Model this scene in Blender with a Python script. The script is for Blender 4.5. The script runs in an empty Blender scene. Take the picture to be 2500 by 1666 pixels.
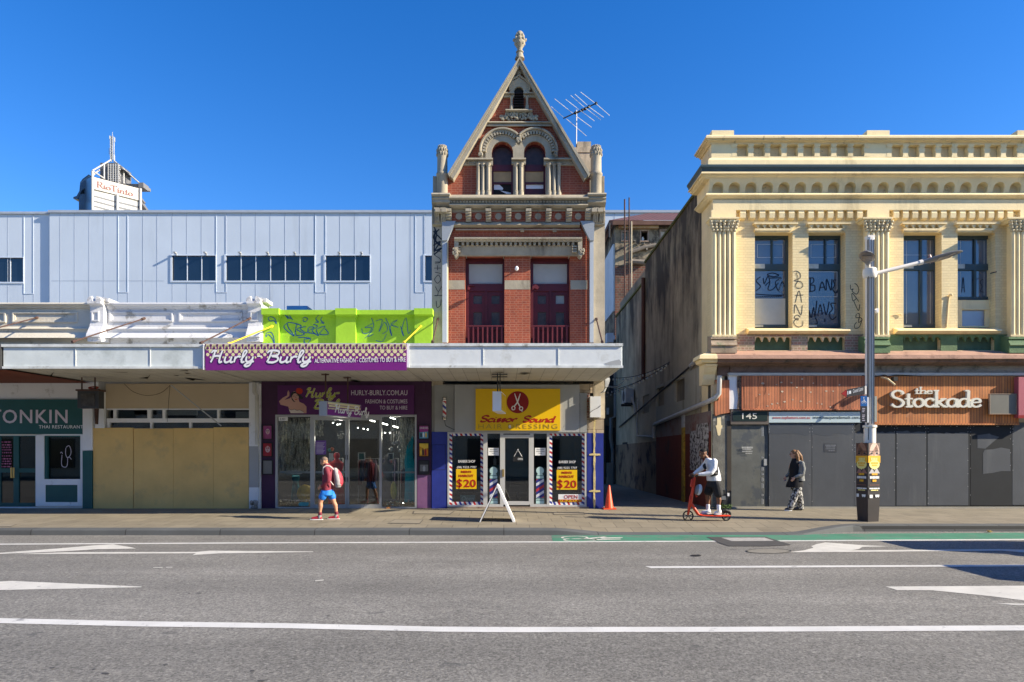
import bpy, bmesh, math, random
from mathutils import Vector, Matrix
random.seed(7)
SC = bpy.context.scene
COL = SC.collection
# camera, sky, sun, exposure
F = 1600.; CX = 1230.; CY = 1113.; H = 1.6; Y0 = 20.0; ROADZ = -.25
cam = bpy.data.cameras.new('camera'); co = bpy.data.objects.new('camera', cam); COL.objects.link(co)
co.location = (0, 0, H); co.rotation_euler = (math.radians(90), 0, 0)
cam.sensor_width = 36; cam.lens = 36*F/2500; cam.shift_x = 20/2500; cam.shift_y = 280/2500
cam.clip_start = .1; cam.clip_end = 3000
SC.camera = co
LD = Vector((-1.9, .465, -1.0)).normalized()          # direction the sunlight travels
elev = math.asin(-LD.z); rot = math.atan2(-LD.x, -LD.y)
sl = bpy.data.lights.new('sun', 'SUN'); sl.energy = 5.0; sl.angle = math.radians(.5); sl.color = (1, .89, .70)
so = bpy.data.objects.new('sun', sl); COL.objects.link(so); so.location = (30, -10, 40)
so.rotation_euler = LD.to_track_quat('-Z', 'Y').to_euler()
W = bpy.data.worlds.new('World'); SC.world = W; W.use_nodes = True
wn = W.node_tree.nodes; wl = W.node_tree.links
bg = wn['Background']; sky = wn.new('ShaderNodeTexSky'); sky.sky_type = 'NISHITA'; sky.sun_disc = False
sky.sun_elevation = elev; sky.sun_rotation = rot; sky.air_density = 1.0; sky.dust_density = .1; sky.ozone_density = 3.0; sky.altitude = 0
hs0 = wn.new('ShaderNodeHueSaturation'); hs0.inputs['Hue'].default_value = .513; hs0.inputs['Saturation'].default_value = 1.36; hs0.inputs['Value'].default_value = .73
wl.new(sky.outputs[0], hs0.inputs['Color']); wl.new(hs0.outputs[0], bg.inputs[0]); bg.inputs[1].default_value = .15
SC.view_settings.view_transform = 'Standard'; SC.view_settings.look = 'None'
SC.view_settings.exposure = 1.1; SC.view_settings.gamma = 1
try:
    SC.cycles.max_bounces = 6; SC.cycles.transparent_max_bounces = 16; SC.cycles.use_denoising = True; SC.cycles.sample_clamp_indirect = 4
except Exception: pass

# coordinates (photo pixel at a known depth -> metres)
def X(xs, Y=Y0): return (xs-CX)*Y/F
def Z(ys, Y=Y0): return H-(ys-CY)*Y/F
def ground(xs, ys, z=ROADZ):
    Y = F*(H-z)/(ys-CY); return ((xs-CX)*Y/F, Y, z)
def cr(k, ox, oy, pts): return [(x/k+ox, y/k+oy) for x, y in pts]

# materials
MATS = {}
def N(nt, t, **kw):
    n = nt.nodes.new(t)
    for k, v in kw.items():
        if hasattr(n, k): setattr(n, k, v)
        else: n.inputs[k.replace('_', ' ')].default_value = v
    return n
def c4(c): return (c[0], c[1], c[2], 1)
def mat(name, col, rough=.7, var=.10, sc=1.5, bump=0., bsc=30., metal=0., stain=None, ssc=1.2, st=.55, streak=False, spec=.4, sw=.12, emit=0):
    if name in MATS: return MATS[name]
    m = bpy.data.materials.new(name); m.use_nodes = True; nt = m.node_tree; L = nt.links.new
    b = nt.nodes['Principled BSDF']; b.inputs['Roughness'].default_value = rough; b.inputs['Metallic'].default_value = metal
    b.inputs['Specular IOR Level'].default_value = spec
    tc = N(nt, 'ShaderNodeTexCoord')
    n = N(nt, 'ShaderNodeTexNoise', Scale=sc, Detail=7., Roughness=.62); L(tc.outputs['Object'], n.inputs['Vector'])
    mr = N(nt, 'ShaderNodeMapRange'); mr.inputs[1].default_value = .3; mr.inputs[2].default_value = .7; L(n.outputs[0], mr.inputs[0])
    mx = N(nt, 'ShaderNodeMix', data_type='RGBA'); L(mr.outputs[0], mx.inputs[0])
    mx.inputs[6].default_value = c4([c*(1-var) for c in col]); mx.inputs[7].default_value = c4([min(.95, c*(1+var)) for c in col])
    out = mx.outputs[2]
    if stain:
        mp = N(nt, 'ShaderNodeMapping'); mp.inputs[1].default_value = (3.1, 1.7, 5.2)
        mp.inputs[3].default_value = (1, 1, .13) if streak else (1, 1, 1); L(tc.outputs['Object'], mp.inputs[0])
        n2 = N(nt, 'ShaderNodeTexNoise', Scale=ssc, Detail=8., Roughness=.68); L(mp.outputs[0], n2.inputs['Vector'])
        m2 = N(nt, 'ShaderNodeMapRange'); m2.inputs[1].default_value = st; m2.inputs[2].default_value = st+sw; L(n2.outputs[0], m2.inputs[0])
        x2 = N(nt, 'ShaderNodeMix', data_type='RGBA'); L(m2.outputs[0], x2.inputs[0]); L(out, x2.inputs[6]); x2.inputs[7].default_value = c4(stain)
        out = x2.outputs[2]
    L(out, b.inputs['Base Color'])
    if bump:
        n3 = N(nt, 'ShaderNodeTexNoise', Scale=bsc, Detail=4.); L(tc.outputs['Object'], n3.inputs['Vector'])
        bp = N(nt, 'ShaderNodeBump', Strength=bump, Distance=.02); L(n3.outputs[0], bp.inputs['Height']); L(bp.outputs[0], b.inputs['Normal'])
    if emit:
        L(out, b.inputs['Emission Color']); b.inputs['Emission Strength'].default_value = emit
    MATS[name] = m; return m
def bricks(name, c1, c2, mortar, bw=.23, bh=.0805, ms=.011, bump=.4, plan=False, var=.5, stain=None, st=.6, squash=.5, rough=.85, rotz=0, ssc=.9, bias=0, offset=.5):
    if name in MATS: return MATS[name]
    m = bpy.data.materials.new(name); m.use_nodes = True; nt = m.node_tree; L = nt.links.new
    b = nt.nodes['Principled BSDF']; b.inputs['Roughness'].default_value = rough
    tc = N(nt, 'ShaderNodeTexCoord'); sp = N(nt, 'ShaderNodeSeparateXYZ'); cb = N(nt, 'ShaderNodeCombineXYZ')
    mp = N(nt, 'ShaderNodeMapping'); mp.inputs[2].default_value = (0, 0, rotz); L(tc.outputs['Object'], mp.inputs[0]); L(mp.outputs[0], sp.inputs[0])
    if plan: L(sp.outputs[0], cb.inputs[0]); L(sp.outputs[1], cb.inputs[1])
    else:
        ad = N(nt, 'ShaderNodeMath', operation='ADD'); L(sp.outputs[0], ad.inputs[0]); L(sp.outputs[1], ad.inputs[1]); L(ad.outputs[0], cb.inputs[0]); L(sp.outputs[2], cb.inputs[1])
    bt = N(nt, 'ShaderNodeTexBrick', Scale=1., Mortar_Size=ms, Mortar_Smooth=.1, Bias=bias, Brick_Width=bw, Row_Height=bh)
    bt.offset = offset; bt.squash = squash; bt.squash_frequency = 2
    L(cb.outputs[0], bt.inputs['Vector'])
    bt.inputs['Color1'].default_value = c4(c1); bt.inputs['Color2'].default_value = c4(c2); bt.inputs['Mortar'].default_value = c4(mortar)
    n = N(nt, 'ShaderNodeTexNoise', Scale=1.3, Detail=8., Roughness=.7); L(tc.outputs['Object'], n.inputs['Vector'])
    mr = N(nt, 'ShaderNodeMapRange'); mr.inputs[1].default_value = .3; mr.inputs[2].default_value = .7; mr.inputs[3].default_value = 1-var/2; mr.inputs[4].default_value = 1+var/2; L(n.outputs[0], mr.inputs[0])
    mu = N(nt, 'ShaderNodeMix', data_type='RGBA', blend_type='MULTIPLY'); mu.inputs[0].default_value = 1; L(bt.outputs[0], mu.inputs[6]); L(mr.outputs[0], mu.inputs[7])
    out = mu.outputs[2]
    if stain:
        n2 = N(nt, 'ShaderNodeTexNoise', Scale=ssc, Detail=8., Roughness=.65); L(tc.outputs['Object'], n2.inputs['Vector'])
        m2 = N(nt, 'ShaderNodeMapRange'); m2.inputs[1].default_value = st; m2.inputs[2].default_value = st+.12; L(n2.outputs[0], m2.inputs[0])
        x2 = N(nt, 'ShaderNodeMix', data_type='RGBA'); L(m2.outputs[0], x2.inputs[0]); L(out, x2.inputs[6]); x2.inputs[7].default_value = c4(stain); out = x2.outputs[2]
    L(out, b.inputs['Base Color'])
    bp = N(nt, 'ShaderNodeBump', Strength=bump, Distance=.01); bp.invert = True; L(bt.outputs['Fac'], bp.inputs['Height']); L(bp.outputs[0], b.inputs['Normal'])
    MATS[name] = m; return m
def striped(name, c1, c2, c3, ang, period, rough=.4):
    """diagonal stripes c1/white/c2 running through object space (barber tape, planks)"""
    if name in MATS: return MATS[name]
    m = bpy.data.materials.new(name); m.use_nodes = True; nt = m.node_tree; L = nt.links.new
    b = nt.nodes['Principled BSDF']; b.inputs['Roughness'].default_value = rough
    tc = N(nt, 'ShaderNodeTexCoord'); sp = N(nt, 'ShaderNodeSeparateXYZ'); L(tc.outputs['Object'], sp.inputs[0])
    a = N(nt, 'ShaderNodeMath', operation='MULTIPLY'); a.inputs[1].default_value = math.cos(ang)/period; L(sp.outputs[0], a.inputs[0])
    c = N(nt, 'ShaderNodeMath', operation='MULTIPLY_ADD'); c.inputs[1].default_value = math.sin(ang)/period; L(sp.outputs[2], c.inputs[0]); L(a.outputs[0], c.inputs[2])
    fr = N(nt, 'ShaderNodeMath', operation='FRACT'); L(c.outputs[0], fr.inputs[0])
    r = N(nt, 'ShaderNodeValToRGB'); r.color_ramp.interpolation = 'CONSTANT'; e = r.color_ramp.elements
    e[0].position = 0; e[0].color = c4(c1); e[1].position = .25; e[1].color = c4(c3)
    x = e.new(.5); x.color = c4(c2); x = e.new(.75); x.color = c4(c3)
    L(fr.outputs[0], r.inputs[0]); L(r.outputs[0], b.inputs['Base Color']); MATS[name] = m; return m
def planks(name, c1, c2, w=.075, gap=(.05, .03, .02), rough=.75, stain=None):
    if name in MATS: return MATS[name]
    return bricks(name, c1, c2, gap, bw=w, bh=7., ms=.006, bump=.6, var=.55, squash=1, rough=rough, stain=stain, st=.66, ssc=2.2, offset=.0)
def glass(name, tint=(.55, .6, .6), f=.09, rough=.02, refl=(1, 1, 1)):
    if name in MATS: return MATS[name]
    m = bpy.data.materials.new(name); m.use_nodes = True; nt = m.node_tree; L = nt.links.new
    nt.nodes.remove(nt.nodes['Principled BSDF']); o = nt.nodes['Material Output']
    t = N(nt, 'ShaderNodeBsdfTransparent'); t.inputs[0].default_value = c4(tint)
    g = N(nt, 'ShaderNodeBsdfGlossy', Roughness=rough); g.inputs[0].default_value = c4(refl)
    lw = N(nt, 'ShaderNodeLayerWeight', Blend=.25); mr = N(nt, 'ShaderNodeMapRange'); mr.inputs[3].default_value = f; mr.inputs[4].default_value = .9; L(lw.outputs['Fresnel'], mr.inputs[0])
    mx = N(nt, 'ShaderNodeMixShader'); L(mr.outputs[0], mx.inputs[0]); L(t.outputs[0], mx.inputs[1]); L(g.outputs[0], mx.inputs[2]); L(mx.outputs[0], o.inputs[0])
    MATS[name] = m; return m
def mirrorpane(name, base, f=.25, rough=.03):
    """dark glazing that reflects the sky: base diffuse + glossy coat"""
    if name in MATS: return MATS[name]
    m = bpy.data.materials.new(name); m.use_nodes = True; nt = m.node_tree; L = nt.links.new
    nt.nodes.remove(nt.nodes['Principled BSDF']); o = nt.nodes['Material Output']
    d = N(nt, 'ShaderNodeBsdfDiffuse'); g = N(nt, 'ShaderNodeBsdfGlossy', Roughness=rough)
    tc = N(nt, 'ShaderNodeTexCoord'); n = N(nt, 'ShaderNodeTexNoise', Scale=1.1, Detail=3.); L(tc.outputs['Object'], n.inputs['Vector'])
    bp = N(nt, 'ShaderNodeBump', Strength=.06, Distance=.05); L(n.outputs[0], bp.inputs['Height']); L(bp.outputs[0], g.inputs['Normal'])
    mx0 = N(nt, 'ShaderNodeMix', data_type='RGBA'); L(n.outputs[0], mx0.inputs[0]); mx0.inputs[6].default_value = c4([c*.5 for c in base]); mx0.inputs[7].default_value = c4([c*1.6 for c in base]); L(mx0.outputs[2], d.inputs[0])
    mx = N(nt, 'ShaderNodeMixShader'); mx.inputs[0].default_value = f; L(d.outputs[0], mx.inputs[1]); L(g.outputs[0], mx.inputs[2]); L(mx.outputs[0], o.inputs[0])
    MATS[name] = m; return m

# mesh builder
class MB:
    def __init__(s): s.v = []; s.f = []
    def face(s, pts):
        n = len(s.v); s.v += [tuple(p) for p in pts]; s.f.append(tuple(range(n, n+len(pts))))
    def box(s, x0, x1, y0, y1, z0, z1):
        if x1 < x0: x0, x1 = x1, x0
        if y1 < y0: y0, y1 = y1, y0
        if z1 < z0: z0, z1 = z1, z0
        j = (len(s.f)//6) % 9*.00035; y0 -= j; x0 -= j*.4; z0 -= j*.4   # no two boxes of one mesh share a plane
        n = len(s.v); s.v += [(x, y, z) for z in (z0, z1) for y in (y0, y1) for x in (x0, x1)]
        s.f += [tuple(n+i for i in q) for q in ((0, 2, 3, 1), (4, 5, 7, 6), (0, 1, 5, 4), (2, 6, 7, 3), (0, 4, 6, 2), (1, 3, 7, 5))]
        return s
    def pb(s, xa, xb, yt, yb, yf, yk, ref=None):
        """box given in photo pixels at the depth of its front face (yf), running back to yk"""
        r = yf if ref is None else ref
        return s.box(X(xa, r), X(xb, r), yf, yk, Z(yb, r), Z(yt, r))
    def prism(s, pts, y0, y1):
        """polygon in the x-z plane, y0 (front) to y1 (back)"""
        n = len(s.v); k = len(pts)
        s.v += [(x, y0, z) for x, z in pts] + [(x, y1, z) for x, z in pts]
        a = sum(pts[i][0]*pts[(i+1) % k][1]-pts[(i+1) % k][0]*pts[i][1] for i in range(k))
        fr = list(range(n, n+k)); bk = list(range(n+k, n+2*k))
        if a < 0: fr.reverse(); bk.reverse()
        s.f.append(tuple(fr)); s.f.append(tuple(reversed(bk)))
        for i in range(k):
            j = (i+1) % k; q = (n+i, n+k+i, n+k+j, n+j)
            s.f.append(q if a > 0 else tuple(reversed(q)))
        return s
    def pprism(s, pts, yf, yk, ref=None):
        r = yf if ref is None else ref
        return s.prism([(X(a, r), Z(b, r)) for a, b in pts], yf, yk)
    def flat(s, pts, y, ref=None):
        r = y if ref is None else ref
        p = [(X(a, r), Z(b, r)) for a, b in pts]; k = len(p)
        a = sum(p[i][0]*p[(i+1) % k][1]-p[(i+1) % k][0]*p[i][1] for i in range(k))
        if a < 0: p.reverse()
        s.face([(x, y, z) for x, z in p]); return s
    def loft(s, rings, caps=True):
        n = len(s.v); k = len(rings[0])
        for r in rings: s.v += [tuple(p) for p in r]
        for i in range(len(rings)-1):
            for j in range(k):
                s.f.append((n+i*k+j, n+i*k+(j+1) % k, n+(i+1)*k+(j+1) % k, n+(i+1)*k+j))
        if caps:
            s.f.append(tuple(n+j for j in reversed(range(k)))); s.f.append(tuple(n+(len(rings)-1)*k+j for j in range(k)))
        return s
    def lathe(s, x, y, prof, n=16, a0=0, sx=1, sy=1):
        """prof: list of (radius, z)"""
        return s.loft([[(x+r*sx*math.cos(a0+2*math.pi*j/n), y+r*sy*math.sin(a0+2*math.pi*j/n), z) for j in range(n)] for r, z in prof])
    def tube(s, pts, r, n=8, caps=True):
        pts = [Vector(p) for p in pts]; rr = r if isinstance(r, (list, tuple)) else [r]*len(pts)
        rings = []; up = None
        for i, p in enumerate(pts):
            t = (pts[min(i+1, len(pts)-1)]-pts[max(i-1, 0)]).normalized()
            if up is None: up = Vector((0, 0, 1)) if abs(t.z) < .9 else Vector((0, 1, 0))
            a = t.cross(up)
            if a.length < 1e-4: a = t.orthogonal()
            a.normalize(); b = a.cross(t).normalized(); up = b
            rings.append([p+a*rr[i]*math.cos(2*math.pi*j/n)+b*rr[i]*math.sin(2*math.pi*j/n) for j in range(n)])
        return s.loft(rings, caps)
    def ell(s, c, r, n=12, m=8, R=None):
        c = Vector(c); rings = []
        for i in range(m+1):
            t = -math.pi/2+math.pi*i/m; q = max(math.cos(t), .02)
            rings.append([])
            for j in range(n):
                p = Vector((r[0]*q*math.cos(2*math.pi*j/n), r[1]*q*math.sin(2*math.pi*j/n), r[2]*math.sin(t)))
                if R is not None: p = R @ p
                rings[-1].append(c+p)
        return s.loft(rings)
    def mesh(s, name):
        me = bpy.data.meshes.new(name); me.from_pydata(s.v, [], s.f); me.validate(); me.update(); return me
def holewall(mb, x0, x1, z0, z1, holes, yf, yb):
    """wall slab with rectangular openings (metres)"""
    xs = sorted({x0, x1} | {h[i] for h in holes for i in (0, 1) if x0 < h[i] < x1}); zs = sorted({z0, z1} | {h[i] for h in holes for i in (2, 3) if z0 < h[i] < z1})
    def solid(i, j):
        if i < 0 or j < 0 or i >= len(xs)-1 or j >= len(zs)-1: return False
        cx = (xs[i]+xs[i+1])/2; cz = (zs[j]+zs[j+1])/2
        return not any(h[0] < cx < h[1] and h[2] < cz < h[3] for h in holes)
    for i in range(len(xs)-1):
        for j in range(len(zs)-1):
            if not solid(i, j): continue
            a, b, c, d = xs[i], xs[i+1], zs[j], zs[j+1]
            mb.face([(a, yf, c), (b, yf, c), (b, yf, d), (a, yf, d)]); mb.face([(a, yb, d), (b, yb, d), (b, yb, c), (a, yb, c)])
            if not solid(i-1, j): mb.face([(a, yb, c), (a, yf, c), (a, yf, d), (a, yb, d)])
            if not solid(i+1, j): mb.face([(b, yf, c), (b, yb, c), (b, yb, d), (b, yf, d)])
            if not solid(i, j-1): mb.face([(a, yb, c), (b, yb, c), (b, yf, c), (a, yf, c)])
            if not solid(i, j+1): mb.face([(a, yf, d), (b, yf, d), (b, yb, d), (a, yb, d)])
    return mb
def pholewall(mb, xa, xb, yt, yb_, holes, yf, yk, ref=None):
    r = yf if ref is None else ref
    return holewall(mb, X(xa, r), X(xb, r), Z(yb_, r), Z(yt, r), [(X(h[0], r), X(h[1], r), Z(h[3], r), Z(h[2], r)) for h in holes], yf, yk)

# objects
def props(o, label=None, cat=None, group=None, kind=None):
    for k, v in (('label', label), ('category', cat), ('group', group), ('kind', kind)):
        if v: o[k] = v
    return o
def thing(name, label, cat, loc=(0, 0, 0), group=None):
    o = bpy.data.objects.new(name, None); COL.objects.link(o); o.location = loc; o.empty_display_size = .3
    return props(o, label, cat, group)
def smooth(me, ang=40):
    for p in me.polygons: p.use_smooth = True
    try: me.set_sharp_from_angle(angle=math.radians(ang))
    except Exception: pass
SPLIT = {'baluster', 'corbel', 'dentil', 'blue_wall', 'side_board', 'cover_strip', 'brick_panel', 'rosette', 'parapet_block', 'window_head', 'alley_window', 'window', 'capital_row', 'stone_band', 'column_backing', 'pilaster', 'base_moulding', 'lintel', 'transom', 'window_film', 'wall_block', 'bracket', 'exposed_brick', 'tiled_patch', 'carved_stop', 'leadlight', 'striped_tape', 'carved_frieze', 'colonnette', 'garment', 'bulb', 'string_course', 'apron', 'sill', 'mossy_capping', 'tie', 'groove', 'stripped_band', 'panel_moulding', 'oil_spot', 'louvre'}
def islands(me, tol=.004):
    n = len(me.vertices); p = list(range(n))
    def fd(i):
        while p[i] != i: p[i] = p[p[i]]; i = p[i]
        return i
    for f in me.polygons:
        for v in f.vertices[1:]: p[fd(v)] = fd(f.vertices[0])
    bb = {}
    for i, v in enumerate(me.vertices):
        b = bb.setdefault(fd(i), [[9e9]*3, [-9e9]*3])
        for k in range(3): b[0][k] = min(b[0][k], v.co[k]); b[1][k] = max(b[1][k], v.co[k])
    gs = [[[r], [x-tol for x in b[0]], [x+tol for x in b[1]]] for r, b in bb.items()]; ch = True
    while ch:
        ch = False; out = []
        for g in gs:
            for h in out:
                if all(g[1][k] <= h[2][k] and h[1][k] <= g[2][k] for k in range(3)):
                    h[0] += g[0]; h[1] = [min(a, b) for a, b in zip(h[1], g[1])]; h[2] = [max(a, b) for a, b in zip(h[2], g[2])]; ch = True; break
            else: out.append(g)
        gs = out
    return [(set(g[0]), fd) for g in gs]
def part(name, mb, m, parent=None, sm=False, label=None):
    if name in SPLIT:
        me = mb if isinstance(mb, bpy.types.Mesh) else mb.mesh(name); gs = islands(me)
        if len(gs) > 1:
            for roots, fd in gs:
                q = MB(); mp_ = {}
                for f in me.polygons:
                    if fd(f.vertices[0]) in roots:
                        for v in f.vertices:
                            if v not in mp_: mp_[v] = len(q.v); q.v.append(tuple(me.vertices[v].co))
                        q.f.append(tuple(mp_[v] for v in f.vertices))
                o = part1(name, q, m, parent, sm, label)
            return o
        mb = me
    return part1(name, mb, m, parent, sm, label)
def part1(name, mb, m, parent=None, sm=False, label=None):
    me = mb if isinstance(mb, bpy.types.Mesh) else mb.mesh(name)
    me.materials.clear(); me.materials.append(m)
    if sm: smooth(me)
    o = bpy.data.objects.new(name, me); COL.objects.link(o)
    if parent is not None:
        o.parent = parent; off = Vector((0, 0, 0)); p = parent
        while p is not None: off += p.location; p = p.parent
        o.location = -off
    if label: o['label'] = label
    return o
def single(name, mb, m, label, cat, group=None, kind=None, sm=False):
    """a thing that is one mesh: origin moved to its base"""
    me = mb if isinstance(mb, bpy.types.Mesh) else mb.mesh(name)
    if kind != 'structure':
        xs = [v.co.x for v in me.vertices]; ys = [v.co.y for v in me.vertices]; zs = [v.co.z for v in me.vertices]
        b = Vector(((min(xs)+max(xs))/2, (min(ys)+max(ys))/2, min(zs))); me.transform(Matrix.Translation(-b))
    else: b = Vector((0, 0, 0))
    o = part1(name, me, m, None, sm); o.location = b
    return props(o, label, cat, group, kind)
def copy_tree(o, parent=None):
    c = o.copy(); COL.objects.link(c)
    if parent is not None: c.parent = parent
    for ch in list(o.children): copy_tree(ch, c)
    return c
# lettering
def text_mesh(s, bold=0., shear=0., extr=.0, space=1.):
    cu = bpy.data.curves.new('t', 'FONT'); cu.body = s; cu.size = 1; cu.shear = shear; cu.offset = bold; cu.extrude = extr; cu.space_character = space
    cu.resolution_u = 3
    o = bpy.data.objects.new('t', cu); COL.objects.link(o)
    bpy.context.view_layer.update()
    me = bpy.data.meshes.new_from_object(o.evaluated_get(bpy.context.evaluated_depsgraph_get()))
    bpy.data.objects.remove(o); bpy.data.curves.remove(cu); return me
def text(s, xa, xb, yt, yb, y, m, parent, bold=0., shear=0., depth=.003, space=1., tilt=0., name='lettering', label=None, ref=None, M4=None):
    """fit the string into the pixel box at depth y"""
    me = text_mesh(s, bold, shear, .5, space)
    vx = [v.co.x for v in me.vertices]; vy = [v.co.y for v in me.vertices]
    x0, x1, y0, y1 = min(vx), max(vx), min(vy), max(vy); r = y if ref is None else ref
    A, B, Cc, D = X(xa, r), X(xb, r), Z(yb, r), Z(yt, r)
    for v in me.vertices:
        u = (v.co.x-x0)/(x1-x0); w = (v.co.y-y0)/(y1-y0)
        v.co = Vector((A+(B-A)*u, y-(v.co.z+.5)*depth, Cc+(D-Cc)*w+tilt*u))
    if M4 is not None: me.transform(M4)
    me.update()
    return part(name, me, m, parent, label=label)
def cat_rom(p, n=6):
    if len(p) < 3: return p
    q = [p[0]]+list(p)+[p[-1]]; out = []
    for i in range(1, len(q)-2):
        for k in range(n):
            t = k/n; a, b, c, d = q[i-1], q[i], q[i+1], q[i+2]
            out.append(tuple(.5*((2*b[j])+(-a[j]+c[j])*t+(2*a[j]-5*b[j]+4*c[j]-d[j])*t*t+(-a[j]+3*b[j]-3*c[j]+d[j])*t**3) for j in (0, 1)))
    out.append(tuple(p[-1])); return out
def ribbon(mb, pts, w, y, depth=0., nib=None, contrast=0., sm=True, step=.00006):
    """pen stroke in the x-z plane (metres); nib angle + contrast give thick and thin"""
    P = cat_rom(pts) if sm else pts
    n = len(P); L = []; R = []
    for i in range(n):
        a = P[max(i-1, 0)]; b = P[min(i+1, n-1)]; dx, dz = b[0]-a[0], b[1]-a[1]; l = math.hypot(dx, dz) or 1; dx /= l; dz /= l
        ww = w
        if nib is not None: ww = w*(1-contrast+contrast*abs(math.sin(math.atan2(dz, dx)-nib)))
        yy = y-step*i
        L.append((P[i][0]-dz*ww/2, yy, P[i][1]+dx*ww/2)); R.append((P[i][0]+dz*ww/2, yy, P[i][1]-dx*ww/2))
    for i in range(n-1): mb.face([R[i], R[i+1], L[i+1], L[i]])
    if depth:
        for S in (L, R):
            for i in range(n-1): mb.face([S[i], S[i+1], (S[i+1][0], y+depth, S[i+1][2]), (S[i][0], y+depth, S[i][2])])
        for e in (0, -1): mb.face([L[e], R[e], (R[e][0], y+depth, R[e][2]), (L[e][0], y+depth, L[e][2])])
G = {  # glyph: (advance, strokes) in a box where x-height is .5 and ascender 1, descender -.35
 'a': (.5, [[(.42,.42),(.25,.5),(.06,.38),(.04,.14),(.18,0),(.32,.06),(.41,.2)], [(.43,.5),(.41,.12),(.46,.0),(.54,.06)]]),
 'c': (.44, [[(.41,.38),(.34,.48),(.2,.5),(.05,.36),(.05,.13),(.2,0),(.34,.03),(.43,.12)]]),
 'd': (.52, [[(.42,.42),(.25,.5),(.06,.38),(.04,.14),(.18,0),(.32,.06),(.41,.2)], [(.43,1),(.42,.5),(.41,.12),(.46,0),(.55,.05)]]),
 'e': (.46, [[(.06,.25),(.2,.27),(.38,.3),(.38,.42),(.24,.5),(.07,.38),(.04,.15),(.18,0),(.34,.03),(.44,.13)]]),
 'h': (.54, [[(.08,1),(.08,.5),(.08,0)], [(.09,.3),(.2,.46),(.34,.5),(.42,.38),(.41,.1),(.46,0),(.54,.05)]]),
 'i': (.24, [[(.09,.5),(.08,.12),(.13,0),(.22,.06)], [(.1,.66),(.12,.74)]]),
 'k': (.52, [[(.08,1),(.08,.5),(.08,0)], [(.4,.48),(.26,.36),(.1,.22)], [(.18,.28),(.32,.1),(.48,0)]]),
 'l': (.26, [[(.02,.2),(.16,.5),(.26,.85),(.2,1),(.11,.9),(.09,.5),(.1,.1),(.17,0),(.27,.08)]]),
 'n': (.54, [[(.08,.5),(.08,.25),(.07,0)], [(.09,.28),(.2,.46),(.33,.5),(.4,.38),(.4,.1),(.45,0),(.53,.05)]]),
 'o': (.48, [[(.23,.5),(.07,.4),(.04,.2),(.14,.02),(.28,.01),(.42,.15),(.42,.36),(.3,.49),(.2,.49)]]),
 'r': (.38, [[(.08,.5),(.08,.25),(.07,0)], [(.09,.3),(.18,.46),(.3,.5),(.37,.42)]]),
 's': (.38, [[(.33,.4),(.24,.5),(.1,.45),(.1,.32),(.28,.22),(.32,.1),(.2,0),(.05,.07)]]),
 't': (.34, [[(.15,.82),(.14,.5),(.14,.12),(.22,0),(.32,.07)], [(.0,.49),(.16,.5),(.32,.5)]]),
 'u': (.54, [[(.08,.5),(.07,.15),(.16,0),(.3,.06),(.4,.24)], [(.41,.5),(.4,.12),(.46,0),(.55,.07)]]),
 'y': (.5, [[(.07,.5),(.07,.2),(.17,.04),(.3,.1),(.39,.28)], [(.42,.5),(.4,.1),(.34,-.22),(.18,-.34),(.06,-.24),(.2,-.08),(.52,.1)]]),
 'H': (.78, [[(.02,.8),(.1,.98),(.3,.97)], [(.2,.96),(.18,.5),(.1,0)], [(.6,1),(.55,.5),(.56,.1),(.62,0),(.72,.08)], [(.12,.48),(.36,.55),(.6,.52)]]),
 'B': (.72, [[(.02,.78),(.12,.97),(.4,1),(.62,.9),(.58,.62),(.3,.53),(.58,.46),(.66,.2),(.46,0),(.16,.02)], [(.24,.97),(.2,.5),(.12,0)]]),
 'S': (.62, [[(.54,.78),(.46,.95),(.26,1),(.08,.84),(.14,.6),(.42,.44),(.54,.24),(.42,.03),(.2,0),(.04,.16)]]),
 'R': (.66, [[(.1,1),(.1,0)], [(.1,.98),(.4,1),(.52,.78),(.4,.55),(.12,.52)], [(.3,.52),(.46,.2),(.64,0)]]),
 'T': (.66, [[(.3,1),(.3,0)], [(0,.88),(.02,.99),(.3,.98),(.58,.99),(.6,.88)]]),
 '-': (.34, [[(.03,.42),(.28,.46)]]), ' ': (.28, [])}
SER = {'t': [(.02,.26,0)], 'h': [(-.02,.2,1),(-.04,.2,0),(.3,.54,0)], 'k': [(-.04,.18,1),(-.04,.2,0),(.34,.56,0),(.28,.5,.49)], 'd': [(.28,.46,1)],
       'n': [(-.02,.14,.5),(-.04,.18,0),(.3,.52,0)], 'i': [(-.02,.12,.5),(-.03,.22,0)], 'R': [(-.02,.22,0),(-.02,.2,1)], 'T': [(.18,.42,0)], 'r': [(-.04,.2,0)]}
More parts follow.
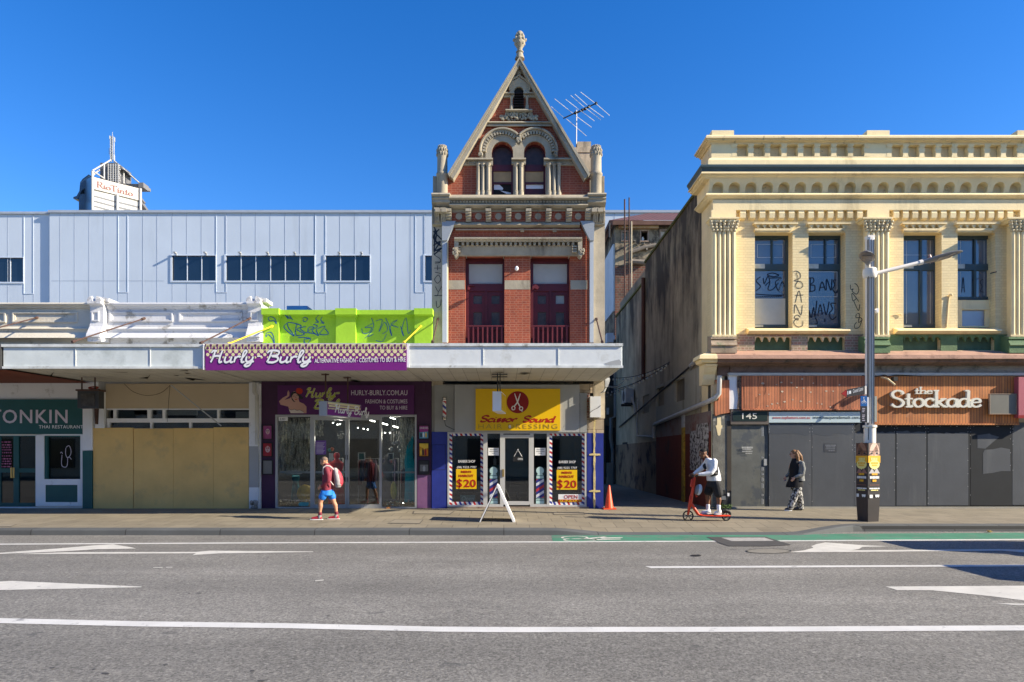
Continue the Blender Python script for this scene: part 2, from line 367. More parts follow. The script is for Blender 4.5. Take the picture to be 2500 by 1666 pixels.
def script(s, xa, xb, yt, yb, y, w, m, parent, name='lettering', slant=0., depth=.0, nib=.9, contrast=.5, serif=False, tilt=0., asc=1., desc=0., label=None, M4=None, grow=0.):
    """stroke lettering fitted to a pixel box; w = pen width as a fraction of the em"""
    st = []; x = 0
    for ch in s:
        adv, ss = G[ch]
        for q in ss: st.append([(x+a+slant*b, b) for a, b in q])
        if serif:
            for a, b, h in SER.get(ch, []): st.append([(x+a, h), (x+(a+b)/2, h), (x+b, h)])
        x += adv
    x0 = min(a for q in st for a, b in q)-w/2; x1 = max(a for q in st for a, b in q)+w/2; z0 = desc-w/2; z1 = asc+w/2
    A, B, C_, D = X(xa, y), X(xb, y), Z(yb, y), Z(yt, y); sx = (B-A)/(x1-x0); sz = (D-C_)/(z1-z0); mb = MB()
    for i, q in enumerate(st):
        P = [(A+(a-x0)*sx, C_+(b-z0)*sz+tilt*(a-x0)/(x1-x0)) for a, b in q]
        ribbon(mb, P, w*(sx+sz)/2+grow, y-.0004*(i % 5), depth, nib, contrast)
    me = mb.mesh(name)
    if M4 is not None: me.transform(M4)
    return part(name, me, m, parent, label=label)
def pstroke(mb, pts, w, y, nib=None, contrast=0., depth=0., sm=True):
    """pen stroke through photo pixels on the plane at depth y, w in pixels"""
    ribbon(mb, [(X(a, y), Z(b, y)) for a, b in pts], w*y/F, y, depth, nib, contrast, sm)
def disc(cx, cy, r, n=20, ry=None, a0=0, a1=2*math.pi):
    ry = ry or r; full = abs(a1-a0-2*math.pi) < 1e-6
    return [(cx+r*math.cos(a0+(a1-a0)*i/(n if full else n-1)), cy+ry*math.sin(a0+(a1-a0)*i/(n if full else n-1))) for i in range(n)]
# palette
stone = mat('sandstone render', (.36, .315, .235), .85, .16, 2.2, .25, 25, stain=(.16, .135, .10), ssc=1.1, st=.56, streak=True)
stone2 = mat('carved sandstone', (.33, .29, .215), .85, .18, 6, .35, 40, stain=(.13, .11, .085), ssc=7, st=.56)
greyr = mat('weathered render', (.46, .39, .28), .9, .2, 1.6, .25, 20, stain=(.15, .13, .1), ssc=1.4, st=.56, streak=True)
redbrick = bricks('red brick', (.33, .07, .03), (.24, .05, .026), (.36, .15, .09), bw=.20, bh=.071, ms=.008, var=.45, squash=.6, stain=(.2, .04, .025), st=.62)
maroon = mat('maroon paint', (.085, .012, .016), .45, .2, 2)
cream = mat('cream paint', (.86, .70, .40), .75, .09, 1.1, .2, 25, stain=(.50, .39, .21), ssc=1.6, st=.55, sw=.22, streak=True)
creambrick = bricks('cream painted brick', (.87, .71, .40), (.81, .65, .36), (.73, .58, .31), ms=.006, bump=.9, var=.12, stain=(.55, .44, .26), st=.66)
creamdirty = mat('cream paint weathered', (.76, .60, .34), .8, .1, 3, .15, 30, stain=(.2, .16, .1), ssc=5, st=.6)
bluegreen = mat('slate green paint', (.045, .075, .085), .5, .15, 3)
whitep = mat('white paint', (.78, .79, .80), .6, .05, 1.5, .08, 20, stain=(.42, .42, .4), ssc=2.2, st=.62)
whitepar = mat('white parapet paint', (.60, .60, .61), .65, .05, 2, .3, 14, stain=(.27, .26, .24), ssc=2.6, st=.56, sw=.1)
beigepar = mat('beige parapet paint', (.62, .57, .47), .7, .08, 2, .3, 14, stain=(.22, .19, .13), ssc=1.8, st=.60, streak=False)
fasciam = mat('pale canopy fascia', (.68, .71, .71), .45, .07, 1.2, .2, 5, stain=(.48, .48, .44), ssc=1.5, st=.55, sw=.2)
fasciab = mat('faded canopy fascia', (.64, .69, .68), .5, .1, 1.5, .12, 5, stain=(.40, .44, .42), ssc=1.1, st=.54, sw=.2)
soffit = bricks('canopy soffit boards', (.52, .50, .43), (.49, .47, .40), (.22, .2, .16), bw=.36, bh=9, ms=.006, bump=.3, plan=True, var=.25, squash=1, offset=0, stain=(.3, .27, .2), st=.66)
greym = mat('grey aluminium', (.42, .43, .43), .4, .06, 3, metal=.3)
greyp = mat('grey sign board', (.36, .37, .37), .5, .04, 2)
darkm = mat('dark metal', (.04, .042, .045), .5, .15, 4)
blackm = mat('black', (.012, .012, .013), .6, .1, 4)
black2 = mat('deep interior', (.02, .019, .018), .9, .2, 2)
purple = mat('purple paint', (.085, .02, .075), .6, .1, 2, .1, 20)
purpled = mat('dark purple wall', (.055, .018, .055), .65, .15, 2, .1, 20)
purplesign = mat('purple banner', (.19, .018, .20), .45, .06, 2)
purpleshop = mat('purple shop sign', (.085, .012, .10), .4, .08, 2)
lime = mat('lime paint', (.33, .57, .03), .65, .08, 1.5, .2, 14, stain=(.26, .46, .03), ssc=1.8, st=.57, streak=True)
teal = mat('teal paint', (.012, .085, .085), .5, .1, 2)
tan = mat('tan hoarding', (.72, .48, .17), .75, .10, 1.2, .1, 30, stain=(.44, .33, .16), ssc=1.3, st=.54, sw=.25)
tanp = mat('tan upper panel', (.52, .42, .28), .7, .05, 1.2)
yellow = mat('yellow sign', (.80, .50, .005), .4, .03, 2)
signred = mat('sign red', (.42, .015, .01), .4, .05, 3)
darkred = mat('dark red', (.28, .01, .012), .4, .05, 3)
blue = mat('blue paint', (.02, .035, .24), .5, .15, 2.5, .1, 20, stain=(.12, .14, .3), ssc=6, st=.68)
white = mat('clean white', (.8, .8, .8), .5, .03, 3)
lilac = mat('pale lettering', (.62, .56, .64), .5, .03, 3)
cladding = mat('blue grey cladding', (.50, .56, .65), .42, .05, .25, .25, .9, spec=.4, stain=(.42, .47, .54), ssc=.5, st=.55, sw=.2, streak=True)
claddark = mat('cladding joint', (.30, .34, .42), .6, .05, 2)
cladlt = mat('cladding trim', (.50, .56, .66), .45, .03, 2)
rust = mat('rusty steel', (.075, .04, .032), .85, .35, 6, .4, 40)
yelrod = mat('yellow rod', (.75, .52, .03), .5, .1, 5)
darkwall = mat('stained render wall', (.27, .225, .155), .92, .22, .55, .5, 7, stain=(.045, .038, .027), ssc=.55, st=.50, streak=True, sw=.2)
moss = mat('mossy capping', (.10, .10, .02), .95, .4, 4, .5, 30)
ltwall = mat('cream alley render', (.40, .37, .28), .9, .12, 1, .3, 12, stain=(.2, .18, .12), ssc=1.4, st=.58, streak=True)
oxide = mat('red oxide paint', (.17, .034, .014), .8, .16, 1.2, .2, 14, stain=(.085, .03, .018), ssc=1.1, st=.56)
pipew = mat('white pipe', (.50, .49, .45), .5, .1, 4, stain=(.35, .33, .28), ssc=3, st=.6)
pinkledge = mat('bare plaster ledge', (.42, .25, .18), .85, .16, 3, .3, 20, stain=(.2, .11, .08), ssc=2.5, st=.57)
brownled = mat('stripped brown moulding', (.19, .12, .09), .85, .25, 2, .4, 20, stain=(.07, .06, .05), ssc=2.2, st=.52)
greenp = mat('old green paint', (.11, .19, .085), .75, .2, 3, .3, 20, stain=(.22, .13, .09), ssc=3, st=.62)
palebrick = bricks('half stripped brick', (.33, .17, .12), (.25, .23, .15), (.42, .34, .26), var=.5, stain=(.16, .2, .11), st=.56, bump=.6)
greyboard = mat('charcoal hoarding paint', (.060, .067, .078), .6, .12, 1, .08, 12, stain=(.084, .09, .098), ssc=1.5, st=.56, sw=.14, streak=True)
greyboard2 = mat('lighter hoarding paint', (.105, .115, .127), .6, .06, 1.4)
blackboard = mat('black hoarding paint', (.011, .014, .018), .8, .15, 1.5)
redwood = planks('red stained boards', (.60, .22, .06), (.42, .14, .04), w=.085, stain=(.50, .26, .14))
redwood2 = planks('weathered red boards', (.58, .20, .085), (.34, .105, .045), w=.085, stain=(.55, .34, .22))
offwhite = mat('cream letters', (.74, .71, .60), .55, .04, 3)
skin1 = mat('tanned skin', (.50, .25, .15), .55, .06, 6); skin2 = mat('brown skin', (.19, .085, .045), .5, .06, 6); skin3 = mat('fair skin', (.55, .32, .24), .55, .06, 6)
glz = glass('shop glass', (.80, .83, .83), .045)
glzd = glass('tinted glass', (.35, .4, .42), .05)
upglass = mirrorpane('upper window glass', (.075, .105, .15), .12)
offglass = mirrorpane('office window glass', (.006, .012, .025), .10)
leafg = mat('weeds', (.05, .1, .02), .8, .3, 8)

# road and pavement
def asphalt():
    m = bpy.data.materials.new('asphalt'); m.use_nodes = True; nt = m.node_tree; L = nt.links.new; b = nt.nodes['Principled BSDF']; b.inputs['Roughness'].default_value = .85
    tc = N(nt, 'ShaderNodeTexCoord')
    n1 = N(nt, 'ShaderNodeTexNoise', Scale=.35, Detail=6., Roughness=.6); n2 = N(nt, 'ShaderNodeTexVoronoi', Scale=52.); n3 = N(nt, 'ShaderNodeTexNoise', Scale=26., Detail=6., Roughness=.8)
    n4 = N(nt, 'ShaderNodeTexNoise', Scale=3.2, Detail=5., Roughness=.7)
    mp = N(nt, 'ShaderNodeMapping'); mp.inputs[3].default_value = (.25, 1, 1); L(tc.outputs['Object'], mp.inputs[0])
    for n in (n1, n2, n3): L(tc.outputs['Object'], n.inputs['Vector'])
    L(mp.outputs[0], n4.inputs['Vector'])
    def rng(o, a, b_, c, d):
        r = N(nt, 'ShaderNodeMapRange'); r.inputs[1].default_value = a; r.inputs[2].default_value = b_; r.inputs[3].default_value = c; r.inputs[4].default_value = d; L(o, r.inputs[0]); return r.outputs[0]
    def mul(a, b_):
        q = N(nt, 'ShaderNodeMath', operation='MULTIPLY'); L(a, q.inputs[0]); L(b_, q.inputs[1]); return q.outputs[0]
    v = mul(mul(rng(n1.outputs[0], .3, .7, .84, 1.16), rng(n3.outputs[0], .3, .7, .52, 1.48)), mul(rng(n2.outputs['Color'], 0, 1, .5, 1.5), rng(n4.outputs[0], .25, .75, .9, 1.1)))
    cb = N(nt, 'ShaderNodeMix', data_type='RGBA', blend_type='MULTIPLY'); cb.inputs[0].default_value = 1; cb.inputs[6].default_value = (.175, .166, .149, 1); L(v, cb.inputs[7])
    mp2 = N(nt, 'ShaderNodeMapping'); mp2.inputs[3].default_value = (.03, .9, 1); L(tc.outputs['Object'], mp2.inputs[0]); n6 = N(nt, 'ShaderNodeTexNoise', Scale=1., Detail=4.); L(mp2.outputs[0], n6.inputs['Vector']); v = mul(v, rng(n6.outputs[0], .35, .65, .86, 1.12)); L(v, cb.inputs[7])
    n5 = N(nt, 'ShaderNodeTexNoise', Scale=2.3, Detail=3., Roughness=.5); L(tc.outputs['Object'], n5.inputs['Vector'])
    sp = rng(n5.outputs[0], .70, .74, 0, .55); mx = N(nt, 'ShaderNodeMix', data_type='RGBA'); L(sp, mx.inputs[0]); L(cb.outputs[2], mx.inputs[6]); mx.inputs[7].default_value = (.06, .06, .06, 1)
    L(mx.outputs[2], b.inputs['Base Color'])
    bp = N(nt, 'ShaderNodeBump', Strength=.7, Distance=.012); L(n3.outputs[0], bp.inputs['Height']); L(bp.outputs[0], b.inputs['Normal'])
    return m
asph = asphalt()
road = part('road', MB().box(-400, 400, -300, 900, ROADZ-.5, ROADZ), asph); props(road, kind='structure')
paint = mat('road paint white', (.60, .59, .56), .6, .10, 2, .3, 60, stain=(.26, .255, .25), ssc=7, st=.62, sw=.05)
paintold = mat('worn road paint', (.56, .54, .49), .7, .12, 3, .4, 60, stain=(.28, .27, .26), ssc=9, st=.60, sw=.1)
greenlane = mat('green lane coating', (.05, .20, .125), .8, .18, 1.2, .3, 50, stain=(.10, .17, .13), ssc=2.5, st=.5)
A = lambda p: cr(1.8824, 0, 1230, p)
B = lambda p: cr(1.8824, 1250, 1230, p)
def marking(name, polys, m, dz=.004):
    mb = MB()
    for p in polys:
        q = [ground(a, b, ROADZ+dz) for a, b in p]; q = [(x, F*(H-ROADZ-dz)/(b-CY), ROADZ+dz) for (x, y_, z_), (a, b) in zip(q, p)]
        ar = sum(q[i][0]*q[(i+1) % len(q)][1]-q[(i+1) % len(q)][0]*q[i][1] for i in range(len(q)))
        if ar < 0: q.reverse()
        mb.face(q)
    return part(name, mb, m, road)
marking('lane_line', [A([(-600, 520), (0, 526), (620, 540), (1200, 548), (1300, 549), (2000, 565), (2353, 567)])+B([(1000, 566), (2353, 559), (3400, 552), (3400, 577), (2353, 583), (1000, 589), (0, 591)])+A([(2000, 588), (1300, 572), (620, 564), (0, 549), (-600, 541)])], paint)
marking('lane_line', [B([(612, 288), (2353, 280), (3300, 276), (3300, 284), (2353, 288), (640, 296)])], paint)
marking('edge_line', [A([(-900, 186), (0, 184), (1200, 178), (2353, 174)])+B([(0, 174), (1000, 170), (2353, 162), (3300, 156), (3300, 160), (2353, 167), (1000, 174.5), (0, 178.5)])+A([(2353, 178.5), (1200, 182.5), (0, 188.5), (-900, 191)])], paint)
marking('arrow_marking', [A([(-700, 232), (0, 226), (280, 205), (430, 192), (520, 187), (600, 200), (625, 206), (540, 208), (450, 209), (290, 219), (0, 231), (-700, 240)]), A([(300, 223), (900, 222), (965, 216), (1440, 220), (1440, 222), (1000, 229), (885, 236), (900, 228), (60, 232)])], paintold)
marking('arrow_marking', [A([(-900, 340), (0, 358), (50, 355), (650, 381), (650, 384), (200, 393), (0, 397), (-900, 420)])], paintold)
marking('arrow_marking', [B([(1718, 381), (2353, 377), (3400, 372), (3400, 470), (2353, 445), (2200, 425), (2000, 405), (1930, 398), (1770, 397)]), B([(2215, 457), (2500, 462), (2500, 469), (2300, 465)])], paintold)
marking('arrow_marking', [B([(1270, 223), (1340, 215), (1385, 203), (1375, 195), (1400, 186), (1440, 178), (1600, 190), (1740, 196), (1610, 199), (1595, 208), (1560, 214), (2240, 209), (2353, 211), (3000, 218), (3000, 240), (2353, 224), (2250, 216), (1560, 222)])], paintold)
marking('bike_lane', [B([(180, 142), (330, 143), (1330, 140), (2353, 133), (3400, 126), (3400, 156), (2353, 162), (1000, 170), (188, 174)])], greenlane, .003)
def gring(cx, cy, rx, ry, w, a0=0, a1=2*math.pi):
    pts = disc(cx, cy, rx, 20, ry, a0, a1); q = disc(cx, cy, rx-w, 20, ry-w*ry/rx, a0, a1)
    return [[pts[i], pts[(i+1) % 20], q[(i+1) % 20], q[i]] for i in range(20)]
marking('bike_symbol', gring(1403, 1312.7, 34, 3.6, 6)+gring(1416, 1318.3, 42, 3.4, 6)+[[(1430, 1314.5), (1475, 1310.5), (1482, 1311.5), (1440, 1316)], [(1462, 1313), (1520, 1312), (1520, 1313.5), (1470, 1315.5)], [(1450, 1317), (1515, 1315.6), (1515, 1317), (1452, 1319)]], paintold, .007)
ledm = mat('dark bitumen patch', (.06, .058, .058), .8, .15, 3, .4, 40)
marking('road_patch', [B([(895, 153), (1165, 152), (1285, 189), (1180, 195), (1000, 195), (960, 183)])], ledm, .0095)
marking('grate', [B([(962, 156), (1160, 156), (1205, 171), (1010, 172)])], mat('light steel grate', (.36, .35, .33), .6, .3, 14), .013)
mhm = mat('concrete manhole', (.20, .185, .155), .85, .2, 5, .4, 30)
marking('manhole_cover', [disc(*cr(1.8824, 1250, 1230, [(1180, 217)])[0], 56, 28, 5.8)], mhm, .0055)
marking('manhole_ring', gring(*cr(1.8824, 1250, 1230, [(1180, 217)])[0], 56, 5.8, 3), darkm, .010)
marking('drain_cover', [disc(*cr(1.8824, 1250, 1230, [(845, 238)])[0], 13.5, 20, 2.3)], blackm, .006)
for (a, b, rx, ry) in ((487, 779, 10, 1.8), (240, 754, 7, 1.3), (435, 760, 6, 1.2), (760, 740, 7, 1.4), (915, 411, 6, 1), (870, 412, 4, .8), (1200, 813, 9, 2), (1160, 767, 6, 1.5), (1510, 516, 5, 1.2)):
    marking('tar_spot', [[(x+random.uniform(-.6, .6), y) for x, y in disc(a/1.8824, b/1.8824+1230, rx, 12, ry)]], ledm, .004)
marking('worn_dash', [A([(705, 292), (750, 291), (745, 294), (702, 294)]), A([(765, 291), (795, 290.5), (790, 293), (762, 293.5)]), A([(1450, 352), (1490, 349), (1485, 353), (1448, 356)])], paintold)

# pavement: crossfall towards the kerb, dropped at the lane crossing
def edgeY(x):
    if x < 6.9: return 15.25
    if x < 8.6: return 15.25+(x-6.9)/1.7*.75
    return 16.0
def rampf(x):
    def s(t): t = max(0, min(1, t)); return t*t*(3-2*t)
    return s((x-1.1)/1.5)*(1-s((x-6.6)/1.9))
def pavz(x, y):
    base = -.12*min(1.2, max(0, (Y0-y)/(Y0-15.2))); r = rampf(x)*max(0, min(1, (17.0-y)/1.75)); return base+(ROADZ+.012-base)*r
paving = bricks('concrete paving', (.235, .202, .145), (.195, .167, .119), (.09, .076, .055), bw=.62, bh=.62, ms=.008, plan=True, bump=.5, var=.3, squash=1, rotz=.0, stain=(.15, .128, .09), st=.58, ssc=.8, offset=.5)
mb = MB(); xs = [-60, -30, -20]+[i*.5-17 for i in range(75)]+[22, 30, 60]
for i in range(len(xs)-1):
    ea, eb = edgeY(xs[i])+.3, edgeY(xs[i+1])+.3; K = 14
    for k in range(K):
        q = []
        for (xx, e, kk) in ((xs[i], ea, k), (xs[i+1], eb, k), (xs[i+1], eb, k+1), (xs[i], ea, k+1)):
            yy = e+(22.0-e)*(kk/K)**1.2; q.append((xx, yy, pavz(xx, min(yy, Y0))))
        mb.face(q)
pav = part('pavement', mb, paving, sm=True); props(pav, kind='structure')
mb = MB(); mb.face([(-60, 21.9, -.006), (60, 21.9, -.006), (60, 60, -.006), (-60, 60, -.006)])
alleyp = bricks('alley paving', (.27, .23, .17), (.22, .19, .14), (.12, .10, .08), bw=.3, bh=.15, ms=.008, plan=True, bump=.4, var=.4, squash=1)
props(part('alley_ground', mb, alleyp), kind='structure')
# lower paving tiles at the crossing: smaller blocks
# kerb
kerbm = bricks('dark grey kerb stone', (.085, .09, .092), (.07, .074, .076), (.03, .03, .03), bw=2.2, bh=4., ms=.012, plan=True, bump=.3, var=.3, squash=1, stain=(.09, .09, .09), st=.6)
mb = MB(); ks = [-60, -30]+[i*.25-20 for i in range(161)]+[40, 60]
rows = []
for x in ks:
    e = edgeY(x); zt = pavz(x, e+.3)+.004; zt2 = pavz(x, e)+.004
    rows.append([(x, e+.31, zt), (x, e+.03, zt2+.0), (x, e, zt2-.025), (x, e-.02, ROADZ-.01)])
for a, b in zip(rows, rows[1:]):
    for j in range(3): mb.face([a[j+1], b[j+1], b[j], a[j]])
props(part('kerb', mb, kerbm, sm=True), kind='structure')
# gutter strip lighter along kerb, left of the lane
# covers let into the pavement
def pavecover(pts, m, name, inner=None):
    mb = MB(); q = []
    for a, b in pts:
        z = -.06
        for _ in range(8):
            yy = F*(H-z)/(b-CY); z = pavz((a-CX)*yy/F, yy)
        q.append(((a-CX)*yy/F, yy, z+.006))
    q = q if sum(q[i][0]*q[(i+1) % len(q)][1]-q[(i+1) % len(q)][0]*q[i][1] for i in range(len(q))) > 0 else q[::-1]
    mb.face(q); return part(name, mb, m, pav)
pc = mat('concrete cover', (.24, .21, .16), .8, .1, 4, .2, 40); pdk = mat('cover joint', (.10, .09, .075), .9, .2, 5)
for P in (A([(1812, 74), (1947, 74), (1930, 94), (1780, 92)]), A([(1900, 34), (2090, 35), (2070, 50), (1895, 48)]), cr(4.278, 1150, 1180, [(850, 306), (1175, 306), (1195, 332), (860, 332)]), A([(-60, 97), (78, 96), (50, 107), (-60, 108)])):
    pavecover(P, pdk, 'inspection_cover'); cx = sum(a for a, b in P)/4; cy = sum(b for a, b in P)/4
    o = pavecover([(cx+(a-cx)*.94, cy+(b-cy)*.8) for a, b in P], pc, 'cover_plate'); o.location.z += .004
# OFFICE BUILDING (blue grey cladding, far behind)
YO = 52.0
ob = thing('office_building', 'long blue-grey metal-clad office building rising behind the parapets', 'building', (X(700, YO), YO, 0))
wins = [(421, 527, 3), (552, 768, 6), (795, 903, 3), (1038, 1140, 3)]
mb = MB(); pholewall(mb, 121, 1800, 520, 1240, [(a, b, 625, 686) for a, b, n in wins], YO, YO+.35)
part('wall', mb, cladding, ob)
mb = MB(); mb.box(X(121, YO), X(1800, YO), YO+.8, YO+20, 0, Z(521, YO)); part('rear_block', mb, claddark, ob)
YR = YO+.22
mb = MB(); pholewall(mb, -700, 125, 521, 1240, [(-200, 57.5, 630, 689)], YR, YR+.35, ref=YR); mb.box(X(121, YO)-.01, X(121, YO)+.3, YO+.352, YR+.36, 0, Z(521, YO)); part('wall', mb, cladding, ob)
mb = MB(); mb.box(X(-700, YR), X(121, YR), YR+.8, YR+15, 0, Z(523, YR)); part('rear_block', mb, claddark, ob)
mb = MB(); mb.box(X(119, YO), X(1800, YO), YO-.12, YO+.4, Z(520.5, YO), Z(514.5, YO)); mb.box(X(-700, YR), X(119, YO), YR-.12, YR+.4, Z(523.5, YR), Z(518, YR)); part('roof_coping', mb, mat('coping metal', (.34, .38, .45), .4), ob)
mb = MB(); sx = [147, 182, 218, 253, 289, 312, 349, 384, 421, 456, 492, 528, 553, 589, 624, 660, 696, 732, 768, 795, 830, 866, 903, 930, 966, 1002, 1038, 1500, 1536, 1572, 1610]
for x in sx:
    for a, b in ((520.5, 620), (692, 1000)) if 400 < x < 905 or x > 1030 and x < 1100 else ((520.5, 1000),): mb.pb(x-.3, x+.3, a, b, YO-.012, YO+.01, ref=YO)
for x in (19, 58, 82, -20, -60): mb.pb(x-.3, x+.3, 524, 1000, YR-.012, YR+.01, ref=YR)
mb.pb(126, 400, 685.8, 686.2, YO-.010, YO+.01, ref=YO)
part('panel_joints', mb, claddark, ob)
mb = MB()
for (a, b) in ((289, 312), (528, 552), (770, 795), (1014, 1036)):
    for q in ((a-.6, a+.6, 520.5, 714), (b-.6, b+.6, 520.5, 714), (a, b, 713.5, 715)): mb.pb(*q, YO-.03, YO+.01, ref=YO)
mb.pb(58, 59.4, 524, 718, YR-.03, YR+.01, ref=YR); mb.pb(81, 82.2, 524, 718, YR-.03, YR+.01, ref=YR); mb.pb(59.4, 81, 717, 718.3, YR-.03, YR+.01, ref=YR)
part('cover_strip', mb, cladlt, ob)
for a, b, n in wins+[(-142, 57.5, 6)]:
    yy = YO if a > 0 else YR; t, u = (625, 686) if a > 0 else (630, 689)
    fr = MB()
    for q in ((a-4.5, a, t-3, u+4), (b, b+1.5, t-3, u+4), (a, b, u, u+4), (a, b, t-1.5, t)): fr.pb(*q, yy-.06, yy+.1, ref=yy)
    for k in range(1, n): xx = a+(b-a)*k/n; fr.pb(xx-.8, xx+.8, t, u, yy+.04, yy+.1, ref=yy)
    w = part('window_frame', fr, cladlt, ob)
    for k in range(n):
        p = MB(); p.pb(a+(b-a)*k/n+.8, a+(b-a)*(k+1)/n-.8, t, u, yy+.08, yy+.09, ref=yy); part('window_pane', p, offglass, w)
for x in (432, 505, 589, 656, 722, 830, 884):
    mb = MB(); mb.pb(x-1, x+1, 620, 625, YO-.1, YO+.02, ref=YO); mb.box(X(x-3, YO), X(x+2.5, YO), YO-.45, YO-.15, Z(621.5, YO), Z(618.5, YO)); mb.tube([(X(x, YO), YO-.2, Z(620, YO)), (X(x, YO), YO, Z(624, YO))], .02)
    part('floodlight', mb, greym, ob)
# SKYSCRAPER
YT = 260.0; k = YT/F
TS = 7.4667; tc_ = lambda p: cr(TS, 180, 320, p)
tw = thing('office_tower', 'distant white striped skyscraper top with lattice spire and a red lettered sign', 'skyscraper', (X(275, YT), YT, 0))
# plan: front corner at px 226, right face recedes to px 345, left face recedes to px 200
xa, xb = X(226, YT), X(343.5, YT+16); xc = X(201, YT+14)
def tpt(px, t, ys):  # point on the right face; t=0 front corner, 1 right corner
    y = YT+16*t; return ((xa+(xb-xa)*t), y, 0)
def zface(ys, y): return Z(ys, y)
def quadface(mb, t0, t1, yl0, yl1, yr0, yr1, off=0):
    """strip on the right face, px heights at its two ends"""
    a = (xa+(xb-xa)*t0-.0*off, YT+16*t0-off, 0); b = (xa+(xb-xa)*t1, YT+16*t1-off, 0)
    mb.face([(a[0], a[1], Z(yl1, a[1])), (b[0], b[1], Z(yr1, b[1])), (b[0], b[1], Z(yr0, b[1])), (a[0], a[1], Z(yl0, a[1]))])
zt = Z(tc_([(0, 838)])[0][1], YT)
twm = mat('tower white panels', (.42, .42, .42), .5, .04, .1); twg = mat('tower grey glazing', (.075, .085, .11), .5, .1, .2); twb = mat('tower blue glass', (.04, .08, .15), .3, .3, .15)
mb = MB(); mb.prism([(0, 0)]*0+[], 0, 0) if False else None
mb.face([(xa, YT, 0), (xb, YT+16, 0), (xb, YT+16, zt), (xa, YT, zt)]); mb.face([(xc, YT+14, 0), (xa, YT, 0), (xa, YT, zt), (xc, YT+14, zt-1)])
mb.face([(xb, YT+16, 0), (xb-11, YT+36, 0), (xb-11, YT+36, zt), (xb, YT+16, zt)]); mb.face([(xc, YT+14, zt-1), (xa, YT, zt), (xb, YT+16, zt), (xb-11, YT+36, zt)])
part('wall', mb, twm, tw)
mb = MB()
yl = lambda x, y: tc_([(x, y)])[0][1]
mb2 = MB()
mb2.face([(xc-.3, YT+13.6, 0), (xa-.4, YT-.2, 0), (xa-.4, YT-.2, Z(432, YT)), (xc-.3, YT+13.6, Z(447, YT+14))])
part('glazing', mb2, twb, tw)
for i in range(7):
    dy = i*12.3; quadface(mb, .04, .47, 477+dy, 481+dy, 491.5+dy-.3, 495+dy, .2); quadface(mb, .54, .985, 492.5+dy, 496.5+dy, 504.5+dy, 509+dy, .2)
part('glazing', mb, twg, tw)
mb = MB(); quadface(mb, .04, .50, 461.5, 466, 474, 478, .22); quadface(mb, .53, .985, 475.5, 480, 489.5, 494, .22); part('louvre_band', mb, mat('tower louvre', (.14, .14, .13), .6, .3, 1.5), tw)
mb = MB(); quadface(mb, .035, 1.0, 432.3, 461.3, 461, 490, .9); mb.face([(xa+(xb-xa)*.035, YT+.56-.9, Z(432.3, YT)), (xb, YT+15.1, Z(461, YT+16)), (xb, YT+16, Z(461, YT+16)), (xa, YT+1, Z(432.3, YT))])
sg = part('sign_panel', mb, mat('tower sign', (.40, .38, .36), .5, .02, 1), tw)
# sign lettering sheared to the receding face
def tower_letters():
    st = []; x = 0
    for ch in 'RioTinto':
        adv, ss = G[ch]; adv *= 1.05
        for q in ss: st.append([(x+a, b*.95) for a, b in q])
        for a, b, h in SER.get(ch, []): st.append([(x+a, h*.95), (x+b, h*.95)])
        x += adv
    mb = MB(); tot = x
    for i, q in enumerate(st):
        P = cat_rom(q, 5)
        W2 = 1.15; L_ = []; R_ = []
        for j in range(len(P)):
            a = P[max(j-1, 0)]; b = P[min(j+1, len(P)-1)]; dx, dz = (b[0]-a[0]), (b[1]-a[1]); l = math.hypot(dx, dz) or 1
            ww = .15*(.55+.45*abs(dz/l))
            for S, sg_ in ((L_, 1), (R_, -1)):
                u = (P[j][0]-sg_*dz/l*ww/2)/tot; v = P[j][1]+sg_*dx/l*ww/2; t = .12+.745*u
                pxl = 461-(v)*17.5 if False else None
                yb_ = 457.0+(480.0-457.0)*u; yt_ = 442.5+(464.5-442.5)*u
                yy = YT+16*t-1.1-.01*(i % 4); S.append((xa+(xb-xa)*t, yy, Z(yb_+(yt_-yb_)*v, yy)))
        for j in range(len(P)-1): mb.face([R_[j], R_[j+1], L_[j+1], L_[j]])
    return mb
part('lettering', tower_letters(), mat('tower sign red', (.12, .004, .006), .5), sg)
mb = MB(); T = lambda x, y, yy: (X(x/TS+180, yy), yy, Z(y/TS+320, yy))
mb.tube([T(343, 735, YT-1), (T(343, 735, YT-1)[0], YT-1, 60)], .5, 8); mb.tube([T(795, 1160, YT+7), (T(795, 1160, YT+7)[0], YT+7, 60)], .45, 8); mb.tube([T(1218, 1050, YT+15), (T(1218, 1050, YT+15)[0], YT+15, 60)], .5, 8)
for a, b in (((343, 725, YT-1), (560, 600, YT+8)), ((560, 600, YT+8), (690, 520, YT+14)), ((740, 545, YT+14), (890, 680, YT+14)), ((890, 680, YT+14), (1190, 945, YT+16)), ((345, 730, YT-1), (560, 870, YT+6)), ((555, 610, YT+8), (555, 900, YT+8)), ((912, 690, YT+13), (912, 960, YT+13)), ((680, 430, YT+14), (680, 560, YT+14)), ((738, 450, YT+14), (738, 570, YT+14)), ((500, 690, YT+12), (360, 800, YT+3))):
    mb.tube([T(*a), T(*b)], .30, 6)
part('roof_bracing', mb, twm, tw)
core = MB(); ax, bx = T(590, 0, YT+14)[0], T(900, 0, YT+14)[0]; core.box(ax, bx, YT+10, YT+20, zt-8, T(0, 620, YT+12)[2]); core.box(T(480, 0, YT+14)[0], ax, YT+14, YT+20, zt-4, T(0, 690, YT+12)[2])
core.prism([T(590, 620, YT+10)[::2], T(900, 690, YT+10)[::2], T(740, 560, YT+10)[::2], T(680, 560, YT+10)[::2]], YT+11, YT+19)
part('plant_room', core, mat('plant room', (.12, .12, .13), .7, .5, .8), tw)
mb = MB()
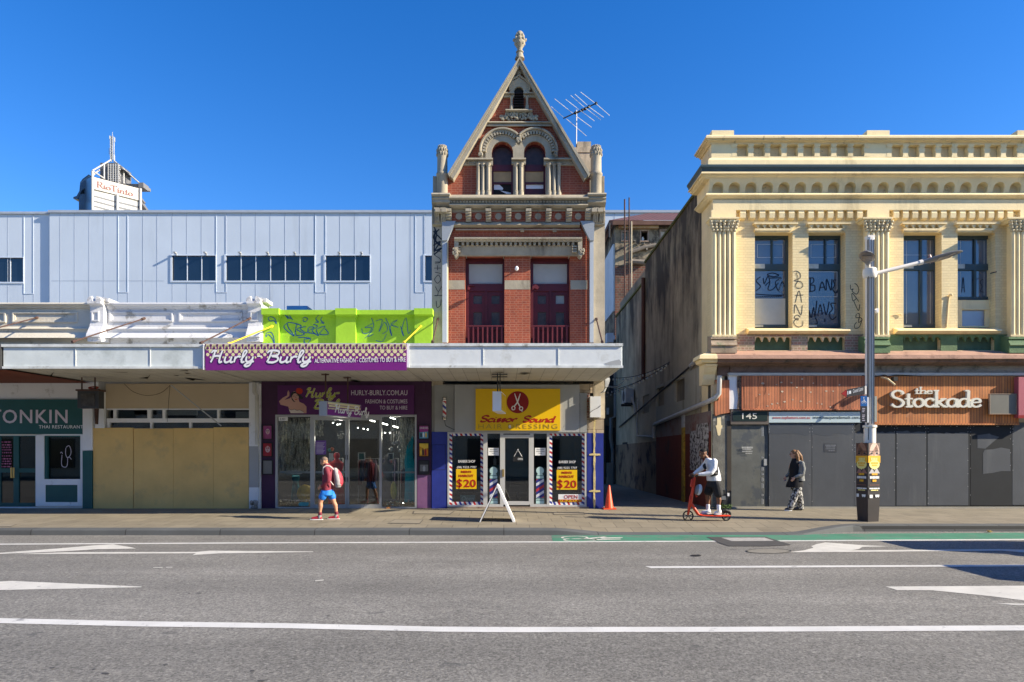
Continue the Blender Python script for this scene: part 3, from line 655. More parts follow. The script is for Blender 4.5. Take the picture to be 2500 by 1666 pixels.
for i in range(11): mb.pb(262+i % 2, 290+(i % 3), 403+i*4.6, 405+i*4.6, YT+9.2, YT+9.9)
for i in range(5): mb.pb(263+i*6, 264.6+i*6, 400, 450, YT+9.0, YT+9.2)
part('louvre', mb, twm, tw)
mast = MB(); mx0, mx1 = X(271.5, YT+14), X(277.5, YT+14)
for xx, yy in ((mx0, YT+13.4), (mx1, YT+13.4), (mx0, YT+14.4), (mx1, YT+14.4)): mast.tube([(xx, yy, Z(392, YT+14)), (xx, yy, Z(334, YT+14))], .17, 4)
zz = [Z(392-i*3.05, YT+14) for i in range(20)]
for i in range(19):
    a, b = (mx0, mx1) if i % 2 else (mx1, mx0); mast.tube([(a, YT+13.4, zz[i]), (b, YT+13.4, zz[i+1])], .13, 4); mast.tube([(mx0, YT+13.4, zz[i]), (mx1, YT+13.4, zz[i])], .1, 4)
xm = (mx0+mx1)/2; mast.tube([(xm, YT+14, Z(335, YT+14)), (xm, YT+14, Z(323, YT+14))], .1, 4)
for a, b, c in ((267.5, 332, 341), (280.5, 337, 347), (266.5, 362, 377), (279, 368, 376)): mast.tube([T((a-180)*TS, (b-320)*TS, YT+14), T((a-180)*TS, (c-320)*TS, YT+14)], .12, 4); mast.tube([T((a-180)*TS, (c-320)*TS, YT+14), (xm, YT+14, Z(c-1, YT+14))], .08, 4)
part('mast', mast, mat('mast steel', (.3, .32, .34), .5), tw)
mb = MB(); e0 = T(930, 985, YT+16); e1 = T(1265, 1040, YT+16)
mb.box(e0[0], e1[0], YT+16.5, YT+22, Z(448, YT+16), Z(455, YT+16)); mb.box(T(1180, 0, YT+16)[0], T(1270, 0, YT+16)[0], YT+16, YT+20, Z(446, YT+16), Z(458, YT+16)); mb.box(e0[0], T(1180, 0, YT+16)[0], YT+17, YT+17.5, Z(451, YT+16), Z(449, YT+16))
for i in range(9): mb.tube([T(1225+i*12, 1230+i*22, YT+18), T(1225+i*12+8, 1300+i*22, YT+18)], .35, 4)
mb.tube([T(1215, 1280, YT+18), T(1350, 1460, YT+18)], .6, 5); mb.tube([T(1240, 1240, YT+18), T(1300, 1320, YT+18)], .4, 5)
for i in range(6): mb.tube([T(1235+i*18, 1330+i*26, YT+18.5), T(1235+i*18, 1480, YT+18.5)], .5, 5)
part('gantry', mb, mat('gantry steel', (.16, .16, .17), .7), tw)
mb = MB(); q = [(330, 830), (220, 910), (175, 970), (160, 1130), (110, 1220), (50, 1240), (50, 1270), (130, 1280), (200, 1120), (290, 1060), (330, 1060)]
mb.prism([T(a, b, YT+10)[::2] for a, b in q], YT+8, YT+11); mb.box(T(145, 0, YT+10)[0], T(330, 0, YT+10)[0], YT+8.2, YT+10.5, 60, T(0, 1180, YT+10)[2])
part('side_wing', mb, twb, tw)

# ROW BUILDINGS: shells
def shell(parent, xa_, xb_, ytop, depth0, depth1, m=None):
    mb = MB(); mb.pb(xa_, xb_, ytop, 1245, depth0, depth1, ref=Y0); return part('rear_walls', mb, m or greyr, parent)
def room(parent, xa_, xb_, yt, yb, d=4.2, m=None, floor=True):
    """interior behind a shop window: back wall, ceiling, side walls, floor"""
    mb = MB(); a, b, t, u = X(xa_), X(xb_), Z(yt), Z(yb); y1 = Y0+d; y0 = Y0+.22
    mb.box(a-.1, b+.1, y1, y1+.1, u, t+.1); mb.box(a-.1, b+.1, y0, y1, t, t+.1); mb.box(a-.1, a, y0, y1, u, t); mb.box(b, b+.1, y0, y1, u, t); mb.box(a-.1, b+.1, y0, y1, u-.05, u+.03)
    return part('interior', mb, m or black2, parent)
# --- parapets
def parapet_panel(mb, a, b, t, u):
    """raised picture-frame mould"""
    yf = Y0-.22
    mb.pb(a, b, t, t+4, yf-.05, yf+.02, ref=yf); mb.pb(a, b, u-4, u, yf-.05, yf+.02, ref=yf); mb.pb(a, a+4, t+4, u-4, yf-.05, yf+.02, ref=yf); mb.pb(b-4, b, t+4, u-4, yf-.05, yf+.02, ref=yf)
    mb.pb(a+4, b-4, t+4, t+7, yf-.025, yf+.02, ref=yf); mb.pb(a+4, b-4, u-7, u-4, yf-.025, yf+.02, ref=yf)
def profile_strip(mb, xa_, xb_, prof, yk):
    """horizontal moulding: prof = [(px y, projection m)] top to bottom"""
    pm = Y0-max(p for y, p in prof); a, b = X(xa_, pm), X(xb_, pm); n = len(prof)
    ring = lambda x: [(x, Y0-p, Z(y, Y0-p)) for y, p in prof]+[(x, yk, Z(prof[-1][0])), (x, yk, Z(prof[0][0]))]
    mb.loft([ring(b), ring(a)]); return mb
def parapet(parent, xa_, xb_, m, panels, y0=739, y1=838):
    mb = MB()
    profile_strip(mb, xa_, xb_, [(y0, .30), (y0+3, .32), (y0+6, .30), (y0+8, .24), (y0+13, .22), (y0+15, .17), (y0+17, .16), (y0+60, .16), (y0+62, .22), (y0+64, .24), (y0+66, .20), (y0+72, .17), (y0+84, .28), (y0+86, .30), (y0+87, .05), (y1+8, .05)], Y0+.3)
    o = part('parapet', mb, m, parent)
    mb = MB()
    for a, b, t, u in panels:
        yf = Y0-.16
        for q in ((a, b, t, t+3), (a, b, u-3, u), (a, a+3.5, t+3, u-3), (b-3.5, b, t+3, u-3)): mb.pb(*q, yf-.045, yf+.01, ref=yf)
        for q in ((a+3.5, b-3.5, t+3, t+5.5), (a+3.5, b-3.5, u-5.5, u-3), (a+3.5, a+7, t+5.5, u-5.5), (b-7, b-3.5, t+5.5, u-5.5)): mb.pb(*q, yf-.022, yf+.01, ref=yf)
    part('panel_moulding', mb, m, o); return o
def pier(parent, xa_, xb_):
    """white consoled pier with scallop ornament on top"""
    k_ = (xb_-xa_)/41.0; a = xa_; yf = Y0-.42; mb = MB()
    # console profile swept across the width
    prof = [(735, .50), (741, .50), (743, .44), (746, .38), (750, .36), (790, .36), (797, .38), (806, .46), (816, .54), (822, .56), (824, .48), (834, .48), (835, .30)]
    xl, xr = (a-CX)*(Y0-.45)/F, (a+33*k_-CX)*(Y0-.45)/F
    ZZ = lambda v, Y=Y0: H-(v-CY)*Y/F; ring = lambda x: [(x, Y0-p, ZZ(y, Y0-p)) for y, p in prof]+[(x, Y0+.3, ZZ(835)), (x, Y0+.3, ZZ(735))]
    mb.loft([ring(xr), ring(xl)])
    yf = Y0-.36
    for q in ((a+8, a+26, 760, 763), (a+8, a+26, 781, 784), (a+8, a+11, 763, 781), (a+23, a+26, 763, 781)): mb.pb(*q, yf-.03, yf+.01)
    o = part('pier', mb, whitepar, parent)
    orn = MB(); X = lambda v, _=0: (v-CX)*(Y0-.45)/F; Z = lambda v, _=0: H-(v-CY)*(Y0-.45)/F; zc = Z(735)
    for side in (-1, 1):
        cx = X(a+16)+side*.13; pts = []
        for i in range(9):
            an = math.radians(90+side*(-80+i*11)); pts.append((cx-side*.11+.0, zc))
        # quarter scallop fan: leaning outward
        c0 = (X(a+16)+side*.02, zc-.005); fan = [(c0[0]+side*(.04+.16*math.sin(t)), c0[1]+.15*math.cos(t)) for t in [math.radians(q) for q in range(5, 95, 10)]]
        poly = [c0]+fan; poly = poly if side > 0 else poly
        orn.prism(poly, Y0-.47, Y0-.42)
        for t in range(10, 95, 14):
            t = math.radians(t); orn.tube([(c0[0]+side*.03, Y0-.48, c0[1]+.01), (c0[0]+side*(.04+.15*math.sin(t)), Y0-.485, c0[1]+.14*math.cos(t))], .011, 5)
    orn.box(X(a+1), X(a+33), Y0-.42, Y0+.2, Z(735), Z(729)); orn.prism([(X(a+18), Z(735)), (X(a+33)+.12, Z(735)), (X(a+33)+.12, Z(726)), (X(a+30), Z(723)), (X(a+22), Z(722))], Y0-.3, Y0+.25)
    part('scallop_ornament', orn, whitepar, o)
    sc = MB()
    for i in range(3):
        cx = X(a+2+i*10.5, Y0-.5)+.08; zc = Z(826, Y0-.5)
        P = [(cx+.05*(1-t/16)*math.cos(t*.75), zc+.05*(1-t/16)*math.sin(t*.75)) for t in range(14)]
        sc.tube([(x, Y0-.50, z) for x, z in P], .014, 5)
    part('scroll', sc, whitepar, o); return o

# THAI RESTAURANT
rs = thing('restaurant_building', 'beige parapet shop building with teal signboard, teal door and small window at far left', 'building', (X(60), Y0, 0))
mb = MB(); pholewall(mb, -260, 232, 836, 1241, [(-250, 90, 1064, 1238), (110, 199, 1064, 1172)], Y0, Y0+.2); part('wall', mb, whitep, rs)
parapet(rs, -260, 218, beigepar, [(-120, 15.5, 763, 788), (32, 190, 763, 788)])
shell(rs, -260, 236, 752, Y0+4.6, Y0+12); room(rs, -250, 210, 1050, 1238)
mb = MB(); mb.pb(-260, 209, 976, 1060.5, Y0-.07, Y0+.01, ref=Y0); ts = single('shop_sign', mb, teal, 'dark teal restaurant signboard with large pale capital letters', 'sign')
def sgn(o): return o
def text_on(o, *a, **k): t = text(*a, parent=None, **k); t.parent = o; t.location = -Vector(o.location); return t
def script_on(o, *a, **k): t = script(*a, parent=None, **k); t.parent = o; t.location = -Vector(o.location); return t
def add_to(o, name, mb, m, **k):
    t = part(name, mb, m, **k); t.parent = o; off = Vector((0, 0, 0)); p = o
    while p is not None: off += p.location; p = p.parent
    t.location = -off; return t
text_on(ts, 'ONKIN', 6.5, 165, 1000.5, 1034, Y0-.074, m=lilac, bold=.012, space=1.12)
text_on(ts, 'T', -32, 3, 1000.5, 1034, Y0-.074, m=lilac, bold=.004)
text_on(ts, 'THAI RESTAURANT', 95, 203, 1038.5, 1046.5, Y0-.074, m=white, bold=.004, space=1.1)
C2 = lambda p: cr(3.565, 0, 860, p)
d = MB()
for q in ((-160, 90, 1062, 1066), (-6, 0, 1066, 1236), (31, 44, 1066, 1236), (84, 90, 1066, 1236), (-160, 90, 1228, 1236), (-160, 90, 1144, 1154)): d.pb(*q, Y0+.03, Y0+.1, ref=Y0)
dr = part('door', d, teal, rs)
mb = MB(); mb.pb(-160, 88, 1066, 1234, Y0+.06, Y0+.07, ref=Y0); part('door_glass', mb, glzd, dr)
for x in (31.5, 37): mb = MB(); mb.tube([(X(x), Y0-.06, Z(1167)), (X(x), Y0-.06, Z(1142))], .022, 8); part('door_handle', mb, mat('brass', (.5, .36, .14), .35, metal=.8), dr)
mb = MB()
for i, yy in enumerate((1078, 1085, 1091, 1097, 1104, 1112, 1119, 1125, 1131, 1138)):
    x = -3
    while x < 28: w_ = random.uniform(2, 8); mb.flat([(x, yy), (min(28, x+w_), yy), (min(28, x+w_), yy+3.2), (x, yy+3.2)], Y0+.055); x += w_+1.8
part('menu_lettering', mb, mat('menu pink', (.35, .10, .20), .5, .5, 8), dr)
w = MB()
for q in ((106, 202, 1060.5, 1064), (104, 110, 1064, 1172), (199, 207, 1062, 1232), (105, 202, 1170, 1176), (90, 105, 1062, 1236), (105, 114, 1176, 1236), (192, 207, 1176, 1236), (105, 200, 1176, 1184), (105, 200, 1226, 1236)): w.pb(*q, Y0-.055, Y0-.002, ref=Y0)
wf = part('window_frame', w, whitep, rs)
mb = MB()
for q in ((110, 199, 1064, 1067), (110, 117, 1067, 1170), (196, 199, 1067, 1170)): mb.pb(*q, Y0-.02, Y0+.08, ref=Y0)
part('window_sash', mb, teal, wf)
mb = MB(); mb.pb(114, 193, 1184, 1227, Y0-.045, Y0-.003, ref=Y0); part('lower_panel', mb, teal, rs)
mb = MB(); mb.pb(110, 199, 1064, 1171, Y0+.05, Y0+.06, ref=Y0); part('window_glass', mb, glzd, wf)
mb = MB(); c = lambda p: cr(3.565, 0, 860, p)
for q in ([(575, 830), (600, 815), (617, 850), (615, 890), (590, 920), (572, 890), (573, 835)], [(540, 895), (535, 970), (548, 998), (578, 998), (588, 960), (590, 920), (605, 915), (622, 935)], [(525, 880), (535, 870), (545, 885)]): pstroke(mb, c(q), 1.3, Y0+.04)
part('neon_ampersand', mb, lilac, wf)
mb = MB(); mb.pb(209, 232, 975, 1100, Y0-.14, Y0+.01, ref=Y0); mb.pb(236, 259, 955, 1046, Y0-.10, Y0+.01, ref=Y0); part('pilaster', mb, whitep, rs)
mb = MB(); mb.pb(209, 232, 1101, 1241, Y0-.145, Y0+.01, ref=Y0); part('pilaster_base', mb, teal, rs)
mb = MB(); mb.pb(232, 238, 870, 1245, Y0+.001, Y0+.2, ref=Y0); part('party_wall', mb, whitep, rs)
# projecting dark lightbox sign and bracket
lb = thing('lightbox_sign', 'dark grimy square lightbox hanging under the awning beside the teal signboard', 'sign', (X(215, 18.6), 18.6, Z(1000, 18.6)))
mb = MB(); mb.pb(189, 241, 955, 997, 18.5, 18.75, ref=18.5); bxx = part('box', mb, darkm, lb)
mb = MB(); mb.pb(198, 232, 961, 992, 18.48, 18.5, ref=18.5); part('sign_face', mb, mat('grimy sign face', (.05, .045, .04), .6, .6, 7), bxx)
mb = MB(); mb.pb(187, 243, 951, 955, 18.45, 18.8, ref=18.5); mb.tube([(X(200, 18.6), 18.6, Z(952, 18.6)), (X(200, 18.6), 18.6, 3.82)], .02); mb.tube([(X(232, 18.6), 18.6, Z(952, 18.6)), (X(232, 18.6), 18.6, 3.82)], .02); part('hanger', mb, rust, lb)
mb = MB(); mb.tube([(X(228, 18.9)+.13*math.cos(t), 18.9+.08*math.sin(t), Z(947, 18.9)+.035*math.sin(t)) for t in [i*2*math.pi/14 for i in range(15)]], .02, 6); part('red_hoop', mb, mat('red hoop', (.35, .04, .02), .5), lb)
mb = MB(); mb.prism([(X(232, 19.7), Z(950, 19.7)), (X(243, 19.7), Z(950, 19.7)), (X(239, 19.7), Z(1036, 19.7)), (X(236, 19.7), Z(1036, 19.7))], 19.62, 19.72); single('signal_bracket', mb, rust, 'narrow rusty tapering bracket on the white pier right of the lightbox', 'bracket')

# BOARDED SHOP
bs = thing('boarded_shop', 'white parapet shop building boarded up with tan plywood', 'building', (X(430), Y0, 0))
mb = MB(); pholewall(mb, 238, 640, 836, 1241, [(262, 610, 998, 1046)], Y0+.05, Y0+.25); part('wall', mb, mat('dull white wall', (.5, .48, .43), .8, .1, 1.2, stain=(.3, .28, .24), ssc=2, st=.58, streak=True), bs)
parapet(bs, 256, 604, whitepar, [(269, 423, 762, 786), (438, 592, 762, 786)]); pier(bs, 215, 256); pier(bs, 603, 644)
mb = MB()
for cx_, cy_ in ((0, 0),): pass
shell(bs, 236, 640, 752, Y0+3, Y0+12); room(bs, 250, 620, 995, 1241, 2.8)
mb = MB(); mb.pb(259, 609, 937.5, 997.5, Y0-.02, Y0+.06, ref=Y0); part('upper_panel', mb, tanp, bs)
fr = MB()
for q in ((262, 609, 1022, 1032), (262, 609, 998, 1001), (278, 284, 1001, 1022), (361, 369, 1000, 1022), (531, 536, 1000, 1022), (262, 268, 1032, 1046), (368, 372, 1031, 1048), (463, 468, 1031, 1048), (398, 404, 1000, 1022)): fr.pb(*q, Y0-.03, Y0+.1, ref=Y0)
wf = part('window_frame', fr, whitep, bs)
mb = MB(); mb.pb(264, 610, 998, 1048, Y0+.05, Y0+.06, ref=Y0); part('window_glass', mb, glz, wf)
mb = MB(); mb.pb(404, 480, 1002, 1014, Y0+.07, Y0+.08, ref=Y0); mb.pb(573, 608, 1005, 1022, Y0+.07, Y0+.08, ref=Y0); part('window_film', mb, greyp, wf)
for i, (a, b, t, u, p) in enumerate(((232.5, 329.5, 1045, 1242, .10), (331, 427.2, 1047, 1244.5, .10), (427.5, 524.5, 1046, 1243, .095), (525, 610, 1044, 1242, .10))):
    mb = MB(); mb.pb(a, b, t, u, Y0-p, Y0-.03, ref=Y0); part('plywood_panel', mb, tan, bs)
mb = MB(); mb.pb(611, 634, 935, 1090, Y0-.10, Y0+.06, ref=Y0); mb.pb(611, 634, 1190, 1244, Y0-.10, Y0+.06, ref=Y0); mb.pb(634, 638.5, 938, 1244, Y0-.04, Y0+.06, ref=Y0); part('pilaster', mb, whitep, bs)
mb = MB(); mb.pb(611, 634, 1090, 1190, Y0-.097, Y0+.06, ref=Y0); part('pilaster_patch', mb, greyp, bs)
mb = MB(); yp = Y0-.2; mb.tube([(X(621, yp), yp, Z(935, yp)), (X(621, yp), yp, Z(958, yp)), (X(627, yp), yp, Z(966, yp)), (X(628, yp), yp, Z(1086, yp))], .06, 10); pipe1 = single('drainpipe', mb, pipew, 'white offset drainpipe beneath the awning beside the purple wall', 'pipe', sm=True)
mb = MB(); mb.tube([(X(629, yp), yp+.05, Z(1080, yp)), (X(633, yp), yp+.05, Z(1120, yp)), (X(634, yp), yp+.05, Z(1243, yp))], .018, 8); single('conduit', mb, pipew, 'thin white conduit running down to the pavement beside the tan boards', 'pipe', sm=True)
mb = MB()
for i in range(16): mb.ell((X(619+random.uniform(-7, 7), yp), yp+random.uniform(-.1, .05), Z(1238+random.uniform(-14, 3), yp)), (random.uniform(.03, .07),)*3, 7, 5)
single('rag_bundle', mb, mat('grey rags', (.28, .28, .27), .9, .6, 9, .5, 30), 'crumpled grey rag bundle at the foot of the white pier by the purple wall', 'rubbish')
mb = MB(); yp = Y0-.6; mb.tube([(X(418, yp), yp, Z(941, yp)), (X(540, yp), yp, Z(1040, yp))], .018, 8); single('leaning_rod', mb, greym, 'thin metal rod slanting from the awning down to the tan boards', 'rod')
mb = MB()
def wire(mb, pts, y, r=.006, dy=0.): mb.tube([(X(a, y), y+dy*i, Z(b, y)) for i, (a, b) in enumerate(cat_rom(pts, 5))], r, 4)
wire(mb, c([(1080, 275), (1160, 345), (1280, 378), (1400, 355), (1480, 290)]), Y0-.1); wire(mb, c([(1480, 290), (1470, 400), (1465, 480), (1455, 610)]), Y0-.1); single('loose_cable', mb, blackm, 'thin black cable looping loosely over the tan upper panel', 'cable')

# COSTUME SHOP
cs = thing('costume_shop', 'purple fronted costume shop building with lime green parapet', 'building', (X(845), Y0, 0))
C4 = lambda p: cr(4.2375, 600, 920, p)
mb = MB(); pholewall(mb, 638, 1053, 842, 1241, [(673, 1017.5, 1013, 1241)], Y0-.02, Y0+.2); part('wall', mb, purpled, cs)
mb = MB(); mb.pb(669, 696, 936, 962, Y0-.06, Y0-.02, ref=Y0); mb.pb(1031, 1040, 935, 962, Y0-.06, Y0-.02, ref=Y0); part('wall_block', mb, purpled, cs)
# lime parapet
mb = MB(); yl_ = Y0-.10
profile_strip(mb, 640, 1054.5, [(757, .34), (768, .34), (769, .10), (850, .10)], Y0+.3)
for a, b in ((640, 680), (820, 868), (1012, 1054.5)): mb.pb(a, b, 769.5, 845, Y0-.24, Y0-.05, ref=Y0-.24); mb.pb(a-.5, b+2, 754, 768.6, Y0-.46, Y0+.2, ref=Y0-.4)
part('parapet', mb, lime, cs)
gb = mat('blue graffiti', (.01, .09, .30), .5)
C3 = lambda p: cr(3.795, 480, 700, p)
mb = MB()
for q in ([(660, 290), (690, 280), (725, 300), (740, 345), (715, 315), (680, 320), (662, 292)], [(640, 470), (650, 430), (690, 425), (715, 470), (720, 530), (700, 480), (665, 445), (643, 468)]): pstroke(mb, C3(q), 1.9, Y0-.243, nib=.7, contrast=.4)
for q in ([(850, 330), (810, 380), (905, 460), (850, 380), (845, 335), (925, 345), (970, 370), (930, 400), (1000, 440), (920, 450), (925, 350)], [(1010, 370), (960, 390), (1020, 430), (1040, 380), (1090, 380), (1030, 420), (1100, 440)], [(1080, 350), (1120, 370), (1070, 410), (1130, 455), (1110, 400), (1190, 370), (1140, 440), (1220, 440), (1190, 390)], [(980, 300), (1000, 285), (1030, 300), (1010, 325), (985, 315), (1000, 300)], [(820, 265), (850, 300), (835, 270), (870, 300)], [(860, 270), (890, 310)], [(1130, 265), (1105, 300), (1130, 330), (1100, 330)], [(1165, 280), (1150, 310), (1180, 340), (1150, 335)], [(940, 472), (1050, 480), (1030, 525), (1000, 520), (1000, 490), (1050, 482)]): pstroke(mb, C3(q), 2.3, Y0-.104, nib=.8, contrast=.5)
for q in ([(1640, 340), (1560, 380), (1620, 380), (1590, 430), (1540, 430), (1530, 390)], [(1620, 290), (1640, 370), (1590, 460), (1640, 440)], [(1660, 320), (1720, 310), (1690, 420), (1740, 330), (1770, 400), (1720, 440)], [(1750, 290), (1790, 380), (1810, 460), (1790, 380), (1860, 310), (1800, 350), (1870, 380)], [(1890, 370), (1920, 460), (1900, 400), (1940, 290), (1960, 430), (1985, 405)], [(1560, 480), (1640, 400)], [(1660, 500), (1720, 510), (1760, 440)]): pstroke(mb, C3(q), 1.7, Y0-.104, nib=.8, contrast=.5)
part('graffiti', mb, gb, cs)
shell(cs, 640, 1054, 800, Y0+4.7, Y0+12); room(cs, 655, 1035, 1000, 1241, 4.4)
mb = MB(); mb.box(X(700, 26), X(750, 26), 26, 28, Z(754, 26)-.6, Z(747, 26)); single('roof_plant_box', mb, mat('pale blue box', (.2, .45, .7), .5), 'small pale blue box on the roof behind the lime parapet', 'roof box')
pol = mat('sunlit purple paint', (.20, .09, .20), .6, .1, 3, stain=(.12, .03, .11), ssc=3, st=.6)
mb = MB(); mb.pb(1019, 1052.5, 1160, 1240.5, Y0-.026, Y0-.019, ref=Y0); part('sunlit_lower_wall', mb, pol, cs)  # lighter purple: sunlight on the foot of the wall, painted into the colour
fr = MB()
for q in ((673, 678, 1013, 1241), (1013, 1017.5, 1013, 1241), (678, 1013, 1013, 1018), (758, 768, 1018, 1243), (843, 847, 1018, 1241), (848.5, 852, 1018, 1241), (927, 932, 1013, 1243), (678, 758, 1238, 1242), (768, 843, 1232, 1242), (852, 927, 1232, 1242), (932, 1013, 1238, 1242), (768, 843, 1018, 1026), (852, 927, 1018, 1026)): fr.pb(*q, Y0-.03, Y0+.08, ref=Y0)
sf = part('shopfront_frame', fr, greym, cs)
for n_, (a, b) in (('window_glass', (678, 758)), ('door_glass', (768, 843)), ('door_glass', (852, 927)), ('window_glass', (932, 1013))):
    mb = MB(); mb.pb(a-.5, b+.5, 1018, 1239, Y0+.03, Y0+.04, ref=Y0); part(n_, mb, glz, sf)
mb = MB()
for q in ((681, 757, 1151, 1156), (769, 842, 1151, 1156), (934, 1011, 1151.5, 1156)): mb.pb(*q, Y0+.045, Y0+.07, ref=Y0)
part('transom', mb, greym, sf)
for yy in (1117, 1171):
    for x in (844, 850): mb = MB(); mb.tube([(X(x), Y0-.04, Z(yy-5)), (X(x), Y0-.07, Z(yy-5)), (X(x), Y0-.07, Z(yy+5)), (X(x), Y0-.04, Z(yy+5))], .01, 6); part('door_handle', mb, darkm, sf)
mb = MB(); mb.pb(680, 702, 1018.5, 1028, Y0+.0, Y0+.02, ref=Y0); np_ = part('number_plate', mb, whitep, sf); text('141', 685, 696, 1020.5, 1026, Y0-.002, blackm, np_)
# shop sign
mb = MB(); mb.pb(680, 1012, 941.5, 1012.5, Y0-.09, Y0-.021, ref=Y0); ss = single('shop_sign', mb, purpleshop, 'deep purple shop signboard with a dark-haired pin-up woman and green and white lettering', 'sign')
yb_ = Y0-.093
sgreen = mat('olive green lettering', (.42, .46, .05), .5); cream2 = mat('pale outline', (.62, .58, .42), .5)
def hb(parent, xa1, xb1, yt, yb, y, wtxt, mfill, mline, woutl, **k):
    script_on(parent, wtxt, xa1, xb1, yt, yb, y, k.get('w', .13)+woutl, m=mline, slant=.22, name='lettering_outline', contrast=.3, desc=k.get('desc', -.34))
    script_on(parent, wtxt, xa1+.6, xb1-.6, yt+.6, yb-.6, y-.004, k.get('w', .13), m=mfill, slant=.22, contrast=.35, desc=k.get('desc', -.34))
hb(ss, 744, 832, 946, 979, yb_, 'Hurly-', sgreen, cream2, .08); hb(ss, 764, 842, 974, 1007, yb_, 'Burly', sgreen, cream2, .08)
text_on(ss, 'HURLY-BURLY.COM.AU', 857.5, 994.5, 953, 965.5, yb_, m=lilac, bold=.004)
text_on(ss, 'FASHION & COSTUMES', 892, 994.5, 975.5, 985.5, yb_, m=lilac, bold=.004); text_on(ss, 'TO BUY & HIRE', 927, 994.5, 991, 1000.5, yb_, m=lilac, bold=.004)
sk = mat('printed skin', (.52, .30, .24), .5); hr = mat('printed black', (.02, .02, .025), .5); rd = mat('printed red', (.45, .03, .01), .5)
def fl(o, name, pts, y, m): mb = MB(); mb.flat(pts, y); return add_to(o, name, mb, m)
fl(ss, 'pinup_body', C4([(345, 255), (360, 290), (400, 300), (440, 310), (450, 350), (470, 378), (628, 378), (628, 310), (600, 280), (555, 262), (545, 225), (552, 200), (545, 165), (500, 150), (475, 170), (480, 200), (455, 225), (400, 240), (450, 200), (452, 165), (440, 140), (430, 165), (428, 195), (380, 220)]), yb_, sk)
fl(ss, 'pinup_hair', C4([(465, 180), (480, 160), (510, 155), (550, 170), (575, 200), (595, 215), (585, 235), (555, 225), (545, 200), (520, 172), (495, 175), (482, 195), (475, 215), (500, 250), (515, 262), (498, 262), (478, 240), (468, 210)]), yb_-.002, hr)
fl(ss, 'pinup_flower', C4([(525, 165), (515, 140), (530, 120), (560, 118), (585, 130), (592, 155), (575, 178), (552, 182)]), yb_-.003, rd)
fl(ss, 'pinup_dress', C4([(445, 330), (470, 345), (505, 338), (530, 350), (560, 345), (598, 365), (598, 378), (465, 378), (452, 355)]), yb_-.004, mat('printed white', (.62, .55, .5), .5))
mb = MB()
for q in ([(487, 205), (495, 200), (505, 204)], [(522, 198), (532, 194), (540, 198)], [(445, 330), (470, 345), (505, 338), (530, 350), (560, 345), (598, 365)], [(516, 205), (520, 218), (514, 220)]): pstroke(mb, C4(q), .8, yb_-.005)
add_to(ss, 'pinup_lines', mb, hr)
mb = MB(); pstroke(mb, C4([(508, 232), (520, 238), (532, 228)]), 1.6, yb_-.005); add_to(ss, 'pinup_lips', mb, rd)
# posters
pm = {'pink': mat('poster pink', (.30, .06, .17), .35, .3, 6), 'red': mat('poster red', (.35, .02, .035), .35, .3, 6), 'grey': mat('poster grey', (.17, .17, .165), .4, .1, 3), 'mag': mat('poster magenta', (.30, .04, .22), .35, .3, 6), 'or': mat('poster orange', (.60, .20, .01), .35, .3, 6), 'bk': mat('poster black', (.03, .03, .034), .35, .3, 6), 'face': mat('poster pale face', (.60, .40, .42), .4, .15, 12), 'cy': mat('poster cyan', (.12, .35, .5), .4, .3, 10), 'yl': mat('poster yellow', (.75, .5, .05), .4, .2, 10), 'sep': mat('poster sepia', (.26, .22, .17), .4, .35, 8)}
def poster(x0, x1, y0_, y1_, label, mm, yf=Y0-.03, fw=2.0, cat='poster'):
    t = thing('poster', label, cat, (X((x0+x1)/2), yf, Z(y1_)), 'framed posters on the purple wall')
    fr = MB()
    for q in ((x0-fw, x1+fw, y0_-fw, y0_), (x0-fw, x1+fw, y1_, y1_+fw), (x0-fw, x0, y0_, y1_), (x1, x1+fw, y0_, y1_)): fr.pb(*q, yf-.04, yf, ref=yf)
    part('frame', fr, blackm, t); mb = MB(); mb.pb(x0, x1, y0_, y1_, yf-.02, yf, ref=yf); part('print', mb, mm, t); return t, yf-.023
def img(t, name, pts, y, m): mb = MB(); mb.flat(pts, y); part(name, mb, m, t)
def face(t, cx, cy, r, y, mf, mh, mk=None):
    img(t, 'printed_hair', disc(cx, cy-r*.25, r*1.25, 16, r*1.45), y, mh); img(t, 'printed_face', disc(cx, cy, r*.85, 16, r*1.15), y-.002, mf)
    mb = MB()
    for s_ in (-1, 1): mb.flat(disc(cx+s_*r*.35, cy-r*.15, r*.2, 10, r*.1), y-.004); pstroke(mb, [(cx+s_*r*.12, cy-r*.38), (cx+s_*r*.4, cy-r*.5), (cx+s_*r*.62, cy-r*.35)], r*.12, y-.004)
    pstroke(mb, [(cx-r*.05, cy), (cx-r*.12, cy+r*.28), (cx+r*.08, cy+r*.3)], r*.07, y-.004)
    part('printed_features', mb, mk or hr, t); mb = MB(); mb.flat(disc(cx, cy+r*.6, r*.3, 12, r*.13), y-.004); part('printed_lips', mb, rd, t)
t, y = poster(643, 664, 1040, 1072, 'framed poster of a pink-haired pale face, topmost left of the glass doors', pm['pink']); face(t, 653.5, 1054, 6, y, pm['face'], pm['mag'])
t, y = poster(643, 664, 1083, 1114, 'framed red poster of a face with dark painted markings, under the pink-haired one', pm['red']); face(t, 653.5, 1097, 7, y, pm['face'], pm['red'])
mb = MB()
for s_ in (-1, 1): pstroke(mb, [(653.5+s_*1, 1096), (653.5+s_*3, 1090), (653.5+s_*6, 1086)], 1.1, y-.006)
part('printed_markings', mb, rd, t)
t, y = poster(643, 665, 1125, 1157, 'blank grey framed panel below the two face posters', pm['grey'])
t, y = poster(1024, 1046, 1040, 1071, 'framed pink and blue costume poster headed ONESIES, right of the glass doors', pm['mag']); text('ONESIES', 1024.5, 1045.5, 1043, 1047.5, y, white, t, bold=.004)
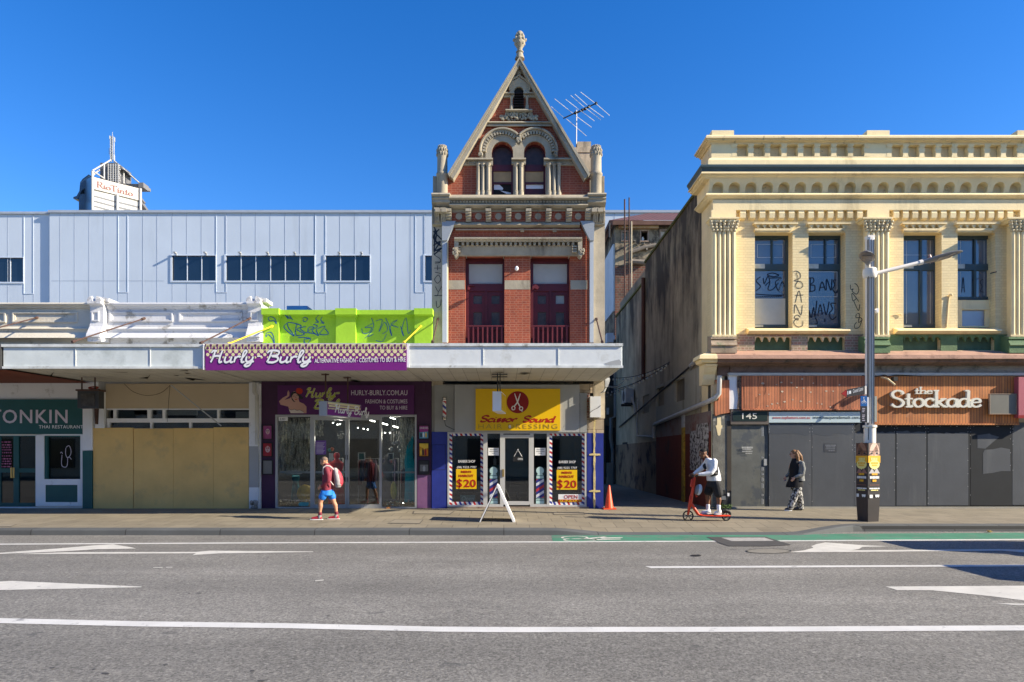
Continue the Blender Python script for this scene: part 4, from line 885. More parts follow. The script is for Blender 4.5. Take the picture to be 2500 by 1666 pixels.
img(t, 'printed_sky', [(1024, 1056), (1046, 1054), (1046, 1071), (1024, 1071)], y, pm['cy'])
for i, x in enumerate((1028, 1034, 1040)): img(t, 'printed_figure', [(x-1.5, 1068), (x-2, 1060), (x, 1055), (x+2, 1060), (x+1.5, 1068)], y-.002, (pm['bk'], white, pm['yl'])[i])
t, y = poster(1024, 1046, 1083, 1114, 'framed orange and yellow poster of dancing figures, middle one right of the doors', pm['or']); img(t, 'printed_glow', [(1024, 1083), (1046, 1083), (1046, 1094), (1036, 1097), (1024, 1090)], y, pm['yl'])
for i, x in enumerate((1028, 1033, 1039)): img(t, 'printed_figure', [(x-2, 1112), (x-2.5, 1102), (x-.5, 1092+i), (x+2, 1101), (x+2, 1112)], y-.002, (pm['yl'], pm['bk'], pm['red'])[i])
t, y = poster(1024, 1046, 1126, 1157, 'framed black poster with a small grey figure in a band, lowest right of the doors', pm['bk']); img(t, 'printed_band', [(1025.5, 1135), (1045, 1135), (1045, 1151), (1025.5, 1151)], y, pm['grey']); img(t, 'printed_figure', [(1033, 1151), (1032, 1142), (1035.5, 1136), (1038.5, 1142), (1038, 1151)], y-.002, greyp)
t, y = poster(1056, 1087, 1087, 1147, 'tall sepia poster of a man in a bow tie on the blue barber wall', pm['sep'], Y0-.02, 1.0)
face(t, 1071, 1101, 7, y, mat('sepia face', (.42, .38, .32), .5), pm['bk']); img(t, 'printed_suit', [(1057, 1132), (1060, 1116), (1067, 1112), (1075, 1112), (1084, 1117), (1086, 1132)], y, pm['bk']); img(t, 'printed_shirt', [(1067, 1112), (1071, 1124), (1075, 1112)], y-.002, white)
text("MEN'S", 1059, 1084, 1124, 1130, y-.004, white, t, bold=.004); img(t, 'printed_cards', [(1058, 1133), (1084, 1135), (1084, 1144), (1058, 1143)], y, pm['yl']); img(t, 'printed_square', [(1058, 1134), (1069, 1134), (1069, 1142), (1058, 1142)], y-.002, white)

# ---- things inside the costume shop
foil = mat('gold foil strips', (.85, .75, .50), .35, .6, 22, .9, 60, metal=.5, stain=(.05, .04, .03), ssc=14, st=.5, streak=True)
def foilcurtain(x0, x1, yt, yb, y, label):
    mb = MB(); n = int((x1-x0)*1.1)
    for i in range(n):
        x = x0+(x1-x0)*(i+random.uniform(.1, .9))/n; z1, z0 = Z(yt, y), Z(yb-random.uniform(0, 9), y); xx = X(x, y); yy = y+random.uniform(-.06, .06); w = random.uniform(.008, .022)
        seg = 9; P = [(xx+random.uniform(-.012, .012), yy+random.uniform(-.012, .012), z1+(z0-z1)*k/seg) for k in range(seg+1)]
        for a, b in zip(P, P[1:]):
            tw_ = random.uniform(-.02, .02); mb.face([(a[0]-w, a[1]+tw_, a[2]), (a[0]+w, a[1]-tw_, a[2]), (b[0]+w, b[1]+tw_, b[2]), (b[0]-w, b[1]-tw_, b[2])])
    single('foil_curtain', mb, foil, label, 'curtain')
foilcurtain(680, 757, 1021, 1152, Y0+.35, 'glittering gold foil strip curtain in the left window of the purple shop')
foilcurtain(770, 787, 1026, 1068, Y0+.38, 'short gold foil strips at the top of the left glass door')
foilcurtain(978, 1012, 1022, 1150, Y0+.37, 'gold foil strip curtain at the right edge of the purple shop window')
mb = MB(); y = Y0+.3
q = C4([(1640, 1300), (1650, 1000), (1640, 880), (1668, 720), (1722, 610), (1735, 640), (1725, 760), (1745, 900), (1742, 1050), (1750, 1300)]); mb.pprism(q, y, y+.18); single('turquoise_costume', mb, mat('turquoise cloth', (.0, .42, .50), .6, .25, 5, .4, 12), 'turquoise draped costume hanging in the right window', 'costume')
def mannequin(x, yt, yb, y, m, label, name='mannequin'):
    mb = MB(); h = Z(yt, y)-Z(yb, y); z0 = Z(yb, y); xx = X(x, y)
    mb.lathe(xx, y, [(r*h*1.0, z0+t*h) for r, t in ((.09, 0), (.16, .02), (.15, .2), (.11, .5), (.085, .60), (.12, .72), (.13, .80), (.05, .86), (.035, .885), (.055, .92), (.06, .96), (.035, .995), (.005, 1))], 14, sy=.6)
    single(name, mb, m, label, 'mannequin', sm=True)
mannequin(716, 1024, 1160, Y0+.75, mat('silver dress', (.5, .52, .55), .3, .5, 14, metal=.5), 'mannequin in a silver dress behind the left gold foil curtain')
mannequin(722, 1148, 1225, Y0+1.0, mat('teal dress', (.02, .2, .24), .6, .3, 5), 'small mannequin in a teal dress low in the left window')
mannequin(822, 1105, 1236, Y0+1.2, mat('red dress', (.45, .01, .015), .6, .3, 5), 'mannequin in a bright red dress behind the left glass door')
mannequin(945, 1110, 1236, Y0+.7, mat('grey costume', (.2, .17, .16), .6, .4, 5), 'mannequin in a grey costume in the right window')
mb = MB(); y = Y0+.55; mb.ell((X(745, y), y, Z(1205, y)), (.26, .2, .28), 14, 10); single('yellow_costume', mb, mat('yellow frill', (.62, .42, .02), .6, .4, 9, .6, 20), 'round yellow frilled costume low in the left window', 'costume', sm=True)
mb = MB(); y = Y0+.5; mb.ell((X(961, y), y, Z(1198, y)), (.1, .08, .28), 12, 8); single('yellow_scarf', mb, mat('pale yellow cloth', (.5, .45, .1), .6, .3, 9, .6, 20), 'pale yellow scarf hanging beside the turquoise costume', 'scarf', sm=True)
rack = thing('clothes_rack', 'chrome clothes rack of dark costumes inside the glass doors', 'clothes rack', (X(900, 21.6), 21.6, 0)); mb = MB(); y = 21.6
a, b, z1 = X(875, y), X(925, y), Z(1120, y)
mb.tube([(a, y, 0), (a, y, z1), (b, y, z1), (b, y, 0)], .015, 6); part('rail', mb, greym, rack)
for i in range(9):
    mb = MB(); x = a+.05+i*.065; z0 = z1-random.uniform(.7, .95); mb.loft([[(x+.02, y-.2, z0), (x+.02, y+.2, z0), (x-.02, y+.2, z0), (x-.02, y-.2, z0)], [(x+.02, y-.16, z1-.14), (x+.02, y+.16, z1-.14), (x-.02, y+.16, z1-.14), (x-.02, y-.16, z1-.14)], [(x+.005, y-.03, z1-.02), (x+.005, y+.03, z1-.02), (x-.005, y+.03, z1-.02), (x-.005, y-.03, z1-.02)]])
    part('garment', mb, mat('garment %d' % (i % 3), [(.12, .03, .04), (.04, .04, .06), (.08, .06, .1)][i % 3], .8, .3, 5), rack)
for rx, ry in ((1.25, .9), (-1.5, 1.3), (.3, 2.1)):
    rk = copy_tree(rack); rk.location = rack.location+Vector((rx, ry, 0)); rk['label'] = {1.25: 'clothes rack behind the right window of the purple shop', -1.5: 'clothes rack behind the gold foil curtain of the purple shop', .3: 'clothes rack deepest inside the purple shop'}[rx]
for i, (x, y_) in enumerate(((963, 1050), (968, 1063), (961, 1083), (969, 1080), (974, 1092), (955, 1098), (977, 1101), (992, 1052))):
    mb = MB(); y = Y0+.45; r = .055 if i != 5 else .07; mb.ell((X(x, y), y, Z(y_, y)), (r, r, r), 14, 10); mb.tube([(X(x, y), y, Z(y_, y)), (X(x, y), y, Z(1012, y))], .003, 4)
    o = single('mirror_ball', mb, mat('mirror ball', (.5, .5, .5), .35, .2, 30, metal=1), ('mirror ball hanging in a cluster in the right shop window', 'largest mirror ball, lowest left of the hanging cluster', 'mirror ball highest in the foil strips at the right')[0 if i not in (5, 7) else (1 if i == 5 else 2)], 'mirror ball', 'mirror balls in the shop window', sm=True)
lampm = mat('lit lamp', (1, .95, .85), .5, 0, 1, emit=9)
for lx, ly in ((700, 21.0), (830, 22.2), (975, 22.2)):
    pl0 = bpy.data.lights.new('shop_ceiling_light', 'POINT'); pl0.energy = 42; pl0.shadow_soft_size = .15; pl0.color = (1, .9, .75); po = bpy.data.objects.new('shop_ceiling_light', pl0); COL.objects.link(po); po.location = (X(lx, ly), ly, 2.3)
spots_ = [(813, 1033, 22.3), (824, 1037, 23), (830, 1036, 23.4), (874, 1045, 23), (888, 1047.5, 23.2), (898, 1049, 23.6), (940, 1057, 23.5), (952, 1057, 23.6)]
for x, y_, y in spots_:
    mb = MB(); mb.ell((X(x, y), y, Z(y_, y)), (.028, .028, .02), 8, 6); single('spotlight', mb, lampm, 'small lit spotlight on the ceiling inside the purple shop', 'lamp', 'ceiling spotlights in the purple shop')
for x, y_, y in ((907, 1027, 22.2), (938, 1035, 22.0), (957, 1021, 21.6), (964, 1042, 22.4)):
    mb = MB(); mb.tube([(X(x-4, y), y, Z(y_-1, y)), (X(x+4, y), y+.3, Z(y_+1.2, y))], .018, 8); single('ceiling_tube', mb, lampm, 'bright tube light on the ceiling inside the right of the purple shop', 'lamp', 'tube lights in the purple shop')
def frame_pic(x0, x1, y0_, y1_, y, label, m2):
    t = thing('picture_frame', label, 'picture', (X((x0+x1)/2, y), y, Z(y1_, y))); fr = MB(); w_ = 2.2
    for q in ((x0, x1, y0_, y0_+w_), (x0, x1, y1_-w_, y1_), (x0, x0+w_, y0_+w_, y1_-w_), (x1-w_, x1, y0_+w_, y1_-w_)): fr.pb(*q, y-.02, y+.02)
    part('frame', fr, mat('white frame', (.6, .6, .58), .5), t); mb = MB(); mb.pb(x0+w_, x1-w_, y0_+w_, y1_-w_, y, y+.01); part('print', mb, m2, t)
frame_pic(874, 891, 1105, 1124, Y0+.9, 'white framed picture standing inside the right glass door', mat('teal print', (.05, .15, .15), .5)); frame_pic(946, 961, 1106, 1124, Y0+.9, 'white framed picture leaning in the right shop window', pm['bk'])
mb = MB(); mb.pb(770, 795.5, 1076, 1110, Y0+.005, Y0+.025, ref=Y0); nt_ = single('notice', mb, mat('violet notice', (.17, .07, .33), .5), 'violet printed notice stuck on the left glass door', 'notice')
mb = MB()
for i in range(9): mb.flat([(772.5, 1081+i*3.1), (793-(i % 3)*2, 1081+i*3.1), (793-(i % 3)*2, 1082.2+i*3.1), (772.5, 1082.2+i*3.1)], Y0+.001)
add_to(nt_, 'small_print', mb, lilac)
mb = MB(); y = Y0+.4; mb.pb(803, 813, 1107, 1124, y, y+.01); single('hanging_tag', mb, white, 'white card tag hanging inside the left glass door', 'tag')
for i, (x, y_, m_) in enumerate(((805, 1099, mat('green balloon', (.05, .3, .2), .4)), (811, 1097, mat('orange balloon', (.7, .16, .05), .4)))):
    mb = MB(); y = Y0+.5; mb.ell((X(x, y), y, Z(y_, y)), (.06, .05, .06), 10, 8); single('balloon', mb, m_, ('small green balloon inside the left glass door', 'small orange balloon beside the green one inside the door')[i], 'balloon', sm=True)
mb = MB(); mb.pprism(C4([(548, 1310), (560, 1300), (645, 1300), (655, 1318), (640, 1338), (555, 1338), (545, 1325)]), Y0+.01, Y0+.03); o = single('window_sticker', mb, mat('turquoise sticker', (.10, .38, .36), .5), 'turquoise rounded sticker at the bottom of the left shop window', 'sticker')
for (x0, x1, lab) in ((682, 757, 'heap of crumpled gold foil on the floor of the left window'), (936, 1011, 'heap of crumpled silver foil on the floor of the right window')):
    mb = MB()
    for i in range(150):
        y = Y0+random.uniform(.12, .4); cx, cz = X(random.uniform(x0+2, x1-2), y), .05+random.uniform(0, .18); v = [Vector((random.uniform(-.05, .05), random.uniform(-.05, .05), random.uniform(-.04, .04))) for _ in range(3)]
        mb.face([(cx+q.x, y+q.y, cz+q.z) for q in v])
    single('foil_heap', mb, foil if x0 < 800 else mat('silver foil', (.7, .72, .74), .25, .3, 12, metal=.9), lab, 'foil')
# AWNINGS over the pavement
YF = 16.77; C7 = lambda p: cr(3.266, 1030, 820, p); C6 = lambda p: cr(3.734, 1030, 440, p); C5 = lambda p: cr(3.564, 1040, 60, p)
zs_f = Z(898, YF)                      # underside, level with the soffit at the wall
def awning(name, label, xa_, xb_, ft, fb, sof, fas, seams, skew=0):
    t = thing(name, label, 'awning', (X((xa_+xb_)/2, YF), YF, Z(fb, YF)))
    a, b = X(xa_, YF), X(xb_, YF); zt, zb = Z(ft, YF), Z(fb, YF)
    mb = MB(); mb.box(a, b, YF+.03, Y0-.03, zb-.005, zb+.03); part('soffit', mb, sof, t)
    mb = MB(); mb.box(a, b, YF, YF+.05, zb+.03, zt-.05)
    part('fascia', mb, fas, t)
    mb = MB(); mb.box(a-.03, b+.04, YF-.04, YF+.25, zt-.05, zt+.02); mb.box(a-.01, b+.04, YF-.035, YF+.02, zb-.03, zb+.03); mb.box(a, b, YF+.26, Y0-.03, zt-.12, zt-.03)
    for s_ in seams: mb.pb(s_-.7, s_+.7, ft+4, fb-1.5, YF-.012, YF+.01, ref=YF)
    part('trim', mb, mat('awning trim', (.62, .64, .62), .6, .2, 3, stain=(.3, .29, .25), ssc=3, st=.56), t)
    if xb_ > 1400:
        mb = MB(); mb.box(b, b+.03, YF+.03, Y0-.05, zb, zt-.05); part('end_fascia', mb, fas, t)
    return t
aw1 = awning('shop_awning', 'pale weathered cantilever awning over the restaurant and boarded shop', 8.4, 499, 843, 898, soffit, fasciab, (185, 367))
aw2 = awning('shop_awning', 'pale grey cantilever awning over the costume shop and barber shop', 501, 1517, 841, 896, soffit, fasciam, (1180, 1363))
mb = MB(); mb.box(X(-400, YF), X(5, YF), YF-.06, YF+.2, Z(902, YF), Z(842, YF)); mb.box(X(-400, YF), X(8, YF), YF+.2, Y0-.03, Z(898, YF), Z(893, YF)); single('shop_awning', mb, darkm, 'dark end of the neighbouring awning cut off at the left edge', 'awning')
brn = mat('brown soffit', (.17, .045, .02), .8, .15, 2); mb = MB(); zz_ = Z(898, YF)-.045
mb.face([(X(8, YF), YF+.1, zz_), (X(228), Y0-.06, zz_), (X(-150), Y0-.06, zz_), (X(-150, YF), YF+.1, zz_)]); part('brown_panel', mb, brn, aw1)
crk = mat('peeled board', (.09, .075, .05), .9, .2, 3); mb = MB()
def onsoff(x, y_):  # px on soffit plane
    yy = (zz_+.03-H)*F/(CY-y_); return ((x-CX)*yy/F, yy)
for q in (C2([(1205, 228), (1290, 218), (1310, 190), (1300, 210), (1285, 232)]), C2([(1600, 225), (1700, 232), (1800, 246), (1700, 240), (1680, 250)]), C2([(430, 215), (450, 190), (470, 172), (455, 200), (450, 215)]), C2([(1550, 165), (1640, 160), (1630, 166)]), C2([(860, 170), (1110, 178), (1110, 181)]), C2([(1500, 200), (1560, 205), (1545, 209)]), C2([(1600, 182), (1660, 186), (1630, 190)])):
    P = [(*onsoff(a, b), zz_+.032) for a, b in q]; mb.face(P); mb.face(P[::-1])
for q in (C3([(850, 836), (1000, 848), (1200, 846), (1000, 850)]), C3([(1400, 870), (1480, 870), (1560, 900), (1500, 890)]), C3([(1980, 790), (2140, 893), (2130, 893)]), C7([(560, 290), (660, 292), (640, 297)]), C7([(750, 305), (880, 298), (820, 310)])):
    P = [(*onsoff(a, b), zz_+.030) for a, b in q]; mb.face(P); mb.face(P[::-1])
part('cracked_boards', mb, crk, aw1)
mb = MB(); mb.prism([(X(1505, YF), Z(846, YF)), (X(1513, YF), Z(846, YF)), (X(1513, YF), Z(880, YF)), (X(1490, YF), Z(888, YF)), (X(1475, YF), Z(889, YF)), (X(1485, YF), Z(884, YF))], YF-.004, YF) if False else mb.prism([(X(1476, YF), Z(888, YF)), (X(1490, YF), Z(883, YF)), (X(1512, YF), Z(878, YF)), (X(1516, YF), Z(883, YF)), (X(1516, YF), Z(892, YF)), (X(1480, YF), Z(891, YF))], YF-.006, YF+.001); part('bare_patch', mb, greyp, aw2)
# banner
def bandots(xa_, xb_, yt, y, sc=1.):
    m1, m2 = MB(), MB()
    m1.flat([(xa_, yt), (xb_, yt), (xb_, yt+5.5*sc), (xa_, yt+5.5*sc)], y)
    step = 15.5*sc; i = 0; x = xa_+4*sc
    while x < xb_-3*sc:
        for k, (dy, r) in enumerate(((9, 6.1), (17, 5.2), (25, 4.2), (32, 2.9))):
            xx = x+(k % 2)*step/2
            if xx < xb_-4: m1.flat(disc(xx, yt+dy*sc, r*sc, 10), y-.0005*k)
        for k, (dy, r) in enumerate(((2.5, 3.0), (9.5, 3.6))):
            xx = x+((k+1) % 2)*step/2
            if xx < xb_-4: m2.flat(disc(xx, yt+dy*sc, r*sc, 8), y-.004)
        x += step
    return m1, m2
bn = YF-.07; mb = MB(); mb.pb(501.5, 993, 840.5, 904.5, bn, YF-.045, ref=bn)
ban = single('shop_banner', mb, purplesign, 'long purple banner with cream dots and white script lettering on the awning fascia', 'banner')
creamdot = mat('cream dots', (.74, .66, .36), .45, .04, 2); mb, m2 = bandots(503, 992, 841, bn-.002); add_to(ban, 'dot_pattern', mb, creamdot); add_to(ban, 'dot_pattern', m2, mat('plum dots', (.11, .015, .10), .5))
wl_ = mat('white lettering', (.80, .80, .80), .4, .02, 2); navy = mat('navy shadow', (.03, .02, .09), .5)
for tx, a, b, dsc in (('Hurly', 511, 623, -.34), ('-', 626, 640, None), ('Burly', 648, 763, -.34)):
    if tx == '-': mb = MB(); pstroke(mb, [(628, 870.5), (639, 870)], 3, bn-.010, sm=False); add_to(ban, 'lettering', mb, wl_); continue
    script_on(ban, tx, a-1.0, b+2.6, 853, 899.5, bn-.005, .23, m=navy, slant=.16, contrast=.25, desc=dsc, name='lettering_shadow'); script_on(ban, tx, a, b, 854, 897, bn-.009, .15, m=wl_, slant=.16, contrast=.35, desc=dsc)
text_on(ban, 'ALTERNATIVE FASHION - COSTUMES TO BUY & HIRE', 768, 990.5, 876, 886.5, bn-.006, m=wl_, bold=.004, tilt=.03)
mb = MB(); mb.pb(993.5, 999.5, 840, 898, YF-.05, YF-.03, ref=YF); mb.pb(498.5, 501, 841, 904, YF-.07, YF-.02, ref=YF); add_to(ban, 'side_batten', mb, whitep)
# tie rods
def rod(p0, y0, p1, y1, m, label, r=.02):
    a = Vector((X(p0[0], y0), y0, Z(p0[1], y0))); b = Vector((X(p1[0], y1), y1, Z(p1[1], y1))); mb = MB(); mb.tube([a, b], r, 8)
    d = (b-a).normalized(); mb.tube([a-d*.03, a+d*.12], r*1.9, 8); mb.tube([b-d*.02, b+d*.10], r*1.9, 8); single('tie_rod', mb, m, label, 'tie rod', 'rods holding up the awnings')
zr = 843
rod((90, 776), Y0-.2, (-25, 806), 17.1, rust, 'rusty tie rod from the beige parapet to the awning at the left edge'); rod((352, 778), Y0-.2, (183, 833), 17.2, rust, 'rusty tie rod from the middle of the white parapet panel')
rod((610, 778), Y0-.45, (494, 836), 17.2, rust, 'rusty tie rod from the right white scallop-topped pier'); rod((664, 797), Y0-.3, (560, 839), 17.1, yelrod, 'yellow tie rod fixed to the left end of the lime parapet')
rod((1027, 797), Y0-.3, (987, 836), 17.2, yelrod, 'yellow tie rod at the right end of the lime parapet'); rod((1069, 779), Y0-.05, (1056, 834), 17.3, rust, 'rusty tie rod on the render pier left of the gabled building', .02); rod((1456, 779), Y0-.05, (1470, 834), 17.3, rust, 'rusty tie rod on the render pier right of the gabled building', .02)
# hanging signs
hs = thing('hanging_sign', 'long purple dotted lightbox hanging end-on under the awning above the glass doors', 'sign', (X(830, 17.9), 17.9, Z(1018, 17.9)))
# seen obliquely: end face toward camera, long face receding right
e0 = Vector((X(779, 17.6), 17.6, 0)); zb0, zt0 = Z(1014, 17.6), Z(980, 17.6); L1 = Vector((X(866, 19.0), 19.0, 0)); u = (L1-e0).normalized(); nrm = Vector((u.y, -u.x, 0)); wd = .17
e1 = Vector((X(797, 17.55), 17.55, 0))
ln = (L1-e1).length; v = [e0, e1, e1+u*ln, e0+u*ln]
mb = MB(); mb.loft([[(p.x, p.y, zb0-.02) for p in v], [(p.x, p.y, zt0) for p in v]]); box_ = part('box', mb, greyp, hs)
off = nrm*.008 if nrm.y < 0 else -nrm*.008
fcm = MB(); a, b = e1+off+u*.03, e1+u*(ln-.02)+off; fcm.face([(a.x, a.y, zb0+.01), (b.x, b.y, zb0+.01), (b.x, b.y, zt0-.02), (a.x, a.y, zt0-.02)]); part('sign_face', fcm, purplesign, box_)
mb = MB()
for i in range(26):
    for k, r in enumerate((.035, .03, .022)):
        c0 = e1+u*(.07+i*(ln-.12)/26+(k % 2)*.03)+off*2; zc = zt0-.05-k*.07; ring = [(c0+u*r*math.cos(t*math.pi/4)) for t in range(8)]; mb.face([(ring[t].x, ring[t].y, zc+r*math.sin(t*math.pi/4)) for t in range(8)])
part('dot_pattern', mb, creamdot, box_)
Mt = Matrix(((u.x, 0, 0, (e1+off*3+u*.35).x), (u.y, 0, 0, (e1+off*3+u*.35).y), (0, 0, 1, 0), (0, 0, 0, 1)))
mb = MB(); st = 0; sc_ = .26
for ch in 'Hurly-Burly':
    adv, ss_ = G[ch]
    for q in ss_: ribbon(mb, [((st+x+.15*z)*sc_*1.15, zb0+.09+z*sc_*.85) for x, z in q], .035, 0)
    st += adv
me = mb.mesh('lettering'); me.transform(Matrix(((u.x, 0, 0, (e1+off*3+u*.3).x), (u.y, 0, 0, (e1+off*3+u*.3).y), (0, 0, 1, 0), (0, 0, 0, 1)))); part('lettering', me, wl_, box_)
mb = MB()
for x, y in ((795, 18.0), (849, 18.75)): mb.tube([(X(x, y), y, zt0-.02), (X(x, y), y, zs_f)], .022, 8); mb.box(X(x-10, y), X(x+8, y), y-.03, y+.03, zs_f-.04, zs_f-.01)
part('hanger', mb, rust, hs)
hb2 = thing('hanging_sign', 'narrow white-ended barber lightbox hanging end-on in front of the yellow sign', 'sign', (X(1212, 17.6), 17.6, Z(1010, 17.6)))
y = 17.6; y2 = 18.9; zt0, zb0 = Z(956, y), Z(1003.5, y); xa_, xb_ = X(1202.5, y), X(1223.5, y)
mb = MB(); mb.loft([[(xa_, y, zb0), (xb_, y, zb0), (xb_+.13, y2, zb0), (xa_+.13, y2, zb0)], [(xa_, y, zt0), (xb_, y, zt0), (xb_+.13, y2, zt0), (xa_+.13, y2, zt0)]]); bx_ = part('box', mb, mat('white lightbox', (.75, .75, .76), .45, .03, 2), hb2)
mb = MB(); mb.face([(xb_+.012, y+.06, zb0+.03), (xb_+.138, y2-.04, zb0+.03), (xb_+.138, y2-.04, zt0-.03), (xb_+.012, y+.06, zt0-.03)]); part('sign_face', mb, yellow, bx_)
mb = MB()
for yy, w_ in ((17.9, .05), (18.5, .05)):
    mb.tube([(xa_+.13, yy, zt0), (xa_+.13, yy, zs_f)], .014, 6); mb.tube([(xa_+.2, yy, zt0), (xa_+.2, yy, zs_f)], .014, 6); mb.box(xa_-.03, xa_+.4, yy-.02, yy+.02, zs_f-.04, zs_f-.015)
part('hanger', mb, darkm, hb2)

# GABLED BUILDING
gb_ = thing('gabled_building', 'narrow red-brick and sandstone Gothic shop building with a steep pointed gable', 'building', (X(1265), Y0, 0))
def arcpx(cx, cy, r, a0, a1, n=14, ry=None): ry = ry or r; return [(cx+r*math.cos(math.radians(a0+(a1-a0)*i/(n-1))), cy-ry*math.sin(math.radians(a0+(a1-a0)*i/(n-1)))) for i in range(n)]
# upper gable brick field with two arched openings and vent opening
out = [(1093, 494), (1200.5, 494)]+arcpx(1226.5, 373, 26, 180, 0)+[(1252.4, 494), (1279.3, 494)]+arcpx(1305.5, 373, 26.2, 180, 0)+[(1331.8, 494), (1440, 494), (1440, 430), (1268.7, 145), (1093, 430)]
mb = MB(); mb.pprism(out, Y0, Y0+.35); part('gable_wall', mb, redbrick, gb_)
# bargeboard copings
mb = MB()
for s_ in (-1, 1):
    apx = 1268.7; fx = (1093 if s_ < 0 else 1441)
    for o_, i_, pf in ((0, 4.2, .30), (4.2, 6.2, .22), (6.2, 13.5, .26)):
        # strip between two parallel lines offset horizontally
        def ed(off): 
            k_ = (apx-1093)/285.*1.0 if s_ < 0 else (1441-apx)/285.
            return [(apx, 137+off/.62), (apx+s_*(285*k_)-s_*off*1.0, 424)]
        A_, B_ = ed(o_), ed(i_); bot = 424+0
        q = [A_[0], (fx-s_*o_, 424 if o_ < 5 else 430), (fx-s_*i_, 430 if i_ < 7 else 437), B_[0]]
        mb.pprism(q, Y0-pf, Y0+.02)
part('bargeboard', mb, stone, gb_)
mb = MB(); mb.prism([(X(1089), Z(424)), (X(1268.7), Z(139)), (X(1446), Z(424))], Y0+.355, Y0+.5); mb.prism([(X(1100), Z(424)), (X(1268.7), Z(150)), (X(1436), Z(424))], Y0+.5, Y0+11); part('roof', mb, mat('roof slate', (.07, .07, .075), .8, .2, 3), gb_)
# finial
fz_ = lambda y_: Z(y_); fx_ = X(1268.7); PX = lambda px_: px_/80.
mb = MB(); mb.lathe(fx_, Y0-.1, [(PX(r), Z(y_)) for r, y_ in ((11, 150), (8, 140), (6.5, 134), (9, 133), (9, 131), (6, 129.5), (6.5, 124), (8, 118), (12, 110), (13.5, 104), (12, 98), (13, 94), (9.5, 88), (10, 84), (8, 76), (5, 71), (1, 68.6))], 14) if False else mb.lathe(fx_, Y0-.1, [(PX(r), Z(y_)) for r, y_ in ((12, 150), (8.5, 140), (7, 135), (9, 134), (9, 132), (6.5, 130), (6, 125), (8, 121), (12, 115), (13, 109), (11, 104), (11.5, 100), (9, 97), (10, 93), (9, 88), (6, 84), (2, 82))], 14)
for i in range(8):
    t = i*math.pi/4
    for (r, z_, e_) in ((12, 104, 3.3), (10, 113, 3.6), (9, 94, 2.8)): mb.ell((fx_+PX(r)*math.cos(t), Y0-.1+PX(r)*math.sin(t), Z(z_)), (PX(e_), PX(e_), PX(4.6)), 6, 5)
for s_ in (-1, 1): mb.tube([(fx_+s_*PX(10), Y0-.1, Z(106)), (fx_+s_*PX(15), Y0-.1, Z(103)), (fx_+s_*PX(15), Y0-.1, Z(100))], [.05, .04, .02], 6)
part('finial', mb, stone2, gb_, sm=True)
# string course and bands in the gable
mb = MB(); profile_strip(mb, 1177.5, 1356, [(296.5, .12), (299, .14), (301, .10), (303, .06), (305, .10), (308, .10), (309.5, .04)], Y0+.02)
profile_strip(mb, 1221, 1256, [(225, .13), (228, .13), (230, .06), (237.5, .06), (239.5, .02)], Y0+.02); profile_strip(mb, 1278, 1314, [(225, .13), (228, .13), (230, .06), (237.5, .06), (239.5, .02)], Y0+.02)
profile_strip(mb, 1118, 1203, [(385.5, .14), (389, .15), (391, .10), (392, .05), (403, .05), (405, .02)], Y0+.02); profile_strip(mb, 1328, 1412, [(385.5, .14), (389, .15), (391, .10), (392, .05), (403, .05), (405, .02)], Y0+.02); profile_strip(mb, 1249, 1284, [(385.5, .15), (389, .16), (391, .11), (392, .06), (400, .06), (403, .02)], Y0+.02)
part('string_course', mb, stone, gb_)
# carved friezes
mb = MB()
def carve(x0, x1, y0_, y1_, yf, n):
    for i in range(n):
        x, y_ = random.uniform(x0, x1), random.uniform(y0_, y1_); mb.ell((X(x), yf, Z(y_)), (random.uniform(.012, .03), .025, random.uniform(.012, .03)), 6, 4)
carve(1120, 1165, 393, 402, Y0-.055, 60); carve(1370, 1412, 393, 402, Y0-.055, 60); carve(1224, 1252, 231, 236, Y0-.065, 22); carve(1282, 1311, 231, 236, Y0-.065, 22)
part('carved_frieze', mb, stone2, gb_, sm=True)
# foliage ornament
mb = MB()
for i in range(120):
    t = random.uniform(-1, 1); hgt = (1-abs(t)**1.2)*20+4; x = 1266+t*45; y_ = 296-random.uniform(0, hgt); mb.ell((X(x), Y0-.05-random.uniform(0, .05), Z(y_)), (random.uniform(.015, .05), .03, random.uniform(.015, .06)), 6, 4, Matrix.Rotation(random.uniform(-1, 1), 3, 'Y'))
for s_ in (-1, 1):
    for cx, cy, r in ((42, 290, 5), (28, 285, 6), (14, 279, 5)): mb.tube([(X(1266+s_*cx+r*(1-t/14)*math.cos(t*.8)), Y0-.09, Z(cy-r*(1-t/14)*math.sin(t*.8))) for t in range(12)], .022, 5)
part('foliage_ornament', mb, stone2, gb_, sm=True)
# vent window: ogee hood, colonnettes, sill, louvres
oge = [(1244.5, 225), (1244.5, 216), (1246, 207), (1251, 199), (1259, 194), (1264, 191), (1266.7, 188), (1269.5, 191), (1275, 195), (1284, 201), (1290, 209), (1292.8, 217), (1292.8, 225)]
inn = arcpx(1266.7, 223, 11.8, 0, 180, 10, 11.5)
mb = MB(); mb.pprism(oge+[(1278.5, 225)]+inn+[(1254.9, 225)], Y0-.10, Y0+.01)
for s_, P in ((0, oge),): mb.tube([(X(a), Y0-.10, Z(b)) for a, b in P], .03, 6)
o = part('vent_hood', mb, stone, gb_)
mb = MB(); mb.tube([(X(1266.7), Y0-.08, Z(190)), (X(1266.7), Y0-.08, Z(173))], [.05, .015], 6); mb.ell((X(1266.7), Y0-.08, Z(182)), (.10, .04, .04), 8, 6); mb.ell((X(1266.7), Y0-.08, Z(187)), (.075, .04, .05), 8, 6); mb.ell((X(1263), Y0-.08, Z(177)), (.04, .03, .06), 8, 6); mb.ell((X(1270.5), Y0-.08, Z(177)), (.04, .03, .06), 8, 6); part('hood_finial', mb, stone2, gb_, sm=True)
